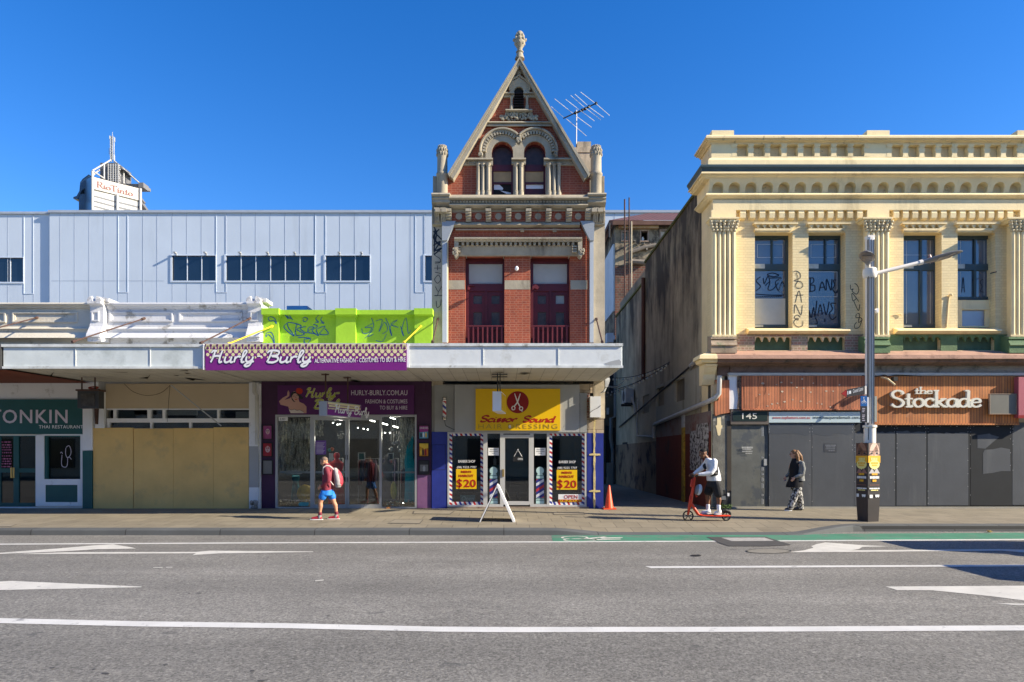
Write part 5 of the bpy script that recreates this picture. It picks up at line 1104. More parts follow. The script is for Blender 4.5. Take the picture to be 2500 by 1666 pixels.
def column(mb, cx, yt, yb, r, yc, ref=Y0):
    x = X(cx, ref); R = PX(r); prof = [(R*1.5, yb+12), (R*1.5, yb-3), (R*1.2, yb-4.5), (R*1.4, yb-6), (R*1.0, yb-8), (R*.95, yt+9), (R*1.15, yt+8), (R*.95, yt+7), (R*1.1, yt+5), (R*1.5, yt+1), (R*1.6, yt)]
    mb.lathe(x, yc, [(r_, Z(y_, ref)) for r_, y_ in prof], 12)
mb = MB(); column(mb, 1248.5, 239, 266, 3.0, Y0-.06); column(mb, 1286.5, 239, 266, 3.0, Y0-.06); part('colonnette', mb, stone, gb_, sm=True)
mb = MB(); profile_strip(mb, 1234, 1300, [(266.5, .18), (269, .19), (271, .15), (276, .06)], Y0+.02); part('vent_sill', mb, stone, gb_)
vn = MB(); vn.pprism([(1254, 266), (1254, 225)]+arcpx(1266.5, 224, 12, 180, 0, 10)+[(1279, 266)], Y0-.012, Y0-.004); vo = part('vent', vn, black2, gb_)
mb = MB()
for i in range(6): zc = Z(261-i*6.2); mb.face([(X(1254.5), Y0-.08, zc-.03), (X(1278.5), Y0-.08, zc-.03), (X(1278.5), Y0-.015, zc+.03), (X(1254.5), Y0-.015, zc+.03)]); mb.face([(X(1254.5), Y0-.015, zc+.025), (X(1278.5), Y0-.015, zc+.025), (X(1278.5), Y0-.08, zc-.035), (X(1254.5), Y0-.08, zc-.035)])
part('vent_louvres', mb, mat('dark louvre', (.06, .03, .025), .7), vo)
# twin arch surrounds
mb = MB(); 
archpoly = [(1185.5, 388)]+arcpx(1226.5, 372.5, 41, 180, 20, 16)+[(1266, 352)]+arcpx(1305.5, 372.5, 41, 160, 0, 16)+[(1346.5, 388), (1331.7, 388)]+arcpx(1305.5, 373, 26.2, 0, 180, 14)+[(1279.3, 388), (1252.5, 388)]+arcpx(1226.5, 373, 26, 0, 180, 14)+[(1200.5, 388)]
mb.pprism(archpoly, Y0-.05, Y0+.008, ref=Y0)
for cx, a0, a1 in ((1226.5, 182, 42), (1305.5, 138, -2)):
    mb.pprism(arcpx(cx, 372.5, 55.5, a0, a1, 22)+arcpx(cx, 372.5, 48, a1, a0, 22), Y0-.10, Y0+.008, ref=Y0)
mb.pprism([(1171, 372), (1178.5, 372), (1178.5, 388), (1171, 388)], Y0-.10, Y0+.008, ref=Y0); mb.pprism([(1353.5, 372), (1361, 372), (1361, 388), (1353.5, 388)], Y0-.10, Y0+.008, ref=Y0)
part('arch_surround', mb, stone, gb_)
mb = MB(); mb.pprism([(1178, 388)]+arcpx(1226.5, 372.5, 48.5, 180, 46, 16)+arcpx(1305.5, 372.5, 48.5, 134, 0, 16)+[(1354, 388), (1346, 388)]+arcpx(1305.5, 372.5, 40.5, 0, 160, 12)+arcpx(1226.5, 372.5, 40.5, 20, 180, 12)+[(1186, 388)], Y0-.006, Y0+.006, ref=Y0); part('arch_groove', mb, stone2, gb_)
mb = MB()
for cx, a0, a1 in ((1226.5, 183, 46), (1305.5, 134, -3)):
    for r, w_, p in ((53.8, .07, .13), (50, .045, .09)):
        P = arcpx(cx, 372.5, r, a0, a1, 26); mb.tube([(X(a), Y0-p, Z(b)) for a, b in P], w_*.5, 6)
    n = 15
    for i in range(n):
        an = math.radians(a0+(a1-a0)*(i+.5)/n); rr = 44.5; c0 = (X(cx+rr*math.cos(an)), Z(372.5-rr*math.sin(an))); w2, h2 = PX(2.3), PX(3.4); ca, sa = math.cos(an), math.sin(an)
        q = [(c0[0]+ca*dx-sa*dy, c0[1]+sa*dx+ca*dy) for dx, dy in ((-h2, -w2), (h2, -w2), (h2, w2), (-h2, w2))]; mb.prism(q, Y0-.115, Y0-.004)
    P = arcpx(cx, 373, 40, a0 if a0 > 150 else 128, a1 if a1 < 30 else 52, 20); mb.tube([(X(a), Y0-.06, Z(b)) for a, b in P], .015, 5)
for x in (1174, 1357): 
    for i in range(9): mb.ell((X(x+random.uniform(-4, 4)), Y0-.12, Z(380+random.uniform(-6, 5))), (.035, .04, .04), 6, 4)
for i in range(14): mb.ell((X(1266+random.uniform(-5, 5)), Y0-.12, Z(345+random.uniform(-8, 6))), (.035, .04, .045), 6, 4)
part('arch_moulding', mb, stone, gb_)
mb = MB()
for cx, r in ((1167.7, 4), (1179, 4), (1192, 4.6), (1259.7, 4.4), (1272, 4.4), (1340, 4.6), (1352.4, 4), (1364, 4)):
    c_ = MB(); column(c_, cx, 403, 476, r, Y0-.07); part('column', c_, stone, gb_, sm=True)
mb = MB()
for a, b in ((1163, 1200.5), (1252.4, 1279.3), (1331.8, 1369)): mb.pb(a, b, 404, 476, Y0-.012, Y0+.02, ref=Y0)
part('column_backing', mb, stone, gb_)
# upper windows
for cx, x0, x1, pan in ((1226.5, 1200.5, 1252.4, 0), (1305.5, 1279.3, 1331.8, 1)):
    fr = MB(); yy = Y0+.18
    for q in ((x0, x0+4, 373, 476), (x1-4, x1, 373, 476), (x0+4, x1-4, 396, 409), (x0+4, x1-4, 409, 412), (x0+4, x1-4, 439, 444), (x0+4, x1-4, 470, 476)): fr.pb(*q, yy, yy+.1, ref=Y0)
    fr.pprism(arcpx(cx, 373, 26, 0, 180, 14)+arcpx(cx, 373, 22.5, 180, 0, 14), yy, yy+.1, ref=Y0)
    w = part('window', fr, maroon, gb_)
    g = MB(); g.pprism([(x0+2, 398), (x0+2, 373)]+arcpx(cx, 373, 23, 180, 0, 12)+[(x1-2, 398)], yy+.05, yy+.06, ref=Y0); part('window_glass', g, mat('dim glass', (.05, .025, .022), .4, .5, 5), w)
    g = MB(); g.pb(x0+4, x1-4, 412, 439, yy+.03, yy+.05, ref=Y0); part('window_blind', g, mat('yellowed blind', (.45, .31, .15), .7, .15, 3), w)
    g = MB(); g.pb(x0+4, x1-4, 444, 470, yy+.04, yy+.05, ref=Y0); part('window_glass', g, black2 if pan == 0 else maroon, w)
    g = MB()
    if pan == 0: g.flat(C5([(592, 1380), (640, 1395), (672, 1425), (668, 1440), (592, 1438)]), yy+.038); g.flat(C5([(640, 1443), (740, 1465), (738, 1476), (700, 1476)]), yy+.038)
    else: g.flat(C5([(870, 1372), (1022, 1372), (1020, 1430), (870, 1430)]), yy+.038)
    part('window_paper', g, white, w)
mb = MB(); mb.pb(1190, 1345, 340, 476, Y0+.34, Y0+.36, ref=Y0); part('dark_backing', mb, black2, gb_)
# corner turrets
for x0, x1, pier_ in ((1067.5, 1093.3, (1056, 1070)), (1441, 1468, (1465, 1477))):
    t_ = MB(); cx = (x0+x1)/2; r = PX((x1-x0)/2); t_.lathe(X(cx), Y0-.06, [(r_*r, Z(y_)) for r_, y_ in ((1, 490), (1, 435), (1.08, 433), (1.16, 431), (1.16, 428), (1.08, 426), (.98, 424), (.96, 388), (1.0, 385), (1.0, 376), (.95, 370), (.8, 363), (.55, 359), (.2, 357))], 20)
    tt = part('turret', t_, stone, gb_, sm=True)
    lv = MB()
    for i in range(14):
        for k, (rr, zc) in enumerate(((1.0, 381), (.97, 372), (.75, 364))): t = i*2*math.pi/14+k*.2; lv.ell((X(cx)+r*rr*math.cos(t), Y0-.06+r*rr*math.sin(t), Z(zc)), (.03, .03, .065), 6, 4)
    part('turret_leaves', lv, stone2, tt, sm=True)
    mb = MB(); mb.pb(pier_[0], pier_[1], 427, 495, Y0+.10, Y0+.5, ref=Y0); part('rear_pier', mb, stone, gb_)
mb = MB(); mb.pb(1409, 1444, 346, 420, Y0+3, Y0+4, ref=Y0+3) if False else mb.box(X(1409, Y0+.6), X(1443, Y0+.6), Y0+.6, Y0+1.8, 3, Z(346, Y0+.6)); mb.box(X(1409, Y0+.6)-.1, X(1449, Y0+.6), Y0+.55, Y0+1.9, Z(374, Y0+.6), Z(362, Y0+.6)); mb.box(X(1409, Y0+.6), X(1446, Y0+.6), Y0+.57, Y0+1.9, Z(420, Y0+.6), Z(375, Y0+.6)); part('chimney', mb, greyr, gb_)
# main cornice
mb = MB(); profile_strip(mb, 1096, 1437, [(476, .20), (480, .42), (483, .44), (487, .38), (489, .30), (497.5, .28), (498, .34), (501, .36), (503, .30), (506, .28), (508, .24), (511, .12), (545, .10)], Y0+.3)
part('cornice', mb, stone, gb_)
mb = MB()
for i in range(42): mb.ell((X(1101+i*7.82, Y0-.3), Y0-.30, Z(493.3, Y0-.3)), (.035, .05, .042), 8, 6)
part('bead_moulding', mb, stone, gb_, sm=True)
pan = MB(); crb = MB(); rb = MB()
for i in range(7):
    cx = 1030+(340, 517, 698, 877, 1058, 1240, 1420)[i]/3.734; rb.pb(cx-17.5, cx+17.5, 520, 544.5, Y0-.115, Y0-.095, ref=Y0)
    pan.lathe(0, 0, [], 1) if False else pan.prism([(X(cx)+.1*math.cos(t*math.pi/9), Z(532.5)+.1*math.sin(t*math.pi/9)) for t in range(18)], Y0-.14, Y0-.11)
    crb.pprism([(cx-17.5, 520), (cx-17.5, 513), (cx-14.5, 513), (cx-14.5, 510), (cx+14.5, 510), (cx+14.5, 513), (cx+17.5, 513), (cx+17.5, 520)], Y0-.13, Y0-.09, ref=Y0)
part('brick_panel', rb, redbrick, gb_); part('rosette', pan, stone, gb_)
for i in range(8):
    cx = 1030+(250, 428, 608, 790, 969, 1150, 1334, 1505)[i]/3.734; x0, x1 = X(cx-6.5), X(cx+6.5)
    prof = [(509, .38), (515, .38), (518, .34), (520, .36), (524, .30), (527, .31), (531, .24), (534, .25), (538, .18), (543, .15), (545, .10)]
    crb.loft([[(x, Y0-p, Z(y_, Y0-p)) for y_, p in prof]+[(x, Y0, Z(545)), (x, Y0, Z(509))] for x in (x1, x0)])
part('corbel', crb, stone, gb_)
mb = MB(); profile_strip(mb, 1105, 1416, [(545, .18), (549, .20), (552, .14), (554, .10), (556, .06)], Y0+.02); part('string_course', mb, stone, gb_)
for x0, x1 in ((1052.8, 1098), (1435.5, 1481)):
    mb = MB(); profile_strip(mb, x0, x1, [(471, .40), (474, .46), (477, .44), (480, .38), (484, .40), (487, .36), (494, .36), (497, .32), (500, .28), (504, .24), (507, .20), (547, .16), (549, .14), (552, .04)], Y0+.4); part('corner_cornice', mb, stone, gb_)
    mb = MB()
    for cx in (x0+16, x0+31):
        for dx in (-4, 0, 4):
            prof = [(507, .40), (516, .42), (519, .34), (530, .26), (540, .22), (544, .18)]; mb.loft([[(x, Y0-p, Z(y_, Y0-p)) for y_, p in prof]+[(x, Y0, Z(544)), (x, Y0, Z(507))] for x in (X(cx+dx+1.6), X(cx+dx-1.6))])
        mb.pb(cx-6.5, cx+6.5, 508, 517, Y0-.44, Y0-.1)
    part('scroll_bracket', mb, stone, gb_)
for x0, x1, nm in ((1054.6, 1081, 0), (1449, 1476.5, 1)):
    mb = MB(); mb.pb(x0, x1, 508, 943 if nm == 0 else 1022, Y0-.03, Y0+.5, ref=Y0); mb.pb(x0+9, x1, 549, 840, Y0-.06, Y0-.031, ref=Y0) if False else None; part('render_pier', mb, greyr, gb_)
gr = mat('black graffiti', (.012, .012, .014), .5); mb = MB()
for q in ([(1060, 555), (1066, 570), (1064, 590), (1076, 600), (1058, 580), (1072, 560)], [(1058, 600), (1075, 590), (1062, 612), (1078, 606), (1060, 622)], [(1058, 565), (1078, 585)], [(1062, 560), (1060, 615)]): pstroke(mb, q, 3.2, Y0-.033)
for q in ([(1078, 616), (1064, 612), (1060, 622), (1074, 632), (1074, 641), (1062, 643)], [(1062, 640), (1076, 640)], [(1060, 655), (1076, 655)], [(1068, 648), (1068, 660)], [(1062, 665), (1076, 668)], [(1062, 680), (1070, 672), (1076, 683), (1068, 692), (1061, 684), (1062, 680)], [(1063, 700), (1070, 712), (1078, 700)], [(1070, 712), (1068, 722), (1061, 722), (1080, 722)], [(1065, 735), (1067, 751), (1075, 746), (1077, 732)]): pstroke(mb, q, 1.5, Y0-.033)
part('graffiti', mb, gr, gb_)
# lower brick storey
mb = MB(); pholewall(mb, 1080, 1450, 545, 925, [(1135.8, 1231.4, 625, 840), (1295, 1391.5, 625, 840)], Y0+.02, Y0+.5); part('brick_wall', mb, redbrick, gb_)
mb = MB(); profile_strip(mb, 1112, 1418, [(559, .05), (562, .05), (563, .0)], Y0+.03); part('cement_scar', mb, mat('cement scar', (.42, .33, .27), .9, .3, 5), gb_)
mb = MB()
for a, b in ((1094.5, 1134.5), (1232, 1294.6), (1393, 1434)): mb.pb(a, b, 684.5, 706.5, Y0+.014, Y0+.03, ref=Y0)
part('stone_band', mb, stone, gb_)
# hood cornice
mb = MB(); profile_strip(mb, 1109, 1421.5, [(579.5, .40), (583, .40), (585, .34), (589, .30), (591, .29), (591.5, .10), (599, .10), (600, .16), (624, .12), (626, .0)], Y0+.03)
for s_, x in ((-1, 1109), (1, 1421.5)): mb.pprism([(x, 583), (x-s_*11, 583), (x-s_*9, 622), (x-s_*3, 627), (x, 624)] if s_ < 0 else [(x, 583), (x-11, 583), (x-9, 622), (x-3, 627), (x, 624)], Y0-.30, Y0+.02)
o = part('hood_cornice', mb, stone, gb_)
mb = MB()
for i in range(24): xx = 1130+i*11.7; mb.pb(xx-3, xx+3, 591.5, 598, Y0-.26, Y0-.10)
for yy in (600, 606, 612): mb.pb(1397, 1408, yy, yy+3.5, Y0-.26, Y0-.1); mb.pb(1115, 1124, yy, yy+3.5, Y0-.26, Y0-.1)
part('dentil', mb, stone, o)
mb = MB()
for x in (1113, 1418):
    for i in range(12): mb.ell((X(x+random.uniform(-5, 4)), Y0-.28, Z(622+random.uniform(-7, 5))), (.04, .05, .045), 6, 4)
part('carved_stop', mb, stone2, o)
mb = MB()   # scalloped lintels
for x0, x1 in ((1135.8, 1231.4), (1295, 1391.5)):
    x0 += 1; x1 -= 1; w_ = x1-x0; pts = [(x0, 600), (x1, 600), (x1, 628)]
    pts += [(x1-w_*.02, 624), (x1-w_*.12, 618.5), (x1-w_*.28, 618), (x1-w_*.40, 623), (x1-w_*.43, 617.5), (x1-w_*.5, 623), (x1-w_*.57, 623), (x1-w_*.60, 617.5), (x1-w_*.64, 623), (x1-w_*.75, 618), (x1-w_*.88, 618), (x1-w_*.97, 624), (x0, 626)]
    mb.pprism(pts, Y0-.09, Y0+.3, ref=Y0)
part('lintel', mb, mat('stained lintel', (.42, .36, .27), .85, .15, 2, .2, 20, stain=(.42, .27, .09), ssc=1.5, st=.60), gb_)
for x0, x1, k_ in ((1135.8, 1231.4, 0), (1295, 1391.5, 1)):
    yy = Y0+.30; fr = MB()
    for q in ((x0, x0+8, 626, 840), (x1-4, x1, 626, 840), (x0+8, x1-4, 626, 638), (x0+8, x1-4, 688, 706), (x0+48, x0+53, 706, 840)): fr.pb(*q, yy-.04, yy+.1, ref=Y0)
    # door leaves with square and tall lights
    for lx0, lx1 in ((x0+8, x0+48), (x0+53, x1-4)):
        m_ = (lx1-lx0)*.2
        for q in ((lx0, lx1, 706, 716), (lx0, lx0+m_+3, 716, 840), (lx1-m_, lx1, 716, 840), (lx0+m_+3, lx1-m_, 737, 757), (lx0+m_+3, lx1-m_, 792, 800)): fr.pb(*q, yy, yy+.06, ref=Y0)
    w = part('balcony_door', fr, maroon, gb_)
    for lx0, lx1, c_ in ((x0+8, x0+48, 0), (x0+53, x1-4, 1)):
        m_ = (lx1-lx0)*.2
        for t_, u_ in ((716, 737), (757, 792)):
            g = MB(); g.pb(lx0+m_+3, lx1-m_, t_, u_, yy+.03, yy+.04, ref=Y0); part('door_pane', g, mat('pale pane', (.24, .27, .26), .3, .1) if (t_ == 716 and c_ and k_) else mat('dull pane', (.055, .045, .04), .25, .4, 4), w)
        g = MB(); g.pb(lx0+m_+3, lx1-m_, 800, 840, yy+.03, yy+.04, ref=Y0); part('door_panel', g, maroon, w)
    g = MB(); g.pb(x0+8, x1-5, 638.5, 687.5, yy+.0, yy+.02, ref=Y0); part('fanlight_panel', g, mat('pale fanlight board', (.40, .40, .36), .6, .06, 2), w)
    g = MB(); g.pb(x0+3, x1, 794, 797, Y0+.04, Y0+.1, ref=Y0)
    for i in range(8): xx = x0+8+i*11.6; g.pb(xx-1.8, xx+1.8, 797, 842, Y0+.05, Y0+.09, ref=Y0)
    part('balustrade', g, mat('maroon rail', (.12, .02, .025), .45, .2, 3), gb_)
    g = MB(); g.pprism(C6([(413, 940), (475, 937), (478, 948), (420, 950), (440, 966), (430, 985), (413, 985)]) if k_ == 0 else C6([(1008, 935), (1030, 930), (1060, 945), (1072, 965), (1055, 980), (1030, 970), (1010, 985)]), yy-.1, yy-.05, ref=Y0); part('broken_fretwork', g, mat('maroon rail', (.12, .02, .025), .45), w)
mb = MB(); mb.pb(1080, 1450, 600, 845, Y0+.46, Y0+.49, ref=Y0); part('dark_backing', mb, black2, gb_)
for cx in (1275, 1354): mb = MB(); mb.pb(cx-4.5, cx+4.5, 559, 567, Y0-.03, Y0+.02, ref=Y0); mb.ell((X(cx), Y0-.05, Z(563)), (.015, .03, .015), 6, 4); part('anchor_plate', mb, greyr, gb_)
shell(gb_, 1057, 1476, 500, Y0+4.7, Y0+12)
mb = MB(); mb.box(X(1057), X(1476), Y0+.51, Y0+4.7, 4.2, Z(500)); part('rear_walls', mb, greyr, gb_)
# pipes with funnels
grp = mat('pale blue-grey downpipe', (.42, .46, .50), .5, .04, 2)
for k_, f_, p_ in ((0, [(188, 395), (312, 395), (235, 570), (190, 570)], (190, 229)), (1, [(1440, 395), (1565, 395), (1560, 570), (1526, 570)], (1526, 1560))):
    t = thing('downpipe', 'boxed white downpipe with flared top on the '+('left' if k_ == 0 else 'right')+' side of the gabled brick front', 'pipe', (X(C6([(p_[0], 0)])[0][0]), Y0-.1, Z(836)))
    mb = MB(); mb.pprism(C6(f_), Y0-.20, Y0-.034, ref=Y0); part('flared_head', mb, mat('downpipe head', (.30, .33, .36), .5, .04, 2), t)
    a, b = C6([(p_[0], 0), (p_[1], 0)]); mb = MB(); mb.pb(a[0], b[0], 592.5, 838, Y0-.14, Y0-.034, ref=Y0); mb.pb(b[0]-2, b[0]+1, 592.5, 838, Y0-.1, Y0-.034, ref=Y0) if k_ == 0 else None; part('pipe', mb, grp, t)
    if k_ == 0: mb = MB(); mb.pb(1091.5, 1094.8, 592.5, 838, Y0-.05, Y0-.0341, ref=Y0); part('edge_strip', mb, cream, t)
mb = MB(); mb.ell((X(1261.5, Y0-.45), Y0-.45, Z(656, Y0-.45)), (.055, .09, .07), 10, 8); mb.tube([(X(1262, Y0-.3), Y0-.3, Z(656, Y0-.3)), (X(1262), Y0+.02, Z(660))], .02, 6); single('wall_lamp', mb, white, 'small white bulkhead lamp on the brick pier between the balcony doors', 'lamp', sm=True)
# ---- antenna on the roof
an = thing('tv_antenna', 'tall multi-element television antenna on a mast beside the gable', 'antenna', (X(1407), Y0+1, Z(400)))
ya = Y0+1.0; P5 = lambda x, y_, dy=0: (X(*[cr(3.564, 1040, 60, [(x, y_)])[0][0]], ya+dy), ya+dy, Z(cr(3.564, 1040, 60, [(x, y_)])[0][1], ya+dy))
mb = MB(); mb.tube([P5(1308, 1150), P5(1310, 745)], .018, 8); part('mast', mb, mat('galvanised', (.5, .5, .5), .4, metal=.4), an)
mb = MB(); mb.tube([P5(1195, 818), P5(1485, 685)], .02, 8); mb.tube([P5(1300, 775), P5(1420, 715)], .032, 8)
for x, y_ in ((1300, 770), (1360, 745), (1385, 735), (1420, 715), (1480, 687)): mb.ell(P5(x, y_), (.05, .05, .05), 8, 6)
part('boom', mb, blackm, an)
mb = MB()
for a, b in (((1090, 715), (1197, 808)), ((1222, 822), (1395, 970)), ((1120, 648), (1280, 775)), ((1310, 800), (1440, 895)), ((1215, 652), (1330, 740)), ((1345, 750), (1465, 840)), ((1260, 618), (1375, 718)), ((1390, 728), (1520, 830)), ((1295, 606), (1400, 700)), ((1415, 715), (1545, 808)), ((1345, 588), (1475, 688)), ((1480, 690), (1597, 792))): mb.tube([P5(*a, -.5), P5(*b, .5)], .0085, 5)
part('elements', mb, mat('bright aluminium', (.7, .7, .7), .35, metal=.5), an)

# BARBER SHOP FRONT
def bcol(): pass
mb = MB(); pholewall(mb, 1054, 1432, 938, 1241, [(1093, 1431, 1057, 1238)], Y0, Y0+.2); part('shopfront_wall', mb, mat('grey render', (.27, .27, .25), .8, .08, 2), gb_)
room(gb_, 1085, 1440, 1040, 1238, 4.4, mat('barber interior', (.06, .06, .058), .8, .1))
bd = mat('grey sign board', (.36, .37, .37), .5, .04, 2)
mb = MB(); mb.pb(1110.5, 1414, 941, 1056, Y0-.12, Y0-.003, ref=Y0); part('fascia_board', mb, bd, gb_)
mb = MB(); mb.pb(1061.5, 1109.5, 941, 1055, Y0-.05, Y0-.003, ref=Y0); mb.pb(1415, 1431.5, 961, 1056, Y0-.12, Y0-.003, ref=Y0); part('side_board', mb, greyr if False else mat('grey side board', (.30, .31, .30), .6, .06, 2), gb_)
mb = MB(); mb.pb(1414, 1473, 938, 960, Y0-.02, Y0+.01, ref=Y0); mb.pb(1432, 1474, 1022, 1058, Y0-.02, Y0+.01, ref=Y0); part('tiled_patch', mb, bricks('cream tiles', (.45, .35, .24), (.40, .32, .22), (.2, .15, .1), bw=.4, bh=.3, ms=.01, squash=1), gb_)
mb = MB(); mb.pb(1432, 1440, 960, 1022, Y0-.015, Y0+.01, ref=Y0); mb.pb(1467, 1473.5, 948, 1057, Y0-.018, Y0+.3, ref=Y0); part('exposed_brick', mb, bricks('crumbling brick', (.35, .12, .08), (.28, .16, .12), (.4, .33, .27), bump=1, var=.6), gb_)
mb = MB(); mb.pb(1054.6, 1092.5, 1055, 1241.5, Y0-.06, Y0+.001, ref=Y0); mb.pb(1432.5, 1472.5, 1058, 1242, Y0-.07, Y0+.35, ref=Y0); part('blue_wall', mb, blue, gb_)
ywf = mat('filled wall crack', (.62, .50, .22), .9, .3, 4, .6, 30, stain=(.25, .14, .05), ssc=9, st=.56); mb = MB()
def jag(x0, x1, ya_, yb_):
    L_, R_ = [], []; n = 22
    for i in range(n+1): yy = ya_+(yb_-ya_)*i/n; L_.append((x0+random.uniform(-1, 1), yy)); R_.append((x1+random.uniform(-1, 1), yy))
    return L_+R_[::-1]
mb.pprism(jag(1448, 1452.5, 1024, 1243), Y0-.085, Y0-.069, ref=Y0)
for yy in (1110, 1199): mb.pprism([(1438, yy-1), (1446, yy-3), (1456, yy-2), (1464, yy-2), (1465, yy+2), (1455, yy+3), (1447, yy+2), (1437, yy+2)], Y0-.09, Y0-.068, ref=Y0)
part('crack_filler', mb, ywf, gb_)
mb = MB(); mb.pb(1093, 1437, 1237, 1245, Y0-.10, Y0+.25, ref=Y0); part('step', mb, mat('worn step', (.28, .22, .17), .85, .2, 4, .3, 20, stain=(.14, .06, .04), ssc=4, st=.58), gb_)
fr = MB()
for q in ((1093, 1431, 1055.5, 1059), (1093, 1097, 1059, 1237), (1180, 1190, 1059, 1237), (1221, 1229, 1059, 1237), (1294, 1303, 1059, 1237), (1335, 1341, 1059, 1237), (1427, 1431, 1059, 1237), (1097, 1180, 1233, 1237), (1341, 1427, 1233, 1237), (1190, 1221, 1231, 1237), (1303, 1335, 1231, 1237), (1229, 1294, 1062, 1070), (1229, 1233, 1070, 1232), (1291, 1294, 1070, 1232), (1233, 1291, 1224, 1233)): fr.pb(*q, Y0-.07, Y0+.06, ref=Y0)
sf2 = part('shopfront_frame', fr, mat('bright aluminium frame', (.50, .50, .49), .4, .04, 2), gb_)
for nm, a, b in (('window_glass', 1096, 1181), ('sidelight_glass', 1189, 1222), ('door_glass', 1232, 1292), ('sidelight_glass', 1302, 1336), ('window_glass', 1340, 1428)): mb = MB(); mb.pb(a, b, 1058, 1234, Y0-.01, Y0+.0, ref=Y0); part(nm, mb, glz, sf2)
mb = MB(); mb.pb(1226, 1231, 1146, 1164, Y0-.09, Y0-.07, ref=Y0); part('door_handle', mb, mat('brass', (.5, .36, .14), .35, metal=.8), sf2)
# striped tape round the windows
tape = striped('barber tape', (.45, .02, .03), (.02, .03, .25), (.75, .75, .75), math.radians(60), .24); tape2 = striped('barber tape b', (.45, .02, .03), (.02, .03, .25), (.75, .75, .75), math.radians(25), .26)
for a, b in ((1097.5, 1180), (1341.5, 1427)):
    mb = MB(); mb.pb(a, a+6.5, 1059, 1233, Y0-.016, Y0-.013, ref=Y0); mb.pb(b-6.5, b, 1059, 1233, Y0-.016, Y0-.013, ref=Y0); part('striped_tape', mb, tape, sf2)
    mb = MB(); mb.pb(a+6.5, b-6.5, 1058.5, 1064.5, Y0-.016, Y0-.013, ref=Y0); mb.pb(a+6.5, b-6.5, 1225.5, 1233, Y0-.016, Y0-.013, ref=Y0); part('striped_tape', mb, tape2, sf2)
for dx in (0, 245.5):
    text('BARBER SHOP', 1119+dx, 1160+dx, 1123.5+dx*.006, 1130+dx*.006, Y0-.014, white, sf2, bold=.004)
    text('(08) 9225 7707', 1115.5+dx, 1163.5+dx, 1138.5+dx*.006, 1145+dx*.006, Y0-.014, white, sf2, bold=.004)
    yl__ = Y0-.02; dd = dx*.008
    mb = MB(); mb.pb(1113.5+dx, 1163.5+dx, 1145.5+dd, 1194+dd, yl__-.01, yl__, ref=yl__)
    ms = single('price_sign', mb, yellow, 'yellow haircut price sign in the '+('left' if dx == 0 else 'right')+' barber window', 'sign')
    for s_, a, b, t_, u_, bo in (("MEN'S", 1126, 1151, 1149.5, 1155, .03), ('HAIRCUT', 1120, 1156, 1159, 1165, .03), ('S', 1115, 1128.5, 1171, 1190, .02), ('20', 1132, 1162, 1171, 1190, .02)): text_on(ms, s_, a+dx, b+dx, t_+dd, u_+dd, yl__-.013, m=signred, bold=bo)
for dx in (0, 245.5):
    mb = MB(); mb.pb(1120.7+dx, 1123+dx, 1168.5+dx*.008, 1193+dx*.008, yl__-.016, yl__-.0135); part('dollar_bar', mb, signred, sf2)
oo = mat('open sign cyan', (.25, .45, .5), .5, .1); mb = MB(); mb.pb(1123, 1160, 1209, 1225, Y0+.05, Y0+.07, ref=Y0); op = single('open_sign', mb, mat('open sign pale', (.10, .22, .22), .5), 'pale green Open sign standing at the bottom of the left barber window', 'sign'); text_on(op, 'Open', 1127, 1157, 1212, 1226, Y0+.045, m=oo, bold=.004, shear=.2)
mb = MB(); mb.pb(1363, 1420, 1207, 1219.5, Y0-.025, Y0-.015, ref=Y0); o1 = single('open_sign', mb, white, 'white OPEN SUNDAY sign at the bottom of the right barber window', 'sign'); text_on(o1, 'OPEN', 1377, 1410, 1209, 1218, Y0-.028, m=signred, bold=.004)
mb = MB(); mb.pb(1363, 1420, 1219.5, 1226, Y0-.025, Y0-.015, ref=Y0); add_to(o1, 'lower_band', mb, mat('orange red band', (.5, .07, .01), .5)); text_on(o1, 'SUNDAY', 1366, 1419, 1220.3, 1226.5, Y0-.029, m=yellow, bold=.004)
for x0, x1 in ((1192, 1218), (1306, 1332)):
    mb = MB(); mb.pb(x0, x1, 1094, 1112.5, Y0-.022, Y0-.013, ref=Y0); o1 = single('paper_notice', mb, white, 'white printed paper notice in the '+('left' if x0 < 1250 else 'right')+' sidelight of the barber door', 'notice'); mb = MB()
    for i, (q, w_) in enumerate(((3, .7), (7.5, .8), (12, .3))): mb.flat([((x0+x1)/2-13*w_, 1094+q), ((x0+x1)/2+13*w_, 1094+q), ((x0+x1)/2+13*w_, 1096+q), ((x0+x1)/2-13*w_, 1096+q)], Y0-.024)
    add_to(o1, 'small_print', mb, greyp)
# printed barber poles on the sidelights (flat stickers)
stp = striped('pole stripes', (.42, .03, .04), (.60, .62, .70), (.02, .03, .20), math.radians(-58), .30); pal = mat('pale mint', (.42, .60, .60), .4, .05)
for cx in (1205, 1318.5):
    mb = MB(); mb.pb(cx-9.5, cx+9.5, 1170, 1217, Y0-.016, Y0-.012, ref=Y0); o1 = single('barber_pole_sticker', mb, stp, 'printed barber pole sticker on the '+('left' if cx < 1250 else 'right')+' sidelight of the door', 'sticker')
    mb = MB(); mb.flat(disc(cx, 1149.5, 9.5, 18), Y0-.018); mb.flat([(cx-6, 1158), (cx+6, 1158), (cx+9, 1162), (cx+9, 1170), (cx-9, 1170), (cx-9, 1162)], Y0-.019); mb.flat([(cx-9, 1216), (cx+9, 1216), (cx+10, 1220), (cx+10, 1230), (cx-10, 1230), (cx-10, 1220)], Y0-.019); add_to(o1, 'pole_caps', mb, pal)
    mb = MB(); [mb.flat([(cx-9.4, q), (cx+9.4, q), (cx+9.4, q+1.3), (cx-9.4, q+1.3)], Y0-.021) for q in (1161, 1168.5, 1217, 1221)]; add_to(o1, 'pole_lines', mb, teal)
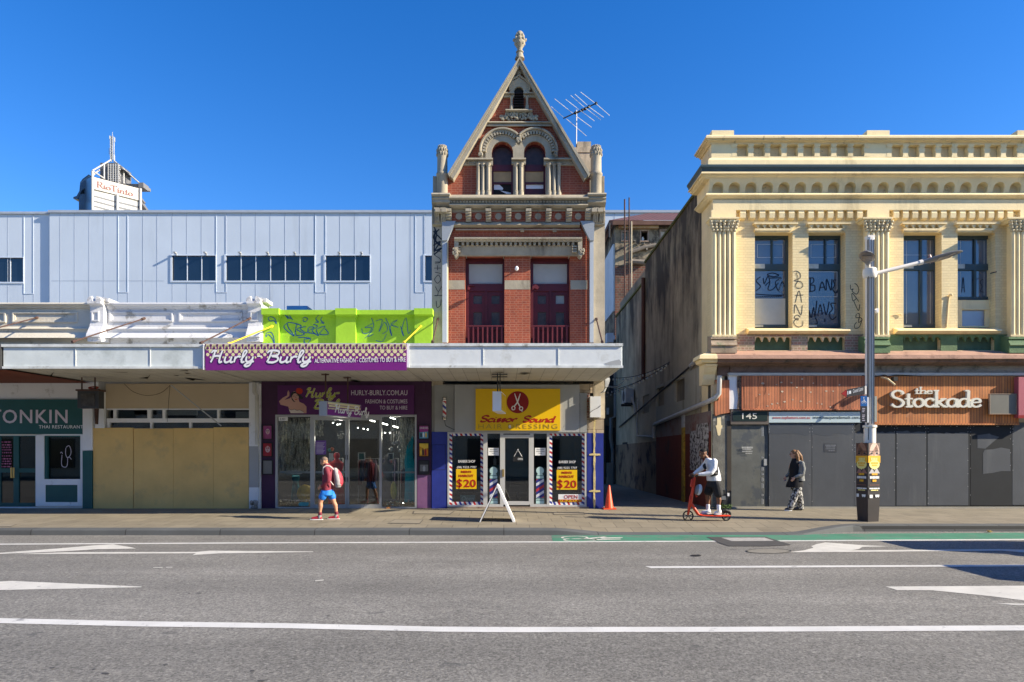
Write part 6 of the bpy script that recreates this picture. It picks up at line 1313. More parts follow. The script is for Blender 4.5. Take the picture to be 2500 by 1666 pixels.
# door open-sign on string, glimpses inside
mb = MB(); y = Y0-.02; mb.pb(1252, 1277.5, 1115, 1127, y-.01, y, ref=y); o1 = single('door_sign', mb, blackm, 'small black OPEN sign hung on a string inside the barber door', 'sign'); text_on(o1, 'OPEN', 1264, 1276, 1118.5, 1123.5, y-.012, m=white, bold=.004); mb = MB(); mb.tube([(X(1255, y), y, Z(1115, y)), (X(1264.5, y), y, Z(1098.5, y)), (X(1274.5, y), y, Z(1115, y))], .006, 4); mb.ell((X(1264.5, y), y, Z(1098, y)), (.015, .01, .015), 6, 4); add_to(o1, 'string', mb, white)
mb = MB(); y = Y0+1.6; mb.box(X(1245, y), X(1285, y), y, y+.5, .4, .6); mb.box(X(1247, y), X(1283, y), y+.45, y+.6, .6, 1.15); mb.lathe(X(1265, y), y+.25, [(.25, .0), (.25, .05), (.05, .08), (.05, .4)], 12); single('barber_chair', mb, mat('black vinyl', (.02, .02, .022), .3), 'black barber chair dimly visible through the glass door', 'chair')
mb = MB(); y = Y0+.9; mb.lathe(X(1208, y), y, [(.05, Z(1136, y)), (.05, Z(1122, y)), (.02, Z(1118, y)), (.02, Z(1114, y))], 10); single('bottle', mb, greyp, 'bottle on the teal cabinet behind the left sidelight', 'bottle'); mb = MB(); mb.box(X(1200, y), X(1219, y), y, y+.4, 0, Z(1136, y)); single('cabinet', mb, teal, 'narrow teal cabinet behind the left sidelight', 'cabinet')
# yellow main sign
ys_ = Y0-.17; mb = MB(); mb.pb(1161, 1367.7, 949.5, 1051.5, ys_, Y0-.123, ref=ys_); bs_ = single('barber_sign', mb, yellow, 'big yellow sign with scissors in a red disc and red script lettering', 'sign')
mb = MB(); mb.flat(disc(1264, 982.5, 27, 36), ys_-.003); add_to(bs_, 'red_disc', mb, darkred)
sd = lambda p: cr(3.266, 1030, 820, p); mb = MB()
for s_, q in ((0, [(736, 462), (742, 460), (768, 530), (790, 570), (784, 578), (757, 530)]), (1, [(788, 462), (782, 460), (756, 530), (734, 560), (740, 566), (768, 532)])): mb.flat(sd(q), ys_-.006-.002*s_)
for q in ([(731, 560), (718, 572), (722, 590), (738, 588), (742, 572), (732, 562)], [(790, 565), (778, 575), (782, 592), (798, 592), (804, 576), (792, 566)]): pstroke(mb, sd(q), 2.2, ys_-.009)
pstroke(mb, sd([(790, 592), (797, 602), (806, 598)]), 1.4, ys_-.009); add_to(bs_, 'scissors', mb, white)
def heavy(o, s_, a, b, t_, u_, **k): script_on(o, s_, a, b, t_, u_, ys_-.004, .25, m=signred, slant=.25, nib=.5, contrast=.6, serif=False, **k)
heavy(bs_, 'Scissor', 1169, 1266, 1013.5, 1032); heavy(bs_, 'Sound', 1273, 1360, 1014.5, 1032.5)
text_on(bs_, 'HAIR DRESSING', 1168, 1361, 1036, 1047, ys_-.004, m=mat('thin grey lettering', (.42, .27, .05), .5), bold=-.012, space=1.25)
mb = MB(); mb.flat(disc(1245, 1042, 3, 12, 4), ys_-.008); add_to(bs_, 'peeled_spot', mb, offwhite)
# wall barber pole
bp_ = thing('barber_pole', 'small red, white and blue striped barber pole on the grey wall', 'barber pole', (X(1085), Y0-.15, Z(1030))); yb2 = Y0-.17; cx = X(1085, yb2)
mb = MB(); mb.lathe(cx, yb2, [(.055, Z(1018, yb2)), (.055, Z(980, yb2))], 14); part('striped_cylinder', mb, striped('pole stripes small', (.45, .02, .03), (.02, .04, .3), (.75, .75, .75), math.radians(50), .26), bp_, sm=True)
mb = MB(); mb.lathe(cx, yb2, [(.07, Z(980, yb2)), (.085, Z(977, yb2)), (.06, Z(975, yb2)), (.07, Z(973, yb2)), (.05, Z(970, yb2)), (.01, Z(969, yb2))], 14); mb.lathe(cx, yb2, [(.01, Z(1027.5, yb2)), (.06, Z(1026, yb2)), (.08, Z(1023, yb2)), (.06, Z(1020, yb2)), (.085, Z(1018, yb2)), (.05, Z(1017, yb2))], 14)
for z_ in (976, 1022): mb.box(cx-.03, cx+.03, yb2, Y0-.04, Z(z_+2), Z(z_-2))
part('chrome_cap', mb, mat('chrome', (.6, .6, .6), .15, metal=1), bp_, sm=True); mb = MB(); mb.tube([(cx, yb2, Z(1027)), (cx+.03, Y0-.055, Z(1040)), (cx+.3, Y0-.055, Z(1050))], .008, 5); part('wire', mb, blackm, bp_)
mb = MB(); yb3 = Y0-.3; mb.box(X(1441, yb3), X(1467, yb3), yb3, Y0-.02, Z(1019, yb3), Z(968, yb3)); mbx = single('meter_box', mb, mat('white cabinet', (.72, .72, .70), .45, .04, 3), 'white rectangular cabinet on the wall above the cracked blue pillar', 'cabinet'); mb = MB(); wire(mb, [(1438, 1010), (1448, 1002), (1460, 996), (1467, 990)], yb3-.01); wire(mb, [(1452, 938), (1452, 967)], yb3-.01); add_to(mbx, 'cable', mb, blackm)
mb = MB(); ye = Y0-.35; mb.pprism([(1477, 925), (1488, 922), (1489, 930), (1484, 945), (1478, 946)], ye, ye+.2); mb.tube([(X(1481, ye), ye+.1, Z(943, ye)), (X(1476, ye), ye+.1, Z(955, ye)), (X(1470, ye), ye+.2, Z(958, ye))], .03, 6); single('rain_hopper', mb, pipew, 'small white rainwater hopper under the right end of the awning', 'hopper')
# CREAM BUILDING (right)
yb = thing('cream_building', 'cream two-storey Victorian building with colonnette pilasters and boarded ground floor', 'building', (X(2150), Y0, 0))
XC = X(1737); XR = X(2900); YRET = YRT = 21.0
zq = lambda y_, p: Z(y_, Y0-p)
def wrap(name, prof, m, parent=yb, x1=None, YRET=21.0, sm=False):
    """moulding running along the front and returning round the alley corner"""
    r = lambda fx, fy: [(fx(p), fy(p), zq(y_, p)) for y_, p in prof]+[(fx(-.3), fy(-.3) if fy(1) != YRET else YRET, zq(prof[-1][0], prof[-1][1])), (fx(-.3), fy(-.3) if fy(1) != YRET else YRET, zq(prof[0][0], prof[0][1]))]
    xr = x1 or XR; mb = MB()
    mb.loft([r(lambda p: xr, lambda p: Y0-p), r(lambda p: XC-p, lambda p: Y0-p), r(lambda p: XC-p, lambda p: YRET)])
    return part(name, mb, m, parent, sm=sm)
# core walls
bays = [(1797, 2117), (2171, 2470), (2515, 2800)]
wn_ = [(1843, 1935), (1974, 2064.5), (2206, 2299), (2338, 2430)]
mb = MB(); pholewall(mb, 1737, 2900, 470, 870, [(a, b, 568, 803) for a, b in wn_]+[(2570, 2660, 568, 803)]+[(1842, 1932.5, 822, 856), (1971.5, 2063, 822, 856), (2205, 2297, 822, 856), (2337, 2429, 822, 856)], Y0, Y0+.4); part('front_wall', mb, creambrick, yb)
mb = MB(); mb.box(XC, XC+.4, Y0+.402, YRET, 0, zq(420, 0)); mb.box(XC, XC+.4, Y0+.01, Y0+.401, 0, Z(870)-.002); part('corner_return', mb, cream, yb)
mb = MB(); mb.box(XC+.05, XR, Y0+1.2, 36, 0, 10.0); mb.box(XC+.41, XR, Y0+.5, Y0+1.2, 0, 10.0); part('rear_walls', mb, darkwall, yb)
# parapet
zt1 = 349; zt2 = 390; YP = Y0-.06
mb = MB(); hs_ = [(1799+40.5*i, 1799+40.5*i+27.5, 353, 382.5) for i in range(8)]+[(2177+39.8*i, 2177+39.8*i+27.5, 354, 384) for i in range(8)]+[(2530+40*i, 2557+40*i, 354, 384) for i in range(8)]
pholewall(mb, 1737, 2900, 345, 396, hs_, YP, YP+.16, ref=YP); part('parapet', mb, cream, yb)
mb = MB(); mb.box(X(1737, YP)+.004, XR, YP+.165, YP+.4, Z(396, YP), Z(333, YP)); mb.box(X(1737, YP), X(1737, YP)+.3, YP+.162, YRET, Z(396, YP), Z(340, YP)); part('parapet_recess', mb, creamdirty, yb)
mb = MB()
for a, b, t_, u_ in hs_:
    for x in ((a-6.5, b+6.5) if a in (1799, 2177, 2530) else (b+6.5,)):
        mb.pb(x-7.2, x+7.2, t_-1, t_+4.5, YP-.025, YP+.02, ref=YP); mb.pb(x-5.6, x+5.6, t_+4.5, t_+8, YP-.015, YP+.02, ref=YP)
        mb.pprism([(x-8, t_+8), (x+8, t_+8), (x+7, t_+15), (x+5.4, u_-7), (x+7.2, u_), (x-7.2, u_), (x-5.4, u_-7), (x-7, t_+15)], YP-.004, YP+.15, ref=YP)
part('baluster', mb, cream, yb)
wrap('coping', [(330, .20), (333, .24), (337, .24), (339, .19), (342, .19), (345, .12), (349, .07), (352, .07)], creamdirty)
wrap('plinth', [(386, .06), (389, .12), (391, .14), (401, .15), (404, .15)], cream)
mb = MB()
for a, b in ((1738, 1792), (2117, 2172), (2484, 2540)): mb.pb(a, b, 318.5, 331, Y0-.16, Y0+.25)
part('parapet_block', mb, cream, yb)
wrap('gutter', [(401.5, .44), (404, .48), (408, .47), (412, .44), (417, .42), (419, .42), (420, .30)], bluegreen)
wrap('cornice', [(419, .40), (421, .44), (423.5, .44), (425, .38), (429, .37), (432, .33), (434, .30), (436, .30)], cream)
# cove with round niches
mb = MB(); pf = lambda y_: .30-.16*(y_-434)/40.
def covepanel(x0, x1, cx):
    pts = [(x0, 473), (x0, 434), (x1, 434), (x1, 473), (cx+13.4, 473)]+arcpx(cx, 458, 13.6, 0, 180, 12)+[(cx-13.4, 473)]
    q = [(X(a, Y0-.22), Y0-pf(b), Z(b, Y0-pf(b))) for a, b in pts]; mb.face(q[::-1] if sum((q[i][0]*q[(i+1) % len(q)][2]-q[(i+1) % len(q)][0]*q[i][2]) for i in range(len(q))) < 0 else q)
    arc = q[4:]
    for a, b in zip(arc, arc[1:]): mb.face([a, b, (b[0], Y0-.03, b[2]), (a[0], Y0-.03, a[2])])
for i in range(28): cx = 1753.3+40.4*i; covepanel(cx-20.2 if i else 1731, cx+20.2, cx)
x0 = X(1731, Y0-.22); mb.face([(x0, Y0-.30, Z(434, Y0-.3)), (x0, Y0-.14, Z(473, Y0-.14)), (x0, YRET, Z(473, Y0-.14)), (x0, YRET, Z(434, Y0-.3))])
part('niche_frieze', mb, cream, yb)
mb = MB(); mb.box(X(1733), XR, Y0-.04, Y0, Z(474), Z(432)); part('niche_backs', mb, creamdirty, yb)
wrap('string_course', [(471.5, .20), (474, .24), (476.5, .24), (478, .20), (482, .17), (486, .12), (489, .08)], cream)
mb = MB(); mb.box(X(1737), XR, Y0-.14, Y0+.001, zq(513, .14), zq(488, .14)); mb.pb(1737, 1797, 512.9, 532, Y0-.141, Y0+.001, ref=Y0-.14); mb.pb(2117.5, 2171, 512.9, 532, Y0-.141, Y0+.001, ref=Y0-.14); mb.pb(2491, 2540, 512.9, 532, Y0-.141, Y0+.001, ref=Y0-.14); part('frieze', mb, cream, yb)
mb = MB()
def corbels(x0, st_, n):
    for i in range(n):
        a, b = X(x0+st_*i, Y0-.13), X(x0+st_*i+13.6, Y0-.13)
        prof = [(513, .12), (519, .12), (520, .135), (532, .12), (536, .07), (538, .03), (539, 0)]
        mb.loft([[(x, Y0-p, zq(y_, p)) for y_, p in prof]+[(x, Y0+.01, zq(539, 0)), (x, Y0+.01, zq(513, 0))] for x in (b, a)])
corbels(1807.5, 23.8, 13); corbels(2182, 23.2, 13); corbels(2552, 23.5, 12); part('corbel', mb, cream, yb)
# window heads with pendant teeth
mb = MB()
for a, b in wn_+[(2570, 2660)]:
    mb.pb(a-2, b+14, 543.5, 547, Y0-.14, Y0+.001)
    n = 6; w_ = (b+4-a)/n
    for i in range(n): x = a+w_*i; mb.pprism([(x, 547), (x+w_, 547), (x+w_/2, 557)], Y0-.10, Y0+.001)
    mb.pb(a, b-8, 558, 563, Y0-.09, Y0+.001); mb.pb(a, b-10, 564, 567, Y0-.06, Y0+.001)
    mb.pprism([(b-8, 545), (b+14, 545), (b+4, 556), (b-3, 563), (b-8, 563)], Y0-.08, Y0+.001)
part('window_head', mb, cream, yb)
# pilasters: clustered colonnettes, capital, base, pedestal
YQ = Y0-.30
def pil(cx, first, wide=True):
    mb = MB(); mb.pb(cx-28, cx+26, 560, 822, Y0-.20, Y0+.001); mb.pb(cx-28, cx+26, 530, 560, Y0-.20, Y0+.001); part('pilaster', mb, cream, yb)
    for i in range(5):
        c_ = MB(); x = cx-23.2+i*11.5; c_.lathe(X(x, YQ), Y0-.26, [(.072, Z(828, YQ)), (.075, Z(820, YQ)), (.062, Z(812, YQ)), (.062, Z(572, YQ)), (.07, Z(569, YQ)), (.06, Z(566, YQ))], 12); part('colonnette', c_, cream, yb, sm=True)
    mb = MB()
    for k_, (y_, r, sx) in enumerate(((563, 5.5, 26), (556, 6.0, 29), (549, 6.0, 31), (543, 5.0, 33))):
        n = 7
        for i in range(n): x = cx-1+(-sx+2*sx*i/(n-1)); mb.ell((X(x, YQ), Y0-.30-.015*k_, Z(y_, YQ)), (PX(r*.8), .07, PX(r*.85)), 7, 5)
        for i in range(10): mb.ell((X(cx-1+random.uniform(-sx, sx), YQ), Y0-.34-.015*k_, Z(y_+random.uniform(-3, 3), YQ)), (.02, .035, .03), 5, 4)
    part('capital', mb, mat('cream carved', (.60, .51, .33), .8, .12, 8, .5, 30, stain=(.28, .21, .12), ssc=11, st=.54), yb, sm=True)
    mb = MB(); mb.pprism([(cx-36, 534), (cx+36, 534), (cx+37, 530.5), (cx-37, 530.5)], Y0-.42, Y0+.001); mb.pprism([(cx-30, 541), (cx+30, 541), (cx+35, 534.2), (cx-35, 534.2)], Y0-.38, Y0+.001); part('abacus', mb, cream, yb)
    b_ = MB(); mp_ = greenp if not first else mat('worn cream and brown', (.34, .26, .18), .85, .35, 2.5, .3, 20, stain=(.13, .17, .09), ssc=2.6, st=.56)
    profile_strip(b_, cx-31, cx+32, [(822, .24), (824, .36), (828, .36), (830, .30), (833, .36), (837, .37), (839, .40), (843, .42), (845, .38), (862, .38)], Y0+.001)
    part('pedestal', b_, mp_, yb)
    b_ = MB(); b_.pb(cx-30, cx+30, 817.5, 822, Y0-.34, Y0+.001); part('base_moulding', b_, creamdirty if not first else cream, yb)
pil(1768.5, True); pil(2143.5, False); pil(2498, False)
# windows
wl2 = mat('lead white line', (.55, .60, .62), .5)
def upwin(a, b, kind):
    yy = Y0+.30; r = yy
    k = (Y0)/(yy); A_, B_ = a, b-11; T_, U_ = 577, 800
    fr = MB(); f_ = lambda *q: fr.pb(*q, yy, yy+.1, ref=yy)
    m_ = (A_+B_)/2+2
    f_(A_-12, A_, T_-3, U_+2); f_(B_-5, B_+8, T_-3, U_+2); f_(A_, B_-5, T_-4, T_+7); f_(A_, B_-5, 645, 660); f_(m_-2, m_+2, T_+7, 645)
    low = 800 if kind != 4 else 732
    f_(A_, B_-5, low-7, low)
    if kind in (3, 4): f_(m_-3, m_+3, 660, low-7)
    w = part('window', fr, bluegreen, yb)
    g = MB(); g.pb(A_, B_-4, T_+6, low-5, yy+.05, yy+.06, ref=yy); part('window_glass', g, upglass, w)
    g = MB()
    if kind < 3:
        for s_, x0, x1 in ((0, A_+6, m_-4), (1, m_+4, B_-13)):
            for q in ([(x0, 597), (x1, 597)], [(x0, 629), (x1, 629)], [(x0 if s_ == 0 else x1, 597), (x0 if s_ == 0 else x1, 629)]): pstroke(g, q, 1.0, yy+.045, sm=False)
    else:
        for x in (A_+7, m_+22): pstroke(g, [(x, 588), (x, 645)], .9, yy+.045, sm=False); pstroke(g, [(x, 664), (x, low-10)], .9, yy+.045, sm=False)
        pstroke(g, [(A_, 623), (B_-10, 623)], .8, yy+.045, sm=False) if kind == 3 else None
    if kind == 2:
        for q in ([(A_, 664), (B_-10, 664)], [(A_, 725), (B_-10, 725)], [(B_-10, 664), (B_-10, 725)]): pstroke(g, q, 1.2, yy+.045, sm=False)
    part('leadlight', g, wl2, w)
    g = MB(); g.pb(A_, A_+(24 if kind != 4 else 17), 645, 656, yy-.012, yy-.002, ref=yy); g.pb(A_, A_+20, 794, 799, yy-.012, yy-.002, ref=yy) if kind != 4 else None; part('bare_timber', g, mat('pale worn timber', (.45, .5, .48), .7, .2, 6), w)
    return w, A_, B_
gk = mat('window graffiti ink', (.003, .008, .025), .6)
Z11 = lambda p: cr(4.356, 1680, 560, p)
scr = mat('scratched glass', (.16, .24, .32), .6)
w, a_, b_ = upwin(*wn_[0], 1); g = MB(); g.pb(a_, b_-6, 729, 797, Y0+.315, Y0+.33, ref=Y0+.3); part('white_board', g, mat('faded board', (.50, .52, .47), .6, .1, 1.2), w)
g = MB()
for q in ([(770, 505), (725, 550), (770, 610), (720, 655)], [(800, 520), (810, 580), (850, 500), (870, 560)], [(820, 600), (870, 560), (850, 640), (900, 640), (960, 570)], [(870, 520), (990, 520), (930, 560), (960, 650), (1000, 560), (1025, 610)], [(720, 690), (860, 700), (1020, 700)], [(840, 480), (900, 465), (965, 490), (900, 505), (840, 485)], [(725, 720), (1000, 712)]): pstroke(g, Z11(q), 2.2, Y0+.34)
part('graffiti', g, gk, w); g = MB()
for i in range(26): x, y_ = random.uniform(960, 1020), random.uniform(530, 680); pstroke(g, Z11([(x, y_), (x+random.uniform(-12, 12), y_+random.uniform(-18, 18)), (x+random.uniform(-9, 9), y_+random.uniform(-16, 16))]), .45, Y0+.338)
for i in range(14): x = 730+i*19; pstroke(g, Z11([(x, 722+random.uniform(-8, 4)), (x+8, 730), (x+14, 715)]), .5, Y0+.338)
part('scratches', g, scr, w)
w, a_, b_ = upwin(*wn_[1], 2); g = MB()
for q in ([(1300, 520), (1300, 665)], [(1285, 520), (1330, 520), (1335, 560), (1300, 590), (1345, 600), (1345, 650), (1290, 665)], [(1395, 655), (1425, 560), (1460, 650)], [(1405, 620), (1455, 615)], [(1470, 650), (1475, 530), (1520, 650), (1530, 530)], [(1580, 540), (1545, 545), (1560, 590), (1540, 640), (1575, 680), (1590, 640)], [(1285, 860), (1310, 940), (1335, 830), (1350, 930), (1370, 760)], [(1380, 920), (1405, 800), (1430, 910)], [(1390, 870), (1430, 865)], [(1440, 790), (1470, 910), (1500, 770)], [(1575, 790), (1520, 790), (1535, 850), (1500, 900), (1530, 960), (1575, 930)], [(1355, 940), (1375, 1000), (1345, 1010)], [(1455, 950), (1455, 985)]): pstroke(g, Z11(q), 2.3, Y0+.34)
part('graffiti', g, gk, w); g = MB()
for i in range(40): x, y_ = random.uniform(1330, 1540), random.uniform(500, 640) if i % 2 else random.uniform(840, 900); pstroke(g, Z11([(x, y_), (x+random.uniform(-12, 12), y_+random.uniform(-14, 14))]), .4, Y0+.338, sm=False)
part('scratches', g, scr, w)
w, a_, b_ = upwin(*wn_[2], 3)
w, a_, b_ = upwin(*wn_[3], 4); g = MB(); Z12 = lambda p: cr(4.3545, 2060, 560, p)
for q in ([(1255, 670), (1270, 510), (1285, 670)], [(1258, 620), (1285, 620)], [(1370, 530), (1390, 670), (1405, 540)], [(1480, 530), (1450, 560), (1470, 610), (1455, 660), (1490, 670)]): pstroke(g, Z12(q), 1.6, Y0+.34)
part('graffiti', g, gk, w)
g = MB(); yy = Y0+.24; g.pb(2326, 2425, 733, 757, yy, yy+.08, ref=yy); g.pb(2326, 2349, 757, 800, yy, yy+.08, ref=yy); g.pb(2405, 2425, 757, 800, yy, yy+.08, ref=yy); g.pb(2349, 2405, 796, 800, yy, yy+.08, ref=yy); g.pb(2349, 2410, 754, 757, yy-.05, yy, ref=yy); part('infill_panel', g, cream, w)
g = MB(); g.pb(2349, 2405, 757, 796, yy+.04, yy+.05, ref=yy); part('frosted_pane', g, mirrorpane('frosted pane', (.20, .25, .33), .25, .25), w)
w, a_, b_ = upwin(2570, 2660, 3)
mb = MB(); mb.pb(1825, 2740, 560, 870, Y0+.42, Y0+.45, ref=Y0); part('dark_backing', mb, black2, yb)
for a, b in ((1829, 2077), (2192, 2447), (2550, 2680)): mb = MB(); profile_strip(mb, a, b, [(802, .0), (804.5, .20), (808, .22), (810, .17), (814, .12), (816, .04)], Y0+.28); part('sill', mb, cream, yb)
# apron with arcaded recesses
mb = MB(); ap = [(1842, 1932.5), (1971.5, 2063), (2205, 2297), (2337, 2429)]
pholewall(mb, 1797, 2112, 817, 860, [(a, b, 822, 870) for a, b in ap[:2]], Y0-.03, Y0+.001); part('apron', mb, palebrick, yb)
mb = MB(); pholewall(mb, 2173, 2466, 817, 860, [(a, b, 822, 870) for a, b in ap[2:]], Y0-.03, Y0+.001); mb.pb(2530, 2900, 817, 860, Y0-.03, Y0+.001); part('apron', mb, greenp, yb)
grn = mat('dull green recess', (.085, .15, .085), .8, .25, 3)
for a, b in ap:
    mb = MB(); mb.pb(a, b, 820, 860, Y0+.16, Y0+.2, ref=Y0); rc = part('recess_panel', mb, grn, yb)
    mb = MB(); w_ = (b-a)/5; pts = [(a, 822), (b, 822), (b, 830)]
    for i in range(4, -1, -1): cx = a+w_*(i+.5); pts += arcpx(cx, 829.5, w_*.36, 0, 180, 8)+[(a+w_*i+.8, 835)]
    mb.pprism(pts, Y0-.02, Y0+.05, ref=Y0); part('arcade_trim', mb, creamdirty if a < 2100 else greenp, rc)
PL = [(857, .02), (867, .50), (876, .52), (877, .46)]; wrap('ledge', PL, cream, x1=X(1752, Y0-.5)-.001, YRET=Y0+.2); mb = MB(); profile_strip(mb, 1752, 2900, PL, Y0+.3); part('ledge', mb, pinkledge, yb)
PL = [(876.5, .44), (884, .42), (887, .36), (889, .20), (893, .18)]; wrap('ledge_moulding', PL, cream, x1=X(1752, Y0-.42)-.001, YRET=Y0+.2); mb = MB(); profile_strip(mb, 1752, 2900, PL, Y0+.3); part('ledge_moulding', mb, brownled, yb)
mb = MB(); mb.pb(1783, 2110, 890, 911, Y0-.12, Y0+.01); mb.pb(1752, 1784, 888, 918, Y0-.06, Y0+.01); part('stripped_band', mb, brownled, yb)
mb = MB(); mb.pb(2110, 2900, 890, 911, Y0-.12, Y0+.01); part('stripped_band', mb, mat('grey weathered band', (.27, .24, .20), .85, .25, 3, .4, 20, stain=(.10, .09, .07), ssc=3, st=.55), yb)
mb = MB(); mb.pb(1779, 2900, 910.5, 917, Y0-.18, Y0+.01); part('white_strip', mb, pipew, yb)
mb = MB(); profile_strip(mb, 1723, 1752, [(889, .36), (893, .34), (898, .28), (901, .26), (908, .20), (915, .12), (928, .08), (940, .0)], Y0+.3); part('corner_console', mb, cream, yb)
# graffiti on the wall
gq = mat('black graffiti', (.012, .012, .014), .5); mb = MB()
for q in ([(1118, 455), (1150, 445), (1190, 470), (1190, 520), (1130, 545), (1200, 560), (1220, 600), (1200, 625), (1150, 620), (1145, 590), (1170, 540), (1150, 460)], [(1140, 780), (1180, 655), (1210, 780)], [(1135, 705), (1225, 700)], [(1130, 895), (1140, 800), (1200, 912), (1215, 810)], [(1195, 935), (1160, 912), (1130, 940), (1170, 965), (1165, 945), (1130, 975), (1130, 1010), (1170, 1040), (1215, 1025), (1220, 975)]): pstroke(mb, Z11(q), 1.6, Y0-.004)
for q in ([(1725, 590), (1730, 640), (1755, 635), (1745, 660), (1790, 690), (1815, 650), (1800, 600), (1770, 575)], [(1815, 770), (1745, 680), (1752, 760), (1790, 735)], [(1760, 760), (1810, 865), (1825, 800)], [(1790, 900), (1785, 940), (1830, 940), (1850, 965), (1810, 990), (1825, 910), (1800, 895)], [(1850, 960), (1820, 1040), (1775, 1052), (1770, 1020), (1790, 990)]): pstroke(mb, Z11(q), 1.7, Y0-.004)
part('graffiti', mb, gq, yb)
mb = MB(); wire(mb, [(2318, 722), (2315, 745), (2311, 800)], Y0-.02, .02); mb.ell((X(2319, Y0-.05), Y0-.08, Z(722)), (.05, .07, .04), 8, 6); wire(mb, [(2190, 766), (2200, 768), (2200, 773)], Y0-.03, .015); part('old_bracket', mb, creamdirty, yb)
mb = MB(); mb.tube([(X(2469), Y0-.05, Z(640)), (X(2470), Y0-.12, Z(640)), (X(2474), Y0-.12, Z(656)), (X(2476), Y0-.03, Z(657))], .03, 6); part('pull_handle', mb, whitep, yb)
mb = MB(); wire(mb, [(2418, 668), (2425, 666), (2433, 664)], Y0-.03, .018); part('iron_bracket', mb, darkm, yb)

# ---- ground floor
mb = MB(); mb.pb(1736, 2900, 905, 1241, Y0+.06, Y0+.3, ref=Y0); part('ground_floor_wall', mb, mat('dark masonry', (.08, .07, .06), .9, .3, 2), yb)
W13 = lambda p: cr(3.646, 1660, 860, p); W14 = lambda p: cr(3.646, 2060, 860, p)
mb = MB(); mb.pb(1739, 1783, 1012, 1238, Y0-.06, Y0+.062, ref=Y0); part('concrete_pier', mb, mat('mottled concrete', (.17, .165, .14), .9, .3, 3, .4, 20, stain=(.40, .39, .34), ssc=4.5, st=.60, sw=.04), yb)
mb = MB(); mb.pb(1773, 1783.5, 1028, 1238, Y0-.075, Y0-.0601, ref=Y0); part('dark_jamb', mb, mat('dark brown jamb', (.05, .04, .03), .8, .2, 4), yb)
mb = MB(); mb.flat(W13([(332, 575), (363, 575), (368, 650), (380, 655), (366, 690), (360, 738), (348, 746), (336, 738), (328, 690), (318, 655), (330, 650)]), Y0-.065); part('cream_patch', mb, cream, yb)
mb = MB(); mb.pprism(W13([(318, 248), (340, 240), (360, 250), (440, 248), (441, 540), (360, 552), (320, 568), (308, 540), (312, 440), (345, 430), (340, 300)]), Y0-.13, Y0-.05, ref=Y0-.13); part('board_fragment', mb, redwood2, yb)
mb = MB(); mb.pb(1779, 1802, 917, 999, Y0-.10, Y0+.01, ref=Y0-.1); part('bare_white_panel', mb, whitep, yb); mb = MB(); mb.pprism(W13([(512, 215), (552, 215), (548, 300), (553, 400), (548, 508), (512, 508), (522, 400), (510, 300)]), Y0-.13, Y0-.09, ref=Y0-.13); part('burnt_edge', mb, mat('charred edge', (.16, .11, .08), .9, .6, 12, stain=(.03, .02, .02), ssc=12, st=.5), yb)
def cladboards(name, x0, x1, yt, yb_, m, y):
    mb = MB(); mb.pb(x0, x1, yt, yb_, y, y+.04, ref=y); mb.pb(x0, x1, yb_-1.5, yb_+2, y-.03, y+.05, ref=y); return part(name, mb, m, yb)
cladboards('timber_fascia', 1811, 2134, 918, 1000, redwood2, Y0-.15); cladboards('timber_fascia', 2134.2, 2487, 919, 1036, redwood, Y0-.152)
mb = MB()
for x, y_, r in ((738, 278, 15), (860, 290, 7), (903, 270, 10), (993, 272, 11), (1088, 240, 11), (1040, 315, 9), (1100, 322, 9), (1187, 277, 8), (1260, 292, 9), (1163, 357, 10), (1302, 347, 11), (1363, 348, 9), (1420, 292, 9), (708, 378, 9), (793, 375, 7), (820, 462, 11), (868, 456, 9), (932, 442, 11), (1003, 423, 9), (1075, 438, 10), (1152, 443, 9), (1222, 455, 7), (1262, 463, 8), (1337, 488, 9), (780, 480, 8), (910, 352, 12)):
    c_ = W13([(x, y_)])[0]; mb.flat([(c_[0]+r/3.646*random.uniform(.75, 1.2)*math.cos(t), c_[1]+r/3.646*.7*random.uniform(.7, 1.1)*math.sin(t)) for t in [i*math.pi/5 for i in range(10)]], Y0-.155)
part('adhesive_patch', mb, mat('old adhesive', (.55, .42, .30), .8, .25, 9), yb)
mb = MB()
for q in ([(1128, 216), (1130, 350), (1125, 500)], [(885, 216), (890, 360), (888, 480)], [(1210, 216), (1212, 290)], [(700, 216), (706, 340), (700, 480)], [(1455, 380), (1458, 508)], [(680, 400), (682, 500)], [(750, 290), (765, 330), (755, 380)], [(572, 300), (578, 500)]): pstroke(mb, W13(q), 1.0, Y0-.156)
part('split_board', mb, mat('split dark', (.05, .02, .015), .9), yb)
# the Stockade lettering
sg_ = thing('pub_lettering', 'raised cream capital and lowercase letters reading the Stockade on the timber fascia', 'sign', (X(2285), Y0-.28, Z(997))); yl2 = Y0-.24
script('the', 2232.5, 2279, 944.5, 962.5, yl2, .14, offwhite, sg_, depth=.07, nib=0, contrast=.5, serif=True)
script('Stockade', 2173, 2400, 951, 996.5, yl2, .155, offwhite, sg_, depth=.08, nib=0, contrast=.55, serif=True)
mb = MB(); yy = Y0-.27; mb.pb(2417, 2480.5, 963, 1010.5, yy, Y0-.21, ref=yy); scr_ = single('blank_sign_box', mb, mat('grey blank sign', (.16, .155, .13), .7, .12, 2), 'blank grey sign box on the timber fascia right of the letters', 'sign box'); mb = MB()
for q in ((2416, 2481.5, 961.5, 963), (2416, 2481.5, 1010.5, 1012), (2416, 2417, 963, 1010.5), (2480.5, 2482, 963, 1010.5)): mb.pb(*q, yy-.01, yy+.05, ref=yy)
add_to(scr_, 'frame', mb, mat('rusty beige frame', (.35, .24, .16), .7, .3, 8))
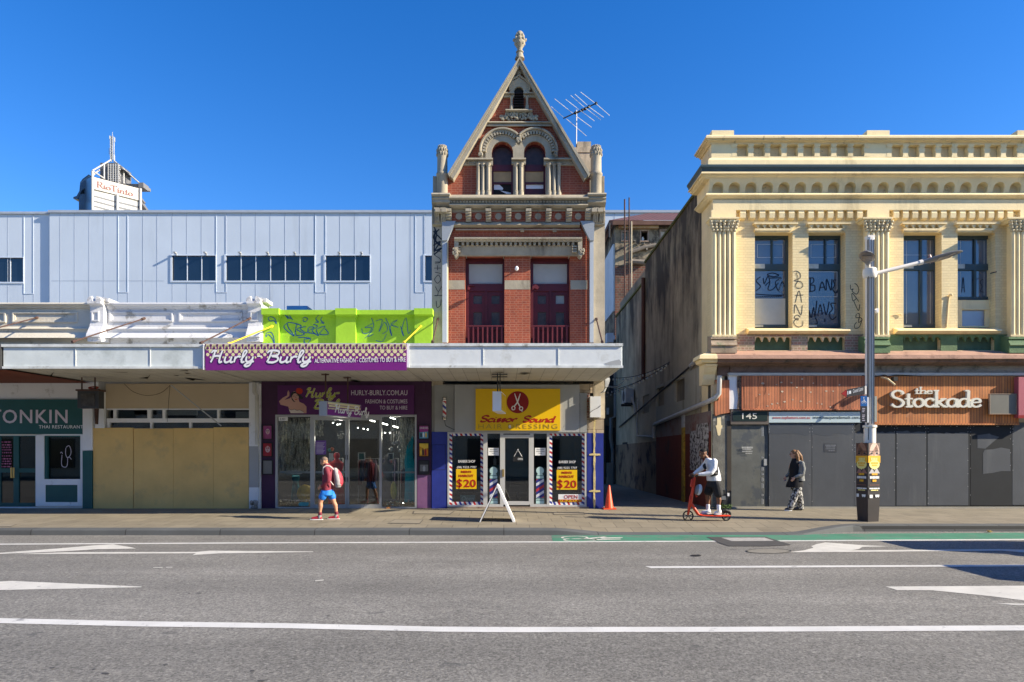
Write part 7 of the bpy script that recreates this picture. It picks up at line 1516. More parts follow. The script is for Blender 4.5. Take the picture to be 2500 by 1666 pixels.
mb = MB(); mb.pb(2487, 2560, 920.5, 1020, Y0-.33, Y0-.1); p_ = single('pink_sign', mb, mat('faded pink sign', (.42, .10, .13), .5, .1, 2), 'faded pink sign box cut off at the right edge', 'sign'); mb = MB(); mb.pb(2486, 2560, 1014, 1021.5, Y0-.35, Y0-.33); add_to(p_, 'red_edge', mb, darkred)
fl_ = thing('floodlight', 'small floodlight arm fixed above the timber fascia, with a black lamp beside it', 'lamp', (X(2175), Y0-.3, Z(945))); mb = MB(); y = Y0-.5; mb.tube([(X(2168, y), Y0-.15, Z(918, y)), (X(2168, y), y, Z(926, y)), (X(2180, y), y-.1, Z(941, y))], .025, 6); part('arm', mb, cream, fl_); mb = MB(); mb.pb(2182, 2192, 920, 930, y, y+.15); part('lamp_head', mb, blackm, fl_)
mb = MB(); wire(mb, [(2105, 917), (2130, 921), (2160, 916), (2168, 920), (2190, 916), (2250, 919)], Y0-.24, .012); single('fascia_cable', mb, blackm, 'black cable drooping along the white strip above the timber fascia', 'cable')
# number box and web address strip
mb = MB(); mb.pb(1784, 1877, 1001, 1036.5, Y0-.10, Y0+.061, ref=Y0-.1); nb = single('number_sign', mb, mat('brown grey frame', (.11, .09, .075), .6, .1, 3), 'dark green number panel reading 145 over the grey door', 'sign'); mb = MB(); mb.pb(1789, 1873, 1005, 1028, Y0-.112, Y0-.101, ref=Y0-.1); add_to(nb, 'panel', mb, mat('dark green panel', (.012, .028, .026), .4))
pl_ = lambda s_, a, b: text_on(nb, s_, a, b, 1009, 1023.5, Y0-.115, m=offwhite, bold=.004)
pl_('145', 1812, 1848)
mb = MB(); mb.pb(1877.5, 2104, 1006, 1032, Y0-.10, Y0+.061, ref=Y0-.1); ws = single('web_address_sign', mb, mat('pale aqua strip', (.52, .62, .63), .4, .04, 1), 'long pale sign strip with two web addresses above the charcoal hoarding', 'sign')
text_on(ws, 'www.tophatters.com.au', 1886, 1978, 1016.5, 1025, Y0-.104, m=mat('brick red letters', (.5, .05, .05), .5)); text_on(ws, 'www.masquerademask com.au', 1984.5, 2108, 1016, 1025, Y0-.104, m=mat('dark slate letters', (.05, .07, .07), .5))
# hoarding
hoard = thing('hoarding', 'charcoal painted plywood hoarding with patchy repainted tops across the ground floor', 'hoarding', (X(2180), Y0-.05, 0))
drm = mat('steel door', (.11, .115, .105), .6, .18, 2.2, .1, 20, stain=(.065, .075, .085), ssc=1.1, st=.5, sw=.06)
mb = MB(); mb.pb(1783.5, 1874.5, 1036, 1238, Y0-.03, Y0+.061, ref=Y0); dr = part('door', mb, drm, yb); mb = MB(); mb.pb(1863.5, 1870.5, 1121, 1137, Y0-.05, Y0-.03, ref=Y0); part('lock_plate', mb, greym, dr)
mb = MB()
for q in ((1040, 1066), (1115, 1120), (1140, 1150), (1155, 1161), (1166, 1176), (1180, 1193), (1206, 1212), (1218, 1232)):
    mb.pb(1858.5, 1860, q[0], q[1], Y0-.034, Y0-.029, ref=Y0); mb.pb(1861.5, 1863, q[0]+1, q[1]-1, Y0-.034, Y0-.029, ref=Y0)
part('scraped_paint', mb, greyp, dr)
def stencil(parent, x0, yt, k=1., m=white):
    mb = MB()
    for i, (w0, w1) in enumerate(((0, 26), (2, 24), (1, 25), (9, 25))):
        x = x0+w0*k
        while x < x0+w1*k: w_ = random.uniform(1, 3.2)*k; mb.flat([(x, yt+i*5*k), (x+w_, yt+i*5*k), (x+w_, yt+(i*5+(4.2 if i == 0 else 2.6))*k), (x, yt+(i*5+(4.2 if i == 0 else 2.6))*k)], Y0-.066 if m is not white else Y0-.034); x += w_+.7
    part('stencilled_notice', mb, m, parent)
stencil(dr, 1811, 1091, 1., mat('stencil white', (.42, .42, .40), .6, .3, 9))
dots = MB()
pans = [(1875.5, 1979.5), (1980.5, 2083.5), (2084.5, 2186.5), (2187.5, 2262.5), (2263.5, 2365.5), (2366.5, 2469.5), (2470.5, 2600), (2601, 2800)]
for i, (a, b) in enumerate(pans):
    mb = MB(); bot = 1238-1.2*i*.6; mb.pb(a, b, 1032, bot, Y0-.06, Y0+.061, ref=Y0); part('hoarding_panel', mb, [greyboard, greyboard, blackboard, blackboard, blackboard, blackboard, greyboard, greyboard][i], hoard)
    if i in (2, 3, 4, 6):
        top = 1056-(i == 3)*3+(i == 4)*2; pts = [(a+1.5, bot-1), (a+1.5, top+2)]; x = a+1.5
        while x < b-9: x += random.uniform(4, 11); pts.append((min(x, b-2), top+random.uniform(-2.5, 2.5)+(2 if random.random() < .3 else 0)))
        pts += [(b-1.5, top+3), (b-1.5, bot-1)]; mb = MB(); mb.flat(pts, Y0-.0625); part('repainted_area', mb, greyboard, hoard)
    if i == 5:
        mb = MB(); mb.flat(W14([(1190, 740), (1300, 725), (1310, 735), (1385, 755), (1330, 800), (1260, 860), (1190, 855)]), Y0-.0625); mb.flat(W14([(1240, 900), (1255, 870), (1330, 865), (1400, 850), (1480, 865), (1485, 1060), (1400, 1060), (1330, 1075), (1240, 1085)]), Y0-.063); part('repainted_area', mb, greyboard, hoard)
    if i in (0, 1):
        pts = [(a+.5, 1033), (b-.5, 1033), (b-.5, 1058)]; x = b-.5
        while x > a+4: x -= random.uniform(6, 16); pts.append((max(x, a+.6), 1058+random.uniform(0, 7)))
        pts.append((a+.5, 1062)); mb = MB(); mb.flat(pts, Y0-.0625); part('old_paint_top', mb, mat('old slate paint', (.055, .064, .078), .5, .08, 1), hoard)
    for k in range(7):
        for x in (a+2.5, b-2.5): yy = random.uniform(1038, 1230) if k > 2 else 1037+k*9; dots.flat(disc(x, yy, .75, 6), Y0-.067)
for i in range(26): dots.flat(disc(random.uniform(2084, 2480), 1041+random.uniform(-1, 1), .8, 6), Y0-.067)
part('screw_heads', dots, mat('screw heads', (.5, .5, .5), .4), hoard)
mb = MB(); mb.flat([(2012, 1083), (2043, 1084), (2043, 1105), (2012, 1104)], Y0-.0645); part('dark_notice', mb, mat('dark notice', (.045, .05, .06), .5), hoard); stencil(hoard, 2015, 1086, .9, mat('dim print', (.16, .17, .19), .5))
mb = MB(); mb.pb(1784, 2600, 1237, 1244, Y0-.09, Y0+.05, ref=Y0); part('base_strip', mb, mat('concrete strip', (.33, .31, .26), .85, .1, 2), hoard)
# ALLEY
XA = XC
def aw(xs, ys, off=.0): Y = (XA-off)*F/(xs-CX); return Vector((XA-off, Y, Z(ys, Y)))
def wallYZ(mb, y0, y1, z0, z1, holes, xf, xb_):
    t = MB(); holewall(t, y0, y1, z0, z1, holes, xf, xb_); n = len(mb.v); mb.v += [(b, a, c) for a, b, c in t.v]; mb.f += [tuple(n+i for i in reversed(f)) for f in t.f]; return mb
def moldy_wall():
    m = mat('mould streaked render', (.44, .37, .25), .93, .25, .8, .5, 7, stain=(.06, .05, .035), ssc=.9, st=.47, streak=True, sw=.22); nt = m.node_tree; L = nt.links.new
    mr = [n for n in nt.nodes if n.type == 'MAP_RANGE'][1]; src = mr.inputs[0].links[0].from_socket
    for n in nt.nodes:
        if n.type == 'MAPPING': n.inputs[3].default_value = (1, 1, .28)
    tc = N(nt, 'ShaderNodeTexCoord'); sp = N(nt, 'ShaderNodeSeparateXYZ'); L(tc.outputs['Object'], sp.inputs[0]); g = N(nt, 'ShaderNodeMapRange'); g.inputs[1].default_value = 3; g.inputs[2].default_value = 10.3; g.inputs[3].default_value = -.12; g.inputs[4].default_value = .17; L(sp.outputs[2], g.inputs[0])
    a = N(nt, 'ShaderNodeMath', operation='ADD'); L(src, a.inputs[0]); L(g.outputs[0], a.inputs[1]); L(a.outputs[0], mr.inputs[0]); return m
moldy = moldy_wall()
hw_ = [(22.8, 24.14, 3.55, 4.32), (25.7, 27.0, 3.6, 4.35), (28.6, 29.9, 3.5, 4.3)]
mb = MB(); wallYZ(mb, YRET, 29.35, 0, 10.22, hw_, XA, XA+.35); o = part('alley_wall', mb, moldy, yb)
mb = MB(); wallYZ(mb, 29.35, 37, 0, 9.4, hw_, XA+.0, XA+.35); part('alley_wall', mb, moldy, yb)
mb = MB(); mb.box(XA-.05, XA+.4, YRET, 29.35, 10.22, 10.32); mb.box(XA-.05, XA+.4, 29.36, 37, 9.4, 9.5); part('mossy_capping', mb, moss, yb)
mb = MB(); wallYZ(mb, YRET+.01, 27.1, 2.98, 4.46, hw_, XA-.05, XA-.001); part('cream_render', mb, ltwall, yb)
mb = MB(); mb.box(XA-.04, XA-.001, Y0+.02, 27.1, 0, 2.35); part('oxide_paint', mb, oxide, yb)
mb = MB(); mb.box(XA-.042, XA-.001, Y0+.02, 27.1, 2.351, 2.97); part('faded_paint', mb, mat('faded purple grey', (.24, .19, .17), .8, .12, 1.5, stain=(.2, .07, .04), ssc=1.6, st=.5, sw=.2), yb)
mb = MB(); mb.box(XA-.03, XA-.001, 27.12, 37, 0, 2.2); part('lower_wall', mb, mat('brown grey lower wall', (.27, .19, .12), .9, .2, 1, .3, 10, stain=(.06, .04, .035), ssc=1, st=.5), yb)
mb = MB()
for y0_, y1_, z0_, z1_ in hw_: mb.box(XA+.25, XA+.3, y0_, y1_, z0_, z1_)
part('alley_window', mb, blackm, yb)
mb = MB(); p0 = aw(1562, 1090, .05); mb.box(XA-.02, XA+.01, 33.6, 34.9, 0, 2.3); part('alley_doorway', mb, blackm, yb)
mb = MB(); mb.tube([(XC+.18, Y0-.2, Z(918, Y0-.2)), (XC+.16, Y0-.2, Z(962, Y0-.2)), (XC+.05, Y0-.15, Z(974, Y0)), (XC-.13, Y0+.05, Z(982, Y0)), (XA-.13, Y0+1, 3.19), aw(1599, 1036, .13), aw(1596, 1040, .13), aw(1596, 1070, .13)], .075, 10); single('drainpipe', mb, pipew, 'thick white drainpipe turning the corner and running along the alley wall', 'pipe', sm=True)
mb = MB(); mb.tube([aw(1712, 869, .08), aw(1686, 894, .08)], .07, 8); single('pipe_stub', mb, pipew, 'short pale pipe slanting down from the cream corner bracket', 'pipe'); mb = MB(); mb.tube([aw(1686, 894, .07), aw(1512, 1043, .07)], .035, 6); single('slanting_pipe', mb, mat('dark alley pipe', (.05, .045, .04), .7), 'thin dark pipe slanting down the long alley wall', 'pipe')
mb = MB(); mb.tube([aw(1557, 975, .06), aw(1556, 1020, .06), aw(1554.5, 1035, .06), aw(1556, 1064, .06), aw(1594, 1066, .06)], .03, 6); single('conduit', mb, pipew, 'thin pale conduit dropping from the air conditioner and turning right', 'pipe')
mb = MB(); yy = 22.9; mb.box(XA-.09, XA-.041, 22.75, 23.05, Z(1225, yy), Z(1044, yy)); yp_ = single('yellow_strip', mb, mat('chipped yellow', (.50, .30, .03), .7, .35, 6, stain=(.12, .05, .02), ssc=8, st=.56), 'narrow chipped yellow post against the oxide red alley wall', 'post'); mb = MB(); mb.box(XA-.09, XA-.041, 22.75, 23.05, Z(1044, yy)+.001, Z(1012, yy)); add_to(yp_, 'white_top', mb, pipew)
torn = mat('torn bill posters', (.50, .48, .44), .8, .3, 9, stain=(.05, .04, .035), ssc=9, st=.50, sw=.03)
mb = MB(); mb.box(XA-.06, XA-.0405, 20.15, 21.35, 1.55, 2.62); mb.box(XA-.062, XA-.0405, 20.75, 22.1, 1.12, 2.42); o = single('bill_posters', mb, torn, 'patch of torn black and white bill posters on the red alley wall', 'posters')
ac = thing('air_conditioner', 'pale outdoor air conditioning unit on brackets high on the alley wall', 'air conditioner', aw(1535, 990)); mb = MB(); a0 = aw(1545, 985); mb.box(XA-.45, XA-.05, a0.y-.5, a0.y+.5, a0.z, a0.z+.68); part('casing', mb, pipew, ac); mb = MB(); mb.box(XA-.5, XA, a0.y-.5, a0.y-.42, a0.z-.12, a0.z-.01); mb.box(XA-.5, XA, a0.y+.42, a0.y+.5, a0.z-.12, a0.z-.01); part('bracket', mb, darkm, ac); mb = MB(); mb.lathe(0, 0, [(.25, 0), (.25, .02)], 20); me = mb.mesh('fan_grille'); me.transform(Matrix.Translation((XA-.47, a0.y, a0.z+.34)) @ Matrix.Rotation(math.radians(90), 4, 'Y')); part('fan_grille', me, darkm, ac); mb = MB(); mb.tube([(XA-.15, a0.y-.5, a0.z+.2), (XA-.2, a0.y-.75, a0.z+.15), (XA-.1, a0.y-.85, a0.z-.2), (XA-.06, a0.y-.85, a0.z-.6)], .04, 6); mb.tube([(XA-.15, a0.y-.5, a0.z+.35), (XA-.2, a0.y-.85, a0.z+.3), (XA-.1, a0.y-.95, a0.z-.2), (XA-.06, a0.y-.95, a0.z-.6)], .03, 6); part('hoses', mb, pipew, ac)
mb = MB(); mb.tube([(XA-.08, 29.4, Z(679, 29.4)), (XA-.08, 29.4, 5.0)], .09, 8); single('downpipe', mb, mat('brown downpipe', (.10, .035, .02), .7), 'rusty brown downpipe where the alley wall steps down', 'pipe')
# string lights
for n_, (P0, P1, sag) in enumerate(((aw(1636, 884), Vector((3.2, 27, Z(905, 27))), .9), (aw(1634, 888), Vector((3.2, 29, Z(960, 29))), .75), (aw(1628, 893), Vector((3.2, 33, Z(985, 33))), .6), (aw(1528, 925), Vector((3.2, 24, Z(900, 24))), 1.0))):
    lt = thing('string_lights', ('string of festoon bulbs sagging across the alley, topmost', 'second string of festoon bulbs crossing the alley', 'third, lowest string of festoon bulbs crossing the alley', 'short string of festoon bulbs near the awning end')[n_], 'string lights', P0)
    pts = [P0.lerp(P1, t/24)-Vector((0, 0, sag*4*(t/24)*(1-t/24)*.5)) for t in range(25)]; mb = MB(); mb.tube(pts, .012, 4); part('cable', mb, blackm, lt); mb = MB()
    for p in pts[1:-1]: mb.ell(p-Vector((0, 0, .06)), (.032, .032, .045), 6, 5)
    part('bulbs', mb, mat('festoon bulbs', (.62, .60, .5), .3), lt)
# end of the alley
en = thing('rendered_building', 'low dark rendered building closing the end of the alley', 'building', (4.6, 37.5, 0)); mb = MB(); mb.box(X(1380, 37.2), XA+3, 37.2, 44, 0, 8.2); part('walls', mb, mat('dark rear render', (.14, .105, .065), .9, .3, .6, .3, 6), en)
mb = MB()
for x0, x1, t_, u_ in ((1478, 1488, 1040, 1165), (1492, 1501, 1045, 1130), (1487, 1497, 900, 960), (1513, 1523, 1055, 1186)): mb.pb(x0, x1, t_, u_, 37.15, 37.21, ref=37.2)
part('window', mb, blackm, en)
mb = MB(); mb.box(X(1482, 37), X(1496, 37), 36.9, 37.19, 0, Z(1130, 37.2)); part('white_door', mb, mat('dim cream', (.3, .28, .23), .8, .15, 2), en)
mb = MB(); y = 37.05; mb.tube([(X(1502.5, y), y, Z(880, y)), (X(1502.5, y), y, Z(1018, y)), (X(1492, y), y, Z(1022, y)), (X(1491, y), y, Z(1070, y)), (X(1496, y), y, Z(1100, y)), (X(1496, y), y, Z(1180, y))], .10, 8); part('downpipe', mb, mat('grey downpipe', (.22, .21, .19), .7), en, sm=True)
mb = MB(); mb.box(X(1508, 36.9), X(1520, 36.9), 36.8, 37.19, 5.3, 8.3); mb.tube([(X(1517, 36.9), 36.9, 8.5), (X(1517, 36.9), 36.9, 4.4)], .06); part('brown_stack', mb, mat('brown downpipe', (.10, .035, .02), .7), en)
mb = MB(); mb.box(X(1482, 36), X(1498, 36), 36, 36.6, Z(836, 36), Z(813, 36)); part('roof_vent', mb, whitep, en)
mb = MB(); mb.pb(1482, 1487, 996, 1012, 37.0, 37.2, ref=37); part('wall_box', mb, pipew, en)
# DERELICT BUILDING
YD = 45.0; dl = thing('derelict_building', 'decaying rendered and brick building with corrugated roof beyond the alley', 'building', (X(1600, YD), YD, 0)); XD = X(1502, YD)
dren = mat('decayed render', (.28, .23, .16), .9, .25, .9, .5, 6, stain=(.08, .065, .05), ssc=.8, st=.47, sw=.08)
mb = MB(); pholewall(mb, 1502, 1900, 541, 648, [(1517, 1534, 565, 588), (1563, 1583, 563, 589), (1611, 1628, 562, 592)], YD, YD+.5); part('upper_wall', mb, dren, dl)
mb = MB(); mb.pb(1502, 1900, 648, 1240, YD+.02, YD+.5, ref=YD); part('brick_wall', mb, bricks('old dark brick', (.20, .06, .035), (.13, .05, .035), (.16, .12, .09), bw=.5, bh=.17, ms=.03, var=.7, stain=(.06, .045, .035), st=.55), dl)
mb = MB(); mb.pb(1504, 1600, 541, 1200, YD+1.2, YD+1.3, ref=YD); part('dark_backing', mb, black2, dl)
mb = MB(); mb.box(XD, XD+.3, YD+.51, 75, 0, Z(541, YD)); part('side_wall', mb, dren, dl)
mb = MB(); zt_ = Z(541, YD)-1.5
for z0_, z1_ in ((zt_-4.6, zt_), (zt_-11, zt_-6.3)):
    for i in range(7): mb.box(XD-.12, XD-.001, YD+.2+i*2.0, YD+2.15+i*2.0, z0_, z1_)
part('white_cladding', mb, mat('white sheet cladding', (.62, .66, .70), .6, .1, .6), dl); mb = MB(); mb.box(XD-.14, XD-.12, YD+6, YD+8.6, zt_-2.9, zt_-1); part('side_window', mb, blackm, dl)
cor = bricks('corrugated maroon roof', (.13, .045, .045), (.11, .04, .04), (.045, .02, .02), bw=.34, bh=40, ms=.05, plan=True, squash=1, bump=1., var=.4, offset=0)
ze = Z(541, YD)-.1; zr_ = Z(521, YD+5); e = .5
mb = MB(); A0 = (XD-e, YD-e, ze); B0 = (X(1900, YD), YD-e, ze); R0 = (X(1580, YD+5), YD+5, zr_); R1 = (X(1900, YD+5), YD+5, zr_); mb.face([A0, B0, R1, R0]); mb.face([(XD-e, YD+20, ze), A0, R0, (R0[0], YD+15, zr_)]); part('roof', mb, cor, dl)
mb = MB(); mb.box(XD-e, X(1900, YD), YD-e, YD-e+.12, ze-.3, ze-.02); mb.box(XD-e, XD-e+.1, YD-e, 70, ze-.25, ze-.02); part('gutter', mb, mat('rusty gutter', (.12, .06, .045), .8, .3, 3), dl)
wf_ = mat('peeling frame', (.30, .22, .17), .8, .3, 5)
for k_, (x0, x1, t_, u_) in enumerate(((1517, 1534, 565, 588), (1563, 1583, 563, 589), (1611, 1628, 562, 592))):
    mb = MB()
    for q in ((x0-1, x0+2, t_-1, u_+2), (x1-2, x1+1, t_-1, u_+2), (x0+2, x1-2, t_-1, t_+2), (x0+2, x1-2, u_-1, u_+2)): mb.pb(*q, YD-.06, YD+.2, ref=YD)
    w = part('window', mb, wf_, dl); mb = MB()
    if k_ != 1:
        for i in range(5): mb.pb(x0+2, x1-2, t_+3+i*3.6, t_+5.2+i*3.6, YD+.05, YD+.12, ref=YD)
        part('louvre', mb, mat('pale louvre', (.38, .38, .32), .6), w)
    else: mb.pprism([(x0+5, u_-3), (x0+6, u_-12), (x0+9, u_-13), (x0+11, u_-7), (x0+9, u_-3)], YD+.2, YD+.25, ref=YD); part('broken_pane', mb, whitep, w)
mb = MB(); mb.pb(1510, 1606, 547, 560, YD-.25, YD+.01, ref=YD); part('fascia_board', mb, mat('peeled cream and rust', (.42, .31, .19), .85, .2, 1.2, .3, 6, stain=(.35, .10, .03), ssc=.9, st=.52), dl)
mb = MB(); mb.tube([(X(1543, YD-.2), YD-.2, Z(617, YD)), (X(1575, YD-.2), YD-.2, Z(606, YD)), (X(1602, YD-.2), YD-.2, Z(601, YD))], .14, 8); mb.tube([(X(1541, YD-.2), YD-.2, Z(641, YD)), (X(1576, YD-.2), YD-.2, Z(643, YD))], .18, 8); part('gutter_pipe', mb, mat('old gutter pipe', (.2, .17, .14), .8, .2, 3), dl)
mb = MB()
for i in range(26):
    x, y_ = random.uniform(1541, 1608), random.uniform(590, 612); w_, h_ = random.uniform(1.5, 5), random.uniform(1, 4); mb.pb(x, x+w_, y_, y_+h_, YD-random.uniform(.05, .4), YD, ref=YD)
part('broken_boards', mb, mat('broken boards', (.25, .22, .18), .9, .6, 2.5), dl)
for x, t_, r, m_, lb_ in ((1525, 487, .05, rust, 'tall dark rusty vent pipe rising past the eaves, left one'), (1536, 483, .045, rust, 'tall dark rusty vent pipe rising past the eaves, right one'), (1541.5, 541, .05, greyr, 'pale vent pipe ending at the eaves of the derelict building')):
    y = YD-.8; mb = MB(); mb.tube([(X(x, y), y, Z(t_, y)), (X(x, y), y, Z(780, y))], r, 8); single('vent_pipe', mb, m_, lb_, 'pipe', 'vent pipes on the derelict building')
y = YD-1; mb = MB(); mb.tube([(X(1488, y), y, Z(545, y)), (X(1488, y), y, Z(580, y))], .05, 6); 
single('short_mast', mb, darkm, 'short dark mast beside the white clad side wall', 'mast')
# STREET THINGS
YS = 16.93; P15 = lambda p: cr(5.8825, 1640, 1060, p)
def q15(x, y_, dy=0., Y=YS): a, b = P15([(x, y_)])[0]; return Vector((X(a, Y), Y+dy, Z(b, Y)))
# ---- cone
cn = thing('traffic_cone', 'bright orange traffic cone beside the cracked blue pillar', 'traffic cone', (X(1487, 19.75), 19.75, -.01))
yc = 19.75; cxx = X(1487, yc); orange = mat('cone orange', (.85, .09, .025), .45, .04, 3)
mb = MB(); mb.lathe(cxx, yc, [(.135, .025), (.13, .04), (.028, .70), (.022, .71), (.015, .70)], 24); part('cone_body', mb, orange, cn, sm=True)
mb = MB(); mb.box(cxx-.19, cxx+.19, yc-.19, yc+.19, -.01, .026); part('base', mb, orange, cn)
# ---- A-frame board, seen edge-on
af = thing('a_frame_sign', 'white A-frame pavement sign seen edge-on outside the barber shop', 'sign', (X(1214, 16.9), 16.9, -.09))
def zc_(xs, ys, Y): return Vector((X(xs, Y), Y, Z(ys, Y)))
Ya, Yb = 16.6, 17.35; aw_ = mat('a-frame white', (.80, .80, .79), .45, .02, 2)
def panel(p0, p1, Y0_, Y1_, th):
    """leaning leaf: p0 top, p1 foot as (x,z)"""
    d = Vector((p1[0]-p0[0], 0, p1[1]-p0[1])).normalized(); n = Vector((d.z, 0, -d.x))*th; mb = MB()
    r = lambda p, yy: [Vector((p[0], yy, p[1]))+n, Vector((p[0], yy, p[1]))-n]
    a, b = r(p0, Y0_), r(p1, Y0_); c, d_ = r(p0, Y1_), r(p1, Y1_); mb.loft([[a[0], a[1], b[1], b[0]], [c[0], c[1], d_[1], d_[0]]]); return mb
ap = (X(1213.5, Ya), Z(1187, Ya)); fl1 = (X(1166.5, Ya), Z(1286, Ya)); fr1 = (X(1259.5, Ya), Z(1285, Ya))
part('leaf', panel(ap, fl1, Ya, Yb, .012), aw_, af); part('leaf', panel((ap[0]+.02, ap[1]), fr1, Ya, Yb, .03), aw_, af)
mb = MB(); mb.tube([Vector((ap[0]+.01, Ya-.01, ap[1]+.01)), Vector((ap[0]+.01, Yb, ap[1]+.01))], .022, 8); part('hinge', mb, aw_, af)
mb = panel((ap[0]+(fl1[0]-ap[0])*.1+.02, ap[1]-.1), (fl1[0]+.03, fl1[1]+.02), Ya+.01, Yb-.01, .010); part('dark_face', mb, blackm, af)
# ---- wheeled bag / equipment by the pier
mb = MB(); y = Y0-.35; q = lambda x, y_: (lambda c: (X(c[0], y), Z(c[1], y)))(P15([(x, y_)])[0])
eq = thing('equipment_case', 'dark boxy equipment case with a white sticker standing by the concrete pier', 'case', (q(770, 0)[0], y, 0))
mb.prism([q(700, 800), (q(760, 805)), q(770, 850), q(825, 840), q(838, 900), q(830, 1010), q(760, 1030), q(715, 1000)], y-.1, y+.25); part('case', mb, mat('black plastic', (.02, .022, .025), .5), eq)
mb = MB(); mb.prism([q(690, 890), q(750, 885), q(755, 940), q(690, 942)], y-.14, y-.101); part('grey_box', mb, mat('mid grey', (.16, .17, .18), .5), eq)
mb = MB(); mb.prism([q(778, 842), q(808, 846), q(806, 890), q(780, 888)], y-.13, y-.101); part('sticker', mb, white, eq)
mb = MB()
for i in range(160):
    x, z_ = random.uniform(q(690, 0)[0], q(830, 0)[0]), random.uniform(0, .12); a = random.uniform(0, 3.1); l = random.uniform(.03, .07); yy = y-random.uniform(-.1, .25); mb.face([(x, yy, z_), (x+l*math.cos(a), yy+.02, z_+l*.8), (x+l*math.cos(a)-.02, yy, z_+l*.9)])
o = single('weeds', mb, leafg, 'small green weeds growing at the foot of the concrete pier', 'weeds', kind='stuff')
# ---- street lamp
YL = 16.85; sl_ = thing('street_lamp', 'tall silver street lamp with two lamp heads and a poster-wrapped base', 'street lamp', (X(2121, YL), YL, -.1))
def XL(x, Y=YL): return X(x, Y)
silver = mat('silver pole', (.84, .78, .69), .5, .04, 2); silvd = mat('pole groove', (.10, .11, .12), .5, metal=.3)
cxl = XL(2123.5); mb = MB()
R_ = .108; sec = [(R_*1.0*math.cos(t), R_*1.0*math.sin(t)) for t in [math.pi/8+i*math.pi/4 for i in range(8)]]
mb.loft([[(cxl+a, YL+b, z_) for a, b in sec] for z_ in (1.5, Z(581, YL))]); part('pole', mb, silver, sl_)
mb = MB()
for dx, w_ in ((-.100, .010), (.048, .010), (-.015, .005)): mb.box(cxl+dx, cxl+dx+w_, YL-.118, YL-.06, 2.0, Z(588, YL)-.0)
part('groove', mb, silvd, sl_)
mb = MB(); mb.lathe(cxl, YL, [(.14, 1.5), (.14, Z(1045, YL)), (.165, Z(1044, YL)), (.165, Z(1039, YL)), (.12, Z(1038, YL))], 16); part('sleeve', mb, silver, sl_, sm=True)
# wrapped base
cb = Vector((XL(2119.2, 16.62), 16.62, 0)); hw2 = .29; zb_, zt_ = -.10, Z(1082, YL)
EL, ER = Vector((-.106, .365, 0)), Vector((.365, .106, 0)); mb = MB(); cc_ = cb+(EL+ER)/2; rg = lambda s_, z_: [tuple(cc_+(q-cc_)*s_+Vector((0, 0, z_))) for q in (cb, cb+ER, cb+EL+ER, cb+EL)]
mb.loft([rg(.88, zb_), rg(1.0, .55), rg(1.0, zt_)]); wb = part('wrapped_base', mb, mat('base wrap', (.045, .038, .038), .35, .1, 2), sl_)
def bpt(side, u, v):  # u 0..1 from centre edge outward, v height in m
    q = cb+(ER if side > 0 else EL)*u+(-(EL if side > 0 else ER)).normalized()*.003; return (q.x, q.y, v)
def bpoly(name, pts, m, side, off=0., lab=None):
    mb = MB(); P = [bpt(side, u, v) for u, v in pts]; nn = (-(EL if side > 0 else ER)).normalized()*off; P = [(x+nn.x, y+nn.y, z) for x, y, z in P]
    mb.face(P); return part(name, mb, m, wb)
skA = mat('printed dark skin', (.33, .16, .10), .5, .15, 6); skB = mat('printed fair skin', (.72, .48, .38), .5, .1, 6); orb = mat('printed orange', (.82, .42, .02), .45, .05, 5); pyl = mat('printed pale yellow', (.80, .70, .25), .45, .05, 5)
zz = lambda y_: Z(1060+y_/6.822, 16.75)
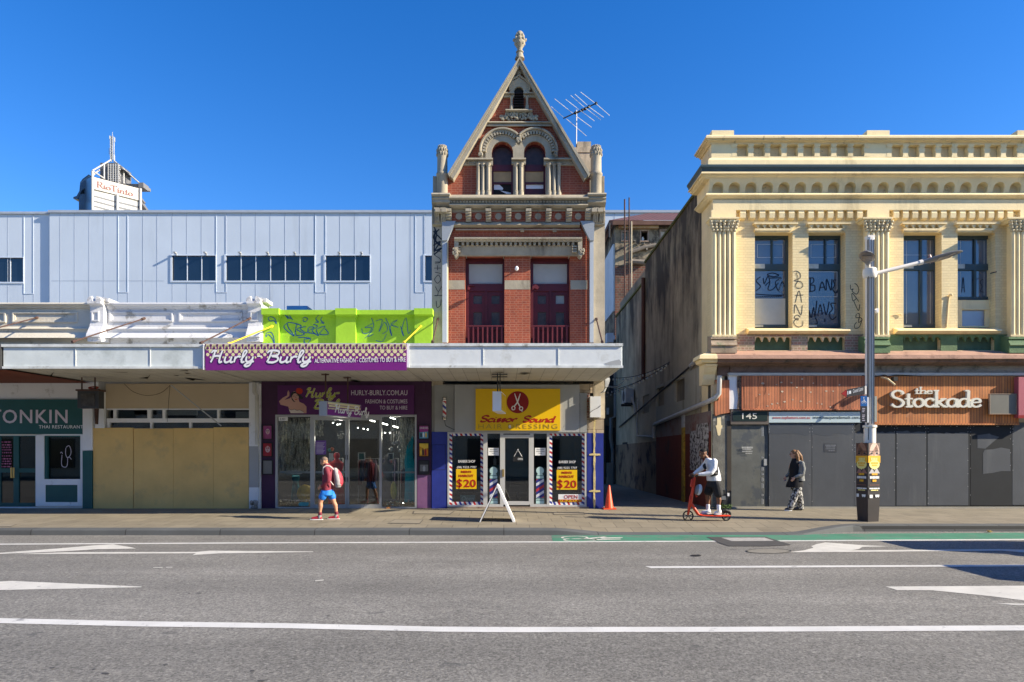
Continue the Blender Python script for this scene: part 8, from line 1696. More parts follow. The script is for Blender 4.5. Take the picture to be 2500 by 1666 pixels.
for side, sk_ in ((-1, skA), (1, skB)):
    ov = lambda cx, cy, rx, ry, n=18: [(cx+rx*math.cos(i*2*math.pi/n), cy+ry*math.sin(i*2*math.pi/n)) for i in range(n)]
    bpoly('printed_hair', [(.06, zz(360)), (.98, zz(360)), (.98, zt_-.005), (.06, zt_-.005)], mat('printed brown', (.12, .05, .035), .5) if side < 0 else mat('printed grey brown', (.16, .11, .09), .5), side, .001)
    bpoly('printed_face', [(u, v) for u, v in ov(.52, zz(330), .41, .29) if v > zz(362)]+[(.12, zz(362)), (.92, zz(362))][::-1], sk_, side, .003)
    for cx in (.27, .73):
        bpoly('printed_eye', ov(cx, zz(320), .10, .022, 10), hr, side, .006); bpoly('printed_brow', [(cx-.13, zz(292)), (cx+.13, zz(292)), (cx+.13, zz(280)), (cx-.13, zz(280))], hr, side, .006)
    bpoly('printed_nose', [(.44, zz(362)), (.48, zz(300)), (.52, zz(300)), (.58, zz(362))], mat('printed shade', (.24, .10, .06), .5) if side < 0 else mat('printed shade b', (.5, .28, .2), .5), side, .006)
    bpoly('printed_collar', [(.05, zz(655)), (.35, zz(560)), (.5, zz(640)), (.7, zz(560)), (.97, zz(655))], mat('printed collar', (.30, .15, .13), .5) if side < 0 else mat('printed shirt', (.45, .42, .42), .5), side, .002)
    bpoly('printed_band', [(.0, zz(480)), (1.0, zz(480)), (1.0, zz(362)), (.0, zz(362))], orb, side, .008)
    bpoly('speech_bubble', ov(.5, zz(508), .43, .115)+[], pyl, side, .011); bpoly('speech_bubble', [(.42 if side > 0 else .4, zz(560)), (.5, zz(598)), (.75, zz(548))], pyl, side, .0105)
    def rowt(y0_, y1_, u0, u1, m_, seg=.06):
        u = u0
        while u < u1: w_ = random.uniform(seg*.6, seg); bpoly('print_row', [(u, zz(y1_)), (min(u1, u+w_), zz(y1_)), (min(u1, u+w_), zz(y0_)), (u, zz(y0_))], m_, side, .013); u += w_+.025
    pass
    rowt(395, 440, .22, .74, pyl, .12); rowt(470, 500, .2, .8, orb, .13); rowt(510, 535, .28, .74, orb, .13)
    rowt(650, 685, .28, .75, orb, .1); rowt(702, 742, .12, .88, white, .10); rowt(757, 793, .34, .66, orb, .13)
    bpoly('printed_rule', [(.1, zz(850)), (.9, zz(850)), (.9, zz(845)), (.1, zz(845))], mat('printed rust', (.35, .12, .08), .5), side, .013)
    rowt(895, 915, .08, .92, white, .5); rowt(925, 942, .2, .8, pyl, .5)
    bpoly('printed_icon', [(.1, zz(1062)), (.34, zz(1062)), (.34, zz(1008)), (.1, zz(1008))], white, side, .013) if side > 0 else bpoly('printed_icon', [(.72, zz(1052)), (.92, zz(1052)), (.92, zz(998)), (.72, zz(998))], white, side, .013)
    bpoly('printed_crest', [(.56, zz(1008)), (.9, zz(1008)), (.88, zz(1045)), (.8, zz(1056)), (.73, zz(1040)), (.66, zz(1056)), (.58, zz(1045))], white, side, .013) if side > 0 else bpoly('printed_crest', [(.15, zz(1005)), (.48, zz(1005)), (.46, zz(1040)), (.38, zz(1054)), (.31, zz(1036)), (.25, zz(1054)), (.17, zz(1040))], white, side, .013)
# hub and lamp heads
P12 = lambda x, y_, Y=YL: (lambda c: Vector((X(c[0], Y), Y, Z(c[1], Y))))(cr(4.3545, 2060, 560, [(x, y_)])[0])
mb = MB(); mb.lathe(cxl, YL, [(.13, Z(680, YL)), (.16, Z(677, YL)), (.17, Z(668, YL)), (.16, Z(658, YL)), (.12, Z(655, YL))], 14); part('collar', mb, silver, sl_, sm=True)
def lamp_head(M4, name='lamp_head'):
    """leaf-shaped luminaire along +x, origin at its socket"""
    t = MB(); st = [(0, .05, .04, .05), (.12, .07, .045, .05), (.3, .14, .05, .05), (.55, .19, .05, .04), (.8, .18, .045, .03), (1.0, .13, .04, .02), (1.10, .06, .025, .01), (1.13, .02, .01, .005)]
    t.loft([[(x, w_*math.cos(a), (up if math.sin(a) > 0 else dn)*math.sin(a)) for a in [i*2*math.pi/12 for i in range(12)]] for x, w_, up, dn in st]); me = t.mesh(name); me.transform(M4); h = part(name, me, mat('lamp housing', (.20, .21, .23), .35, .05, 3, metal=.3), sl_, sm=True)
    t = MB(); t.loft([[(.42, -.12, -.045), (.42, .12, -.045), (.42, .12, -.035), (.42, -.12, -.035)], [(.85, -.11, -.040), (.85, .11, -.040), (.85, .11, -.03), (.85, -.11, -.03)]]); me = t.mesh('led_panel'); me.transform(M4); part('led_panel', me, mat('led panel', (.28, .24, .20), .2, .3, 12), h)
    t = MB(); t.lathe(.3, 0, [(.03, .05), (.03, .13), (.02, .14)], 8); me = t.mesh('photocell'); me.transform(M4); part('photocell', me, mat('pinkish photocell', (.45, .22, .2), .4), h)
a0, a1, a2 = P12(345, 470), P12(810, 355), P12(1265, 238)
mb = MB(); mb.tube([a0, a1], .052, 10); mb.tube([a1-(a1-a0).normalized()*.03, a1+(a1-a0).normalized()*.06], .065, 10); part('arm', mb, silver, sl_, sm=True)
ang = math.atan2((a2-a1).z, (a2-a1).x); lamp_head(Matrix.Translation(a1) @ Matrix.Rotation(-ang, 4, 'Y') @ Matrix.Rotation(math.radians(-12), 4, 'X'))
b0 = P12(262, 440); b1 = P12(258, 368, YL-.16); mb = MB(); mb.tube([b0, b1], .045, 8); part('arm', mb, silver, sl_, sm=True)
lamp_head(Matrix.Translation(b1) @ Matrix.Rotation(math.radians(-121), 4, 'Z') @ Matrix.Rotation(math.radians(-2), 4, 'Y') @ Matrix.Rotation(math.radians(-10), 4, 'X') @ Matrix.Scale(.95, 4))
mb = MB(); mb.pb(2138, 2143, 754, 764, YL-.05, YL+.05, ref=YL); mb.box(cxl+.1, X(2139, YL), YL-.02, YL+.02, Z(760, YL), Z(757, YL)); part('sensor_box', mb, whitep, sl_)
mb = MB(); mb.box(cxl-.09, cxl+.09, YL-.09, YL+.09, Z(582, YL), Z(577, YL)); part('pole_cap', mb, silver, sl_)
# direction finger sign, bike sign
fs = thing('finger_sign', 'dark finger sign with a red tip pointing left from the lamp pole, reading Grand Lane', 'sign', (X(2085, 16.8), 16.8, Z(970, 16.8))); ys2 = 16.74
mb = MB(); mb.pprism([(2067, 951.5), (2111.5, 942.5), (2111.5, 962.5), (2067, 969.8)], ys2, ys2+.03); part('panel', mb, mat('sign charcoal', (.055, .05, .05), .4), fs); mb = MB(); mb.pprism([(2054.5, 961.5), (2066.9, 951.5), (2066.9, 969.8)], ys2, ys2+.03); part('tip', mb, mat('sign tip red', (.35, .02, .02), .4), fs)
text('Grand Lane', 2082, 2107, 951, 960.5, ys2-.003, white, fs, tilt=.075)
mb = MB(); mb.flat([(2069, 955.5), (2071, 955), (2071, 963.5), (2069, 964)], ys2-.003); mb.flat([(2073, 955), (2078, 954), (2078, 961.5), (2073, 962.5)], ys2-.003); part('pictograms', mb, white, fs)
mb = MB(); mb.pb(2111, 2116, 943, 963, ys2+.0, ys2+.1, ref=ys2); part('clamp', mb, silver, fs)
bs2 = thing('cycle_route_sign', 'narrow blue and black cycle route sign clamped to the lamp pole', 'sign', (X(2109, 16.7), 16.7, Z(1031, 16.7))); y = 16.66
mb = MB(); mb.pb(2101.6, 2117.3, 992, 1031.5, y, y+.03); mb.pb(2117.3, 2120.5, 967.5, 1031, y+.005, y+.03, ref=y) if False else None; part('black_panel', mb, mat('sign black', (.03, .033, .04), .4), bs2)
mb = MB(); mb.pb(2101.6, 2117.3, 967, 991.9, y, y+.03); part('blue_panel', mb, mat('sign blue', (.01, .12, .38), .4), bs2)
mb = MB(); [mb.flat([(a+.6*math.cos(0), b) for a, b in []]) for _ in ()]
for cx in (2106, 2112.5):
    for i in range(12): t0, t1 = i*math.pi/6, (i+1)*math.pi/6; mb.flat([(cx+2.6*math.cos(t0), 982.5+2.6*math.sin(t0)), (cx+2.6*math.cos(t1), 982.5+2.6*math.sin(t1)), (cx+1.9*math.cos(t1), 982.5+1.9*math.sin(t1)), (cx+1.9*math.cos(t0), 982.5+1.9*math.sin(t0))], y-.002)
pstroke(mb, [(2106, 982), (2108.5, 977.5), (2111.5, 978), (2112.5, 982)], .9, y-.003, sm=False); pstroke(mb, [(2109, 981), (2111, 978), (2108.5, 974)], 1.1, y-.004, sm=False); mb.flat(disc(2109, 971.8, 1.4, 8), y-.003); part('bicycle_symbol', mb, white, bs2)
mb = MB()
for i, yy in enumerate((997, 1001, 1005, 1013, 1017, 1021, 1026)): mb.flat([(2105, yy), (2112-(i % 3), yy), (2112-(i % 3), yy+1.4), (2105, yy+1.4)], y-.002)
part('small_print', mb, lilac, bs2)
mb = MB(); mb.pb(2117.4, 2121, 970, 1032, y+.01, y+.05, ref=y+.01); part('clamp', mb, whitep, bs2)
mb = MB(); y = 16.95; mb.pb(2133.5, 2141, 968, 1030, y, y+.05, ref=y); single('cycle_route_sign', mb, mat('sign back', (.25, .27, .26), .5, .1, 3), 'grey back of the second cycle route sign on the right side of the pole', 'sign')

# FIGURES
def capsule(mb, p0, r0, p1, r1, n=12):
    p0, p1 = Vector(p0), Vector(p1); d = (p1-p0); L_ = d.length or 1e-4; d /= L_; a = d.orthogonal().normalized(); b = d.cross(a); rings = []
    prof = [(-r0*math.cos(t), r0*math.sin(t)) for t in (.15, .6, 1.1)]+[(0, r0)]+[(L_*k/3, r0+(r1-r0)*k/3) for k in (1, 2)]+[(L_, r1)]+[(L_+r1*math.sin(t), r1*math.cos(t)) for t in (.47, .97, 1.42)]
    for s_, r in prof: rings.append([p0+d*s_+a*r*math.cos(2*math.pi*j/n)+b*r*math.sin(2*math.pi*j/n) for j in range(n)])
    mb.loft(rings)
def blob(name, mb, m, parent, vox=.009, it=3):
    """fuse the pieces into one continuous skin (voxel remesh + smoothing)"""
    me = mb.mesh(name+'_raw'); bm = bmesh.new(); bm.from_mesh(me); bmesh.ops.recalc_face_normals(bm, faces=bm.faces); bm.to_mesh(me); bm.free()
    o = bpy.data.objects.new('tmp', me); COL.objects.link(o)
    r = o.modifiers.new('r', 'REMESH'); r.mode = 'VOXEL'; r.voxel_size = vox; r.use_smooth_shade = True
    if it: s_ = o.modifiers.new('s', 'SMOOTH'); s_.factor = .5; s_.iterations = it
    bpy.context.view_layer.update(); out = bpy.data.meshes.new_from_object(o.evaluated_get(bpy.context.evaluated_depsgraph_get()))
    bpy.data.objects.remove(o); out.name = name
    q = part(name, out, m, parent); [setattr(p, 'use_smooth', True) for p in out.polygons]; return q
class Pose:
    def __init__(s, k, ox, oy, Y): s.k, s.ox, s.oy, s.Y = k, ox, oy, Y
    def __call__(s, x, y, dy=0.): return Vector((X(s.ox+x/s.k, s.Y), s.Y+dy, Z(s.oy+y/s.k, s.Y)))
def chain(mb, P, pts):
    """pts: list of (x, y, dy, r)"""
    for a, b in zip(pts, pts[1:]): capsule(mb, P(*a[:3]), a[3], P(*b[:3]), b[3])
def torso(mb, P, rows):
    """rows of (x, y, half depth fore-aft, half width) stacked into an elliptical trunk"""
    rings = []
    for x, y, rx, ry in rows: c_ = P(x, y); rings.append([c_+Vector((rx*math.cos(t), ry*math.sin(t), 0)) for t in [i*2*math.pi/20 for i in range(20)]])
    mb.loft(rings)
def hand(mb, w, d, lat, curl, s=1., bend=.6, thumb=1):
    """palm, four unequal fingers with two joints, thumb from the side of the palm"""
    w, d, lat, curl = Vector(w), Vector(d).normalized(), Vector(lat).normalized(), Vector(curl).normalized()
    for k in (-1, 0, 1): capsule(mb, w+lat*.018*k*s, .015*s, w+d*.075*s+lat*.024*k*s, .013*s)
    for k, L_ in ((-1.5, .062), (-.5, .075), (.5, .080), (1.5, .070)):
        b = w+d*.085*s+lat*.019*k*s; m1 = b+(d*(1-bend*.4)+curl*bend*.6).normalized()*L_*.5*s; m2 = m1+(d*(1-bend)+curl*bend).normalized()*L_*.32*s; m3 = m2+(d*(.5-bend)+curl).normalized()*L_*.28*s
        capsule(mb, b, .0095*s, m1, .0088*s, 8); capsule(mb, m1, .0088*s, m2, .008*s, 8); capsule(mb, m2, .008*s, m3, .007*s, 8)
    b = w+d*.025*s+lat*thumb*.03*s; m1 = b+(d*.6+lat*thumb*.6+curl*.3).normalized()*.035*s; m2 = m1+(d*.9+lat*thumb*.1+curl*.5).normalized()*.03*s; capsule(mb, b, .012*s, m1, .011*s, 8); capsule(mb, m1, .011*s, m2, .009*s, 8)
def head(mb, c, tilt=0., s=1.):
    """skull, jaw, nose, ears facing -x; tilt>0 bows the head"""
    R = Matrix.Rotation(tilt, 3, 'Y').inverted(); f = lambda x, y, z: Vector(c)+R @ Vector((x, y, z))*s
    mb.ell(f(.012, 0, .03), (.096*s, .076*s, .088*s), 16, 12, R); mb.ell(f(-.022, 0, -.03), (.066*s, .060*s, .080*s), 14, 10, R)
    capsule(mb, f(-.078, 0, .012), .010*s, f(-.100, 0, -.022), .014*s, 8); capsule(mb, f(-.062, -.026, .034), .014*s, f(-.062, .026, .034), .014*s, 8)
    capsule(mb, f(-.070, -.018, -.055), .009*s, f(-.070, .018, -.055), .009*s, 8); capsule(mb, f(-.073, -.016, -.068), .008*s, f(-.073, .016, -.068), .008*s, 8); mb.ell(f(-.060, 0, -.094), (.022*s, .026*s, .018*s), 8, 6)
    for s_ in (-1, 1): mb.ell(f(.014, s_*.078, -.004), (.018*s, .008*s, .032*s), 8, 6); mb.ell(f(-.045, s_*.04, -.02), (.025*s, .022*s, .025*s), 8, 6)
    return f, R
def face_parts(f, R, parent, s=1., lips=(.35, .12, .1)):
    for s_ in (-1, 1):
        mb = MB(); mb.ell(f(-.072, s_*.031, .013), (.010*s, .013*s, .008*s), 8, 6, R); e = part('eye', mb, mat('eye white', (.7, .68, .65), .3), parent, sm=True)
        mb = MB(); mb.ell(f(-.080, s_*.031, .013), (.004*s, .006*s, .006*s), 8, 6, R); part('iris', mb, blackm, e)
        mb = MB(); capsule(mb, f(-.078, s_*.015, .034), .0045*s, f(-.070, s_*.048, .036), .004*s, 6); part('eyebrow', mb, mat('brow', (.05, .03, .02), .8), parent)
    mb = MB(); capsule(mb, f(-.079, -.018, -.061), .0045*s, f(-.079, .018, -.061), .0045*s, 6); part('mouth', mb, mat('lips %d' % int(lips[0]*100), lips, .5), parent)
def shoe(name, P, x0, x1, yb_, yt_, dy, m, ms, parent, w=.05):
    """side-on shoe: x0 toe, x1 heel (px), yb sole line, yt ankle top"""
    a, b = P(x0, yb_, dy), P(x1, yb_, dy); L_ = (b.x-a.x); h = P(0, yt_).z-a.z; s = MB()
    out = lambda t: w*(.55+.6*math.sin(math.pi*min(1, (t+.12))**.8)*.8)
    for z0_, z1_, nm in ((0, .028, 1),):
        s.loft([[(a.x+L_*t, dy+P.Y-out(t), a.z+z_) for t in (0, .1, .3, .6, .85, 1)]+[(a.x+L_*t, dy+P.Y+out(t), a.z+z_) for t in (1, .85, .6, .3, .1, 0)] for z_ in (0, .014, .028)])
    up = MB(); capsule(up, (a.x+L_*.16, P.Y+dy, a.z+.045), .034, (a.x+L_*.5, P.Y+dy, a.z+.06), .044); capsule(up, (a.x+L_*.5, P.Y+dy, a.z+.06), .044, (a.x+L_*.80, P.Y+dy, a.z+.065), .042); capsule(up, (a.x+L_*.62, P.Y+dy, a.z+.08), .040, (a.x+L_*.78, P.Y+dy, a.z+max(.09, h-.02)), .040)
    o = blob(name, up, m, parent, .008, 2); part('sole', s, ms, o, sm=True); return o

# ---- man walking
P = Pose(8.25, 750, 1100, 17.2); mw = thing('person', 'man in a maroon top and bright blue shorts walking left past the purple shop', 'person', P(430, 1400))
B_ = MB()
torso(B_, P, [(405, 880, .115, .16), (405, 800, .12, .155), (420, 650, .12, .155), (425, 500, .125, .175), (425, 400, .12, .19), (420, 330, .09, .15), (410, 290, .05, .07)])
chain(B_, P, [(405, 330, 0, .06), (385, 270, 0, .055), (360, 240, 0, .05)])
hf, hR = head(B_, P(338, 228), .35, 1.02)
chain(B_, P, [(350, 860, -.09, .095), (295, 1000, -.09, .068), (285, 1040, -.09, .058), (290, 1110, -.09, .060), (280, 1200, -.09, .042), (275, 1300, -.09, .038)])
chain(B_, P, [(440, 860, .09, .095), (505, 1000, .09, .068), (520, 1050, .09, .058), (548, 1110, .09, .060), (565, 1200, .09, .042), (570, 1300, .09, .038)])
for sd_ in (-1, 1):
    chain(B_, P, [(430, 370, sd_*.19, .058), (470, 490, sd_*.215, .048), (470, 600, sd_*.21, .042), (395, 665, sd_*.19, .038), (335, 712, sd_*.15, .028)]); w0 = P(335, 712, sd_*.15); hand(B_, w0, (-.8, 0, -.45), (.3, 0, -.9), (.2, -sd_*1, -.1), 1., .5, -1)
bd_ = blob('body', B_, skin1, mw, .008, 3); face_parts(hf, hR, bd_)
B_ = MB(); B_.ell(hf(.022, 0, .044), (.093, .081, .083), 16, 12, hR); hr_ = blob('hair', B_, mat('cropped grey hair', (.17, .12, .09), .9, .3, 20, .3, 60), bd_, .008, 1)
B_ = MB(); torso(B_, P, [(405, 800, .145, .19), (405, 770, .145, .185), (418, 650, .145, .18), (425, 500, .15, .20), (428, 400, .145, .21), (420, 330, .11, .17), (400, 285, .07, .09), (392, 262, .068, .075)])
for sd_ in (-1, 1): chain(B_, P, [(432, 370, sd_*.19, .078), (472, 490, sd_*.218, .066), (472, 600, sd_*.215, .060), (398, 663, sd_*.195, .055), (335, 712, sd_*.155, .046)])
sw_ = blob('sweatshirt', B_, mat('maroon jersey', (.22, .03, .05), .8, .15, 7, .4, 25), mw, .009, 3)
for i, (q_) in enumerate(([(300, 720), (340, 700), (380, 670)], [(430, 590), (460, 600), (480, 580)])): pass
B_ = MB(); torso(B_, P, [(410, 785, .145, .175), (405, 860, .15, .185), (400, 905, .155, .19)])
chain(B_, P, [(365, 850, -.09, .105), (338, 915, -.095, .10), (325, 935, -.095, .098)]); chain(B_, P, [(440, 850, .09, .105), (478, 925, .095, .10), (487, 945, .095, .098)])
blob('shorts', B_, mat('bright blue shorts', (.015, .18, .62), .6, .15, 6, .3, 20), mw, .010, 2)
for x_, sdy in ((275, -.09), (568, .09)):
    B_ = MB(); chain(B_, P, [(x_+4, 1262, sdy, .052), (x_+2, 1288, sdy, .048)]); s1 = blob('sock', B_, mat('maroon cuff', (.18, .02, .04), .8), mw, .008, 1); B_ = MB(); chain(B_, P, [(x_, 1310, sdy, .048), (x_-8, 1345, sdy, .05)]); blob('sock', B_, mat('grey sock', (.28, .28, .28), .9), s1, .008, 1)
shoe('shoe', P, 85, 335, 1398, 1330, -.09, mat('red shoe', (.45, .02, .045), .6, .15, 12), white, mw); shoe('shoe', P, 392, 638, 1400, 1330, .09, mat('red shoe', (.45, .02, .045), .6), white, mw)
bp = thing('backpack', 'red and grey backpack worn by the man in the maroon top', 'backpack', P(610, 760)); gyb = mat('grey rucksack', (.33, .32, .33), .7, .2, 5, .3, 20); rdb = mat('red rucksack panel', (.50, .035, .06), .6, .1, 5)
B_ = MB(); torso(B_, P, [(560, 350, .03, .08), (580, 400, .075, .12), (605, 500, .10, .145), (625, 600, .105, .15), (630, 690, .10, .14), (625, 745, .06, .10)]); pk = blob('pack', B_, gyb, bp, .010, 2)
B_ = MB(); torso(B_, P, [(590, 390, .055, .07), (632, 460, .07, .10), (662, 560, .075, .11), (668, 660, .07, .11), (655, 720, .05, .08)]); blob('back_panel', B_, rdb, pk, .010, 2)
B_ = MB(); chain(B_, P, [(560, 380, -.17, .018), (500, 320, -.2, .02), (430, 305, -.215, .02), (375, 340, -.225, .02), (362, 420, -.21, .018), (370, 480, -.205, .015)]); blob('strap', B_, mat('pale strap', (.62, .55, .52), .8), bp, .007, 1)
B_ = MB(); chain(B_, P, [(480, 575, -.225, .014), (560, 690, -.18, .014)]); blob('strap', B_, mat('pale strap', (.62, .55, .52), .8), bp, .007, 1)

# ---- scooter
scn = thing('electric_scooter', 'orange-red electric hire scooter ridden by the young man', 'scooter', q15(480, 1258)); scr_m = mat('scooter red', (.72, .06, .02), .35, .04, 4); tyr = mat('tyre rubber', (.018, .018, .02), .8)
def wheel(cx, cy, r):
    c_ = q15(cx, cy); mb = MB(); mb.loft([[(c_.x+(r+dr)*math.cos(t), c_.y+dy, c_.z+(r+dr)*math.sin(t)) for dr, dy in ((0, 0), (-.012, -.022), (-.032, -.022), (-.036, 0), (-.032, .022), (-.012, .022))] for t in [i*2*math.pi/28 for i in range(29)]], caps=False)
    w = part('wheel', mb, tyr, scn, sm=True); mb = MB()
    for i in range(5):
        t = i*2*math.pi/5+.3; mb.tube([c_, c_+Vector(((r-.03)*math.cos(t), 0, (r-.03)*math.sin(t)))], .011, 6)
    mb.lathe(0, 0, [], 1) if False else None; mb.tube([c_-Vector((0, .035, 0)), c_+Vector((0, .035, 0))], .03, 12); part('spokes', mb, mat('dark rim', (.05, .05, .05), .4), w)
wheel(235, 1175, .145); wheel(783, 1182, .122)
B_ = MB(); st = lambda pts, r: [capsule(B_, q15(*a), r if not isinstance(r, list) else r[i], q15(*b), r if not isinstance(r, list) else r[i+1]) for i, (a, b) in enumerate(zip(pts, pts[1:]))]
st([(330, 620), (315, 720), (290, 860), (268, 980)], [.030, .036, .040, .050]); st([(268, 980), (250, 1060), (235, 1150)], [.05, .04, .03])
blob('steering_column', B_, scr_m, scn, .008, 2)
B_ = MB()
for dy in (-.05, 0, .05): st([(285, 1000, dy*.4), (335, 1090, dy), (380, 1155, dy), (440, 1168, dy*1.3), (620, 1172, dy*1.3), (700, 1174, dy), (820, 1172, dy)], [.03, .032, .03, .022, .022, .026, .022])
blob('deck', B_, scr_m, scn, .008, 2)
mb = MB(); a, b = q15(430, 1152), q15(690, 1156); mb.box(a.x, b.x, YS-.075, YS+.075, a.z-.012, a.z+.004); part('deck_mat', mb, blackm, scn)
B_ = MB(); chain(B_, Pose(5.8825, 1640, 1060, YS), [(700, 1140, 0, .03), (730, 1105, 0, .04), (775, 1098, 0, .045), (825, 1115, 0, .035), (848, 1150, 0, .02)]); blob('mudguard', B_, blackm, scn, .009, 1)
mb = MB(); mb.tube([q15(318, 600, -.24), q15(318, 600, .24)], .016, 8); mb.tube([q15(330, 635), q15(318, 600)], .022, 8); part('handlebar', mb, blackm, scn)
mb = MB(); mb.tube([q15(345, 570, -.1), q15(338, 615, -.1)], .02, 6); mb.pprism(P15([(300, 590), (345, 585), (350, 620), (305, 622)]), YS-.04, YS+.04); part('display', mb, blackm, scn)
B_ = MB(); st([(300, 665), (285, 740)], .045); st([(275, 900), (268, 950)], .042); blob('battery_cover', B_, mat('scooter dark red', (.55, .035, .015), .3), scn, .008, 1)
hm = thing('helmet', 'white helmet hanging on the scooter stem', 'helmet', q15(395, 880)); mb = MB(); c_ = q15(392, 800); mb.ell(c_+Vector((.0, 0, 0)), (.075, .10, .145), 16, 12, Matrix.Rotation(math.radians(12), 3, 'Y')); part('shell', mb, mat('helmet white', (.62, .70, .76), .35), hm, sm=True); mb = MB(); c_ = q15(365, 800); mb.ell(c_, (.06, .096, .135), 14, 10, Matrix.Rotation(math.radians(12), 3, 'Y')); part('lining', mb, mat('helmet grey', (.22, .23, .24), .6), hm, sm=True); mb = MB(); mb.tube([q15(345, 870), q15(352, 905), q15(372, 890)], .012, 6); part('strap', mb, scr_m, hm)
# ---- scooter rider
P = Pose(5.8825, 1640, 1060, YS); rd_ = thing('person', 'young man in a white sweatshirt and black shorts riding the orange scooter', 'person', P(600, 1150)); B_ = MB()
torso(B_, P, [(605, 740, .12, .16), (605, 670, .115, .15), (595, 580, .115, .15), (575, 480, .12, .17), (560, 410, .11, .18), (535, 370, .08, .13), (515, 350, .05, .07)])
chain(B_, P, [(525, 375, 0, .06), (495, 335, 0, .052), (475, 310, 0, .05)]); hf, hR = head(B_, P(446, 282), .30, 1.04)
chain(B_, P, [(615, 720, -.09, .095), (640, 850, -.09, .068), (652, 890, -.09, .058), (662, 940, -.09, .060), (660, 1010, -.09, .045), (657, 1075, -.09, .038)])
chain(B_, P, [(590, 720, .09, .095), (545, 850, .09, .068), (530, 890, .09, .058), (537, 940, .09, .060), (537, 1010, .09, .045), (535, 1075, .09, .038)])
chain(B_, P, [(575, 395, -.19, .055), (560, 480, -.22, .046), (520, 555, -.23, .042), (430, 575, -.22, .036), (350, 578, -.21, .026)])
chain(B_, P, [(545, 395, .19, .055), (510, 450, .22, .046), (455, 510, .23, .042), (400, 545, .22, .036), (350, 572, .21, .026)])
for sd_ in (-1, 1): hand(B_, P(350, 576, sd_*.21), (-1, 0, -.05), (0, 1, 0), (0, 0, -1), 1., .95, -sd_)
bd_ = blob('body', B_, skin2, rd_, .008, 3); face_parts(hf, hR, bd_, lips=(.20, .08, .06))
B_ = MB(); B_.ell(hf(.020, 0, .052), (.094, .080, .076), 16, 12, hR); blob('hair', B_, mat('short black hair', (.012, .011, .011), .9, .3, 20, .3, 60), bd_, .008, 1)
B_ = MB(); capsule(B_, hf(-.062, 0, -.098), .018, hf(-.045, 0, -.105), .02, 8); blob('beard', B_, mat('short black hair', (.012, .011, .011), .9), bd_, .006, 1)
wsm = mat('white sweatshirt', (.74, .74, .76), .85, .05, 5, .5, 14)
B_ = MB(); torso(B_, P, [(605, 672, .175, .20), (602, 630, .18, .20), (595, 560, .165, .19), (578, 480, .155, .20), (560, 410, .135, .205), (535, 368, .10, .15), (512, 345, .065, .085)])
chain(B_, P, [(577, 395, -.19, .082), (566, 480, -.222, .078), (525, 550, -.232, .070), (430, 572, -.222, .056), (358, 577, -.212, .040)])
chain(B_, P, [(547, 395, .19, .082), (512, 450, .222, .075), (455, 508, .232, .066), (400, 543, .222, .054), (358, 571, .212, .040)])
swt = blob('sweatshirt', B_, wsm, rd_, .009, 3)
mb = MB(); mb.pprism(P15([(455, 440), (480, 420), (490, 460), (500, 495), (480, 510), (462, 490), (450, 460)]), YS-.17, YS-.10, ref=YS-.15); part('chest_print', mb, blackm, swt)
B_ = MB(); torso(B_, P, [(607, 655, .155, .185), (607, 720, .165, .195), (605, 760, .165, .2)]); chain(B_, P, [(622, 720, -.10, .13), (652, 850, -.105, .12)]); chain(B_, P, [(590, 720, .10, .13), (545, 835, .105, .115)]); blob('shorts', B_, mat('black shorts', (.018, .018, .02), .8, .2, 5, .3, 18), rd_, .010, 2)
for x_, sdy in ((657, -.09), (535, .09)): B_ = MB(); chain(B_, P, [(x_, 1025, sdy, .052), (x_, 1090, sdy, .046)]); blob('sock', B_, mat('white sock', (.75, .75, .78), .9), rd_, .008, 1)
shoe('shoe', P, 600, 705, 1155, 1090, -.05, white, mat('pink white sole', (.75, .62, .62), .5), rd_, .045); shoe('shoe', P, 425, 580, 1152, 1088, .06, white, mat('pink white sole', (.75, .62, .62), .5), rd_, .045)
xb_ = thing('crossbody_bag', 'small black crossbody bag at the rider’s side', 'bag', P(575, 600, -.2)); B_ = MB(); chain(B_, P, [(540, 590, -.19, .035), (575, 565, -.21, .055), (610, 570, -.20, .04), (622, 530, -.19, .03)]); blob('pouch', B_, blackm, xb_, .008, 1); B_ = MB(); chain(B_, P, [(622, 530, -.19, .012), (632, 440, -.16, .012), (625, 380, -.12, .016), (605, 350, -.05, .012)]); blob('strap', B_, blackm, xb_, .007, 1)
# ---- woman
P = Pose(5.8825, 1640, 1060, 19.3); wm = thing('person', 'long-haired woman in a grey jacket and patterned trousers walking left past the charcoal hoarding', 'person', P(1780, 1095)); B_ = MB()
torso(B_, P, [(1790, 760, .12, .17), (1785, 680, .12, .16), (1775, 580, .115, .15), (1780, 500, .13, .165), (1790, 430, .115, .175), (1785, 390, .08, .12), (1775, 370, .045, .06)])
chain(B_, P, [(1785, 400, 0, .055), (1768, 355, 0, .048), (1758, 330, 0, .046)]); hf, hR = head(B_, P(1748, 292), .12, 1.0)
chain(B_, P, [(1790, 750, .08, .10), (1850, 880, .08, .066), (1882, 960, .08, .055), (1888, 1050, .08, .038)]); chain(B_, P, [(1790, 750, -.08, .10), (1740, 880, -.08, .066), (1710, 960, -.08, .055), (1665, 1050, -.08, .038)])
chain(B_, P, [(1830, 420, -.17, .05), (1840, 500, -.2, .042), (1825, 575, -.2, .038), (1770, 600, -.2, .032), (1725, 622, -.19, .024)]); chain(B_, P, [(1760, 420, .17, .05), (1740, 500, .2, .042), (1735, 570, .2, .038), (1700, 600, .2, .032), (1665, 622, .16, .024)])
hand(B_, P(1722, 622, -.19), (-.6, 0, -.75), (.7, 0, -.55), (.1, 1, 0), .95, .55, -1); hand(B_, P(1665, 618, .16), (-.2, 0, -1), (1, 0, -.1), (0, -1, 0), .95, .4, -1)
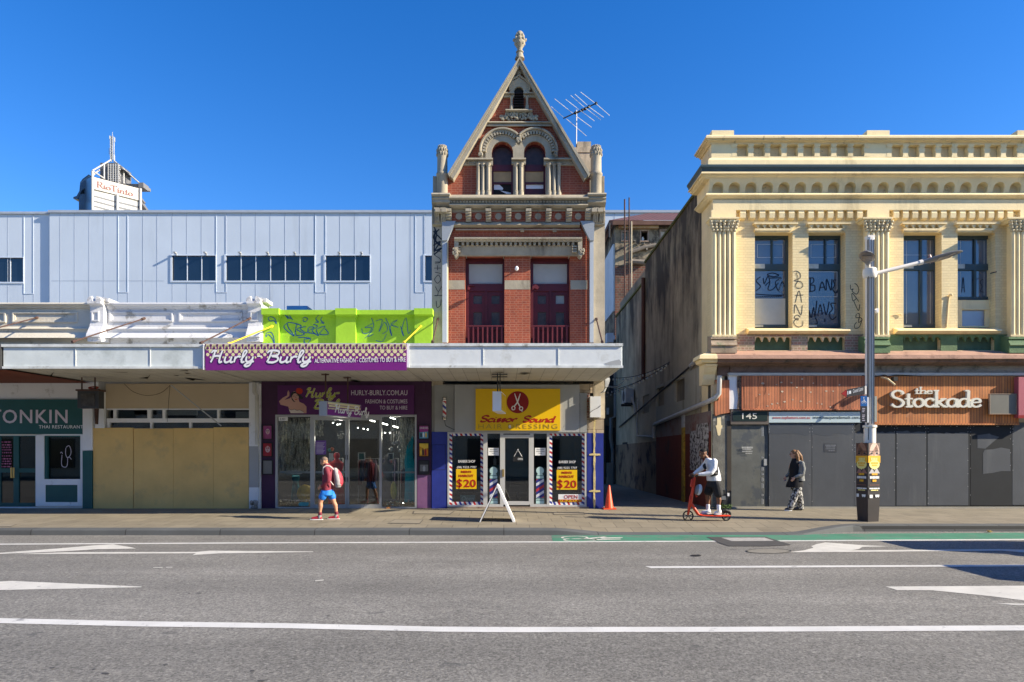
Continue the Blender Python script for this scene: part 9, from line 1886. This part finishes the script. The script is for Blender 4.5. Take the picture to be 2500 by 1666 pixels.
bd_ = blob('body', B_, skin3, wm, .008, 3); face_parts(hf, hR, bd_, lips=(.4, .15, .13))
hairm = mat('light brown hair', (.23, .12, .055), .6, .35, 12, .6, 35)
B_ = MB(); B_.ell(hf(.028, 0, .045), (.102, .09, .088), 16, 12, hR); chain(B_, P, [(1790, 270, 0, .085), (1822, 330, 0, .085), (1845, 385, 0, .06)]); chain(B_, P, [(1775, 270, -.07, .045), (1790, 330, -.09, .05), (1795, 390, -.10, .04), (1780, 430, -.09, .02)]); chain(B_, P, [(1790, 260, -.05, .06), (1830, 320, -.07, .06), (1858, 380, -.06, .03)]); blob('hair', B_, hairm, bd_, .008, 1)
mb = MB()
for s_ in (-1, 1): c_ = hf(-.092, s_*.032, .010); mb.tube([c_+Vector((0, .022*math.cos(t), .018*math.sin(t))) for t in [i*math.pi/6 for i in range(13)]], .0035, 5); mb.tube([c_+Vector((0, s_*.022, .006)), hf(.01, s_*.083, .014)], .0035, 5)
mb.tube([hf(-.093, -.010, .014), hf(-.093, .010, .014)], .0035, 5); part('glasses', mb, mat('dark red frame', (.12, .015, .015), .4), bd_)
blk = mat('black top', (.010, .010, .013), .9, .2, 5, .2, 20); B_ = MB(); torso(B_, P, [(1765, 765, .25, .20), (1768, 720, .24, .20), (1772, 650, .18, .19), (1765, 560, .145, .165), (1768, 480, .15, .175), (1775, 420, .13, .18), (1768, 380, .09, .12), (1760, 352, .055, .07)]); blob('tunic', B_, blk, wm, .010, 2)
gj = mat('grey knit jacket', (.20, .205, .20), .9, .22, 14, .6, 40); B_ = MB(); torso(B_, P, [(1825, 672, .155, .215), (1825, 600, .14, .20), (1825, 520, .125, .20), (1825, 440, .12, .205), (1815, 395, .10, .16), (1805, 372, .06, .10)])
chain(B_, P, [(1832, 420, -.17, .072), (1845, 500, -.2, .066), (1832, 575, -.205, .062), (1775, 600, -.205, .054), (1735, 616, -.195, .042)]); chain(B_, P, [(1780, 420, .17, .07), (1750, 500, .2, .062), (1740, 570, .205, .056), (1705, 600, .205, .05), (1675, 616, .17, .038)]); blob('jacket', B_, gj, wm, .009, 2)
tr = mat('patterned trousers', (.03, .03, .032), .85, .1, 5, stain=(.55, .54, .52), ssc=21, st=.49, sw=.05)
B_ = MB(); torso(B_, P, [(1790, 800, .16, .18), (1788, 720, .14, .17)]); chain(B_, P, [(1790, 780, -.085, .12), (1748, 890, -.085, .105), (1705, 990, -.085, .095), (1685, 1050, -.085, .085)]); chain(B_, P, [(1805, 780, .085, .12), (1850, 890, .085, .10), (1868, 990, .085, .088), (1870, 1062, .085, .082)]); blob('trousers', B_, tr, wm, .010, 2)
shoe('shoe', P, 1602, 1706, 1100, 1050, -.085, mat('navy shoe', (.03, .035, .05), .6), white, wm, .04); shoe('shoe', P, 1765, 1905, 1093, 1055, .085, mat('navy shoe', (.03, .035, .05), .6), mat('black sole', (.02, .02, .02), .6), wm, .04)
# fallen leaf, wrapper
mb = MB(); mb.face([(X(1005-60, 19), 0, 0)]*3) if False else None
for nm, pts, m_, lb_, ct in (('fallen_leaf', [(942, 1240), (947, 1238), (953, 1240), (950, 1243.5), (944, 1243)], mat('orange leaf', (.5, .2, .06), .8), 'crumpled orange leaf at the foot of the right shop window', 'leaf'), ('fallen_leaf', [(2413, 1297), (2418, 1295), (2424, 1298), (2419, 1300.5)], mat('tan leaf', (.4, .28, .1), .8), 'dry tan leaf lying against the kerb at the right', 'leaf')):
    mb = MB(); yy = Y0-.15 if pts[0][0] < 1000 else 15.75; mb.pprism(pts, yy, yy+.08); single(nm, mb, m_, lb_, ct)
# across the street (behind the camera) and unseen cars added to cast the road shadows
ob2 = thing('opposite_building', 'plain three-storey building across the street, seen only in reflections', 'building', (0, -14, 0)); mb = MB(); mb.box(-60, 60, -30, -14, ROADZ, 13.5); part('wall', mb, mat('opposite wall', (.66, .54, .38), .85, .15, .3), ob2)
mb = MB()
for fl2 in range(3):
    for i in range(24): mb.box(-58+i*5, -58+i*5+2.6, -14.02, -13.9, .6+fl2*3.8, 3.0+fl2*3.8)
part('windows', mb, mat('opposite glazing', (.03, .035, .04), .15), ob2)
mb = MB(); mb.box(-60, 60, -14, -10, ROADZ, ROADZ+.13); props(part('far_pavement', mb, paving), kind='structure')
def car(x0, y0_, m_, label, h=1.5, bon=1.1, rk=.65):
    t = thing('shadow_car', label, 'car', (x0+2.2, y0_+.87, ROADZ), 'unseen shadow-casting cars beyond the right edge'); z = ROADZ; cy = y0_+.87; hb = .95 if h < 1.8 else 1.1
    def lo(pr, ws, cr=1.): 
        mb = MB(); mb.loft([[(x0+a, cy+w, z+(b if abs(w) < ws[-1]*.99 else b-(b-pr[0][1])*.04)) for a, b in [(2.2+(p-2.2)*k_, q) for p, q in pr]] for w, k_ in ((-ws[1], .975), (-ws[0], 1), (ws[0], 1), (ws[1], .975))]); return mb
    part('body', lo([(.02, .30), (0, .62), (.12, hb-.17), (bon, hb), (4.35, hb), (4.42, .62), (4.38, .30)], (.80, .87)), m_, t)
    c = [(bon-.02, hb-.01), (bon+rk, h-.03), (bon+rk+.25, h), (3.5 if h < 1.8 else 4.2, h), (4.25 if h < 1.8 else 4.33, hb-.01)]
    mb = MB(); mb.loft([[(x0+a, cy+s_*(w_ if b > hb else .80), z+b) for a, b in c] for s_, w_ in ((-1, .66), (1, .66))]); cb_ = part('cabin', mb, m_, t)
    gl = mat('car glass', (.02, .025, .03), .08); mb = MB()
    mb.face([(x0+bon+.05, cy-.70, z+hb+.05), (x0+bon+.05, cy+.70, z+hb+.05), (x0+bon+rk-.07, cy+.62, z+h-.07), (x0+bon+rk-.07, cy-.62, z+h-.07)]); part('windscreen', lambda_off(mb, -.03), gl, cb_)
    for s_ in (-1, 1):
        for a0, a1 in ((bon+.35, bon+1.25), (bon+1.33, bon+2.2)):
            mb = MB(); y1, y2 = cy+s_*.80, cy+s_*.69; f_ = lambda a: min(1., (a-bon)/(rk+.12)); mb.face([(x0+a0, y1, z+hb+.05), (x0+a1, y1, z+hb+.05), (x0+a1, y2, z+h-.1), (x0+max(a0, bon+rk-.02), y2, z+h-.1)]); part('side_window', mb, gl, cb_)
        mb = MB(); mb.ell((x0+.07, cy+s_*.62, z+.66), (.07, .17, .08), 10, 6); part('headlight', mb, glassy, t, sm=True)
    mb = MB(); mb.box(x0-.02, x0+.05, cy-.42, cy+.42, z+.42, z+.56); part('grille', mb, blackm, t)
    for wx in (.82, 3.5):
        for s_ in (-1, 1):
            w_ = MB(); yy = cy+s_*.79; w_.tube([(x0+wx, yy-.1, z+.32), (x0+wx, yy+.1, z+.32)], .32, 20); w = part('wheel', w_, tyr, t); w_ = MB(); w_.tube([(x0+wx, yy-.105, z+.32), (x0+wx, yy+.105, z+.32)], .19, 14); part('rim', w_, greym, w)
def lambda_off(mb, d): mb.v = [(x+d, y, z) for x, y, z in mb.v]; return mb
glassy = mat('headlight lens', (.6, .62, .64), .1)
car(9.1, 8.75, mat('car silver', (.4, .41, .43), .3, metal=.4), 'unseen silver car beyond the right edge, added to shadow the nearer lane', 1.75, .95, .6); car(11.1, 11.6, mat('car white', (.6, .6, .6), .3), 'unseen tall white van beyond the right edge, added to shadow the farther lane', 2.35, .75, .7)
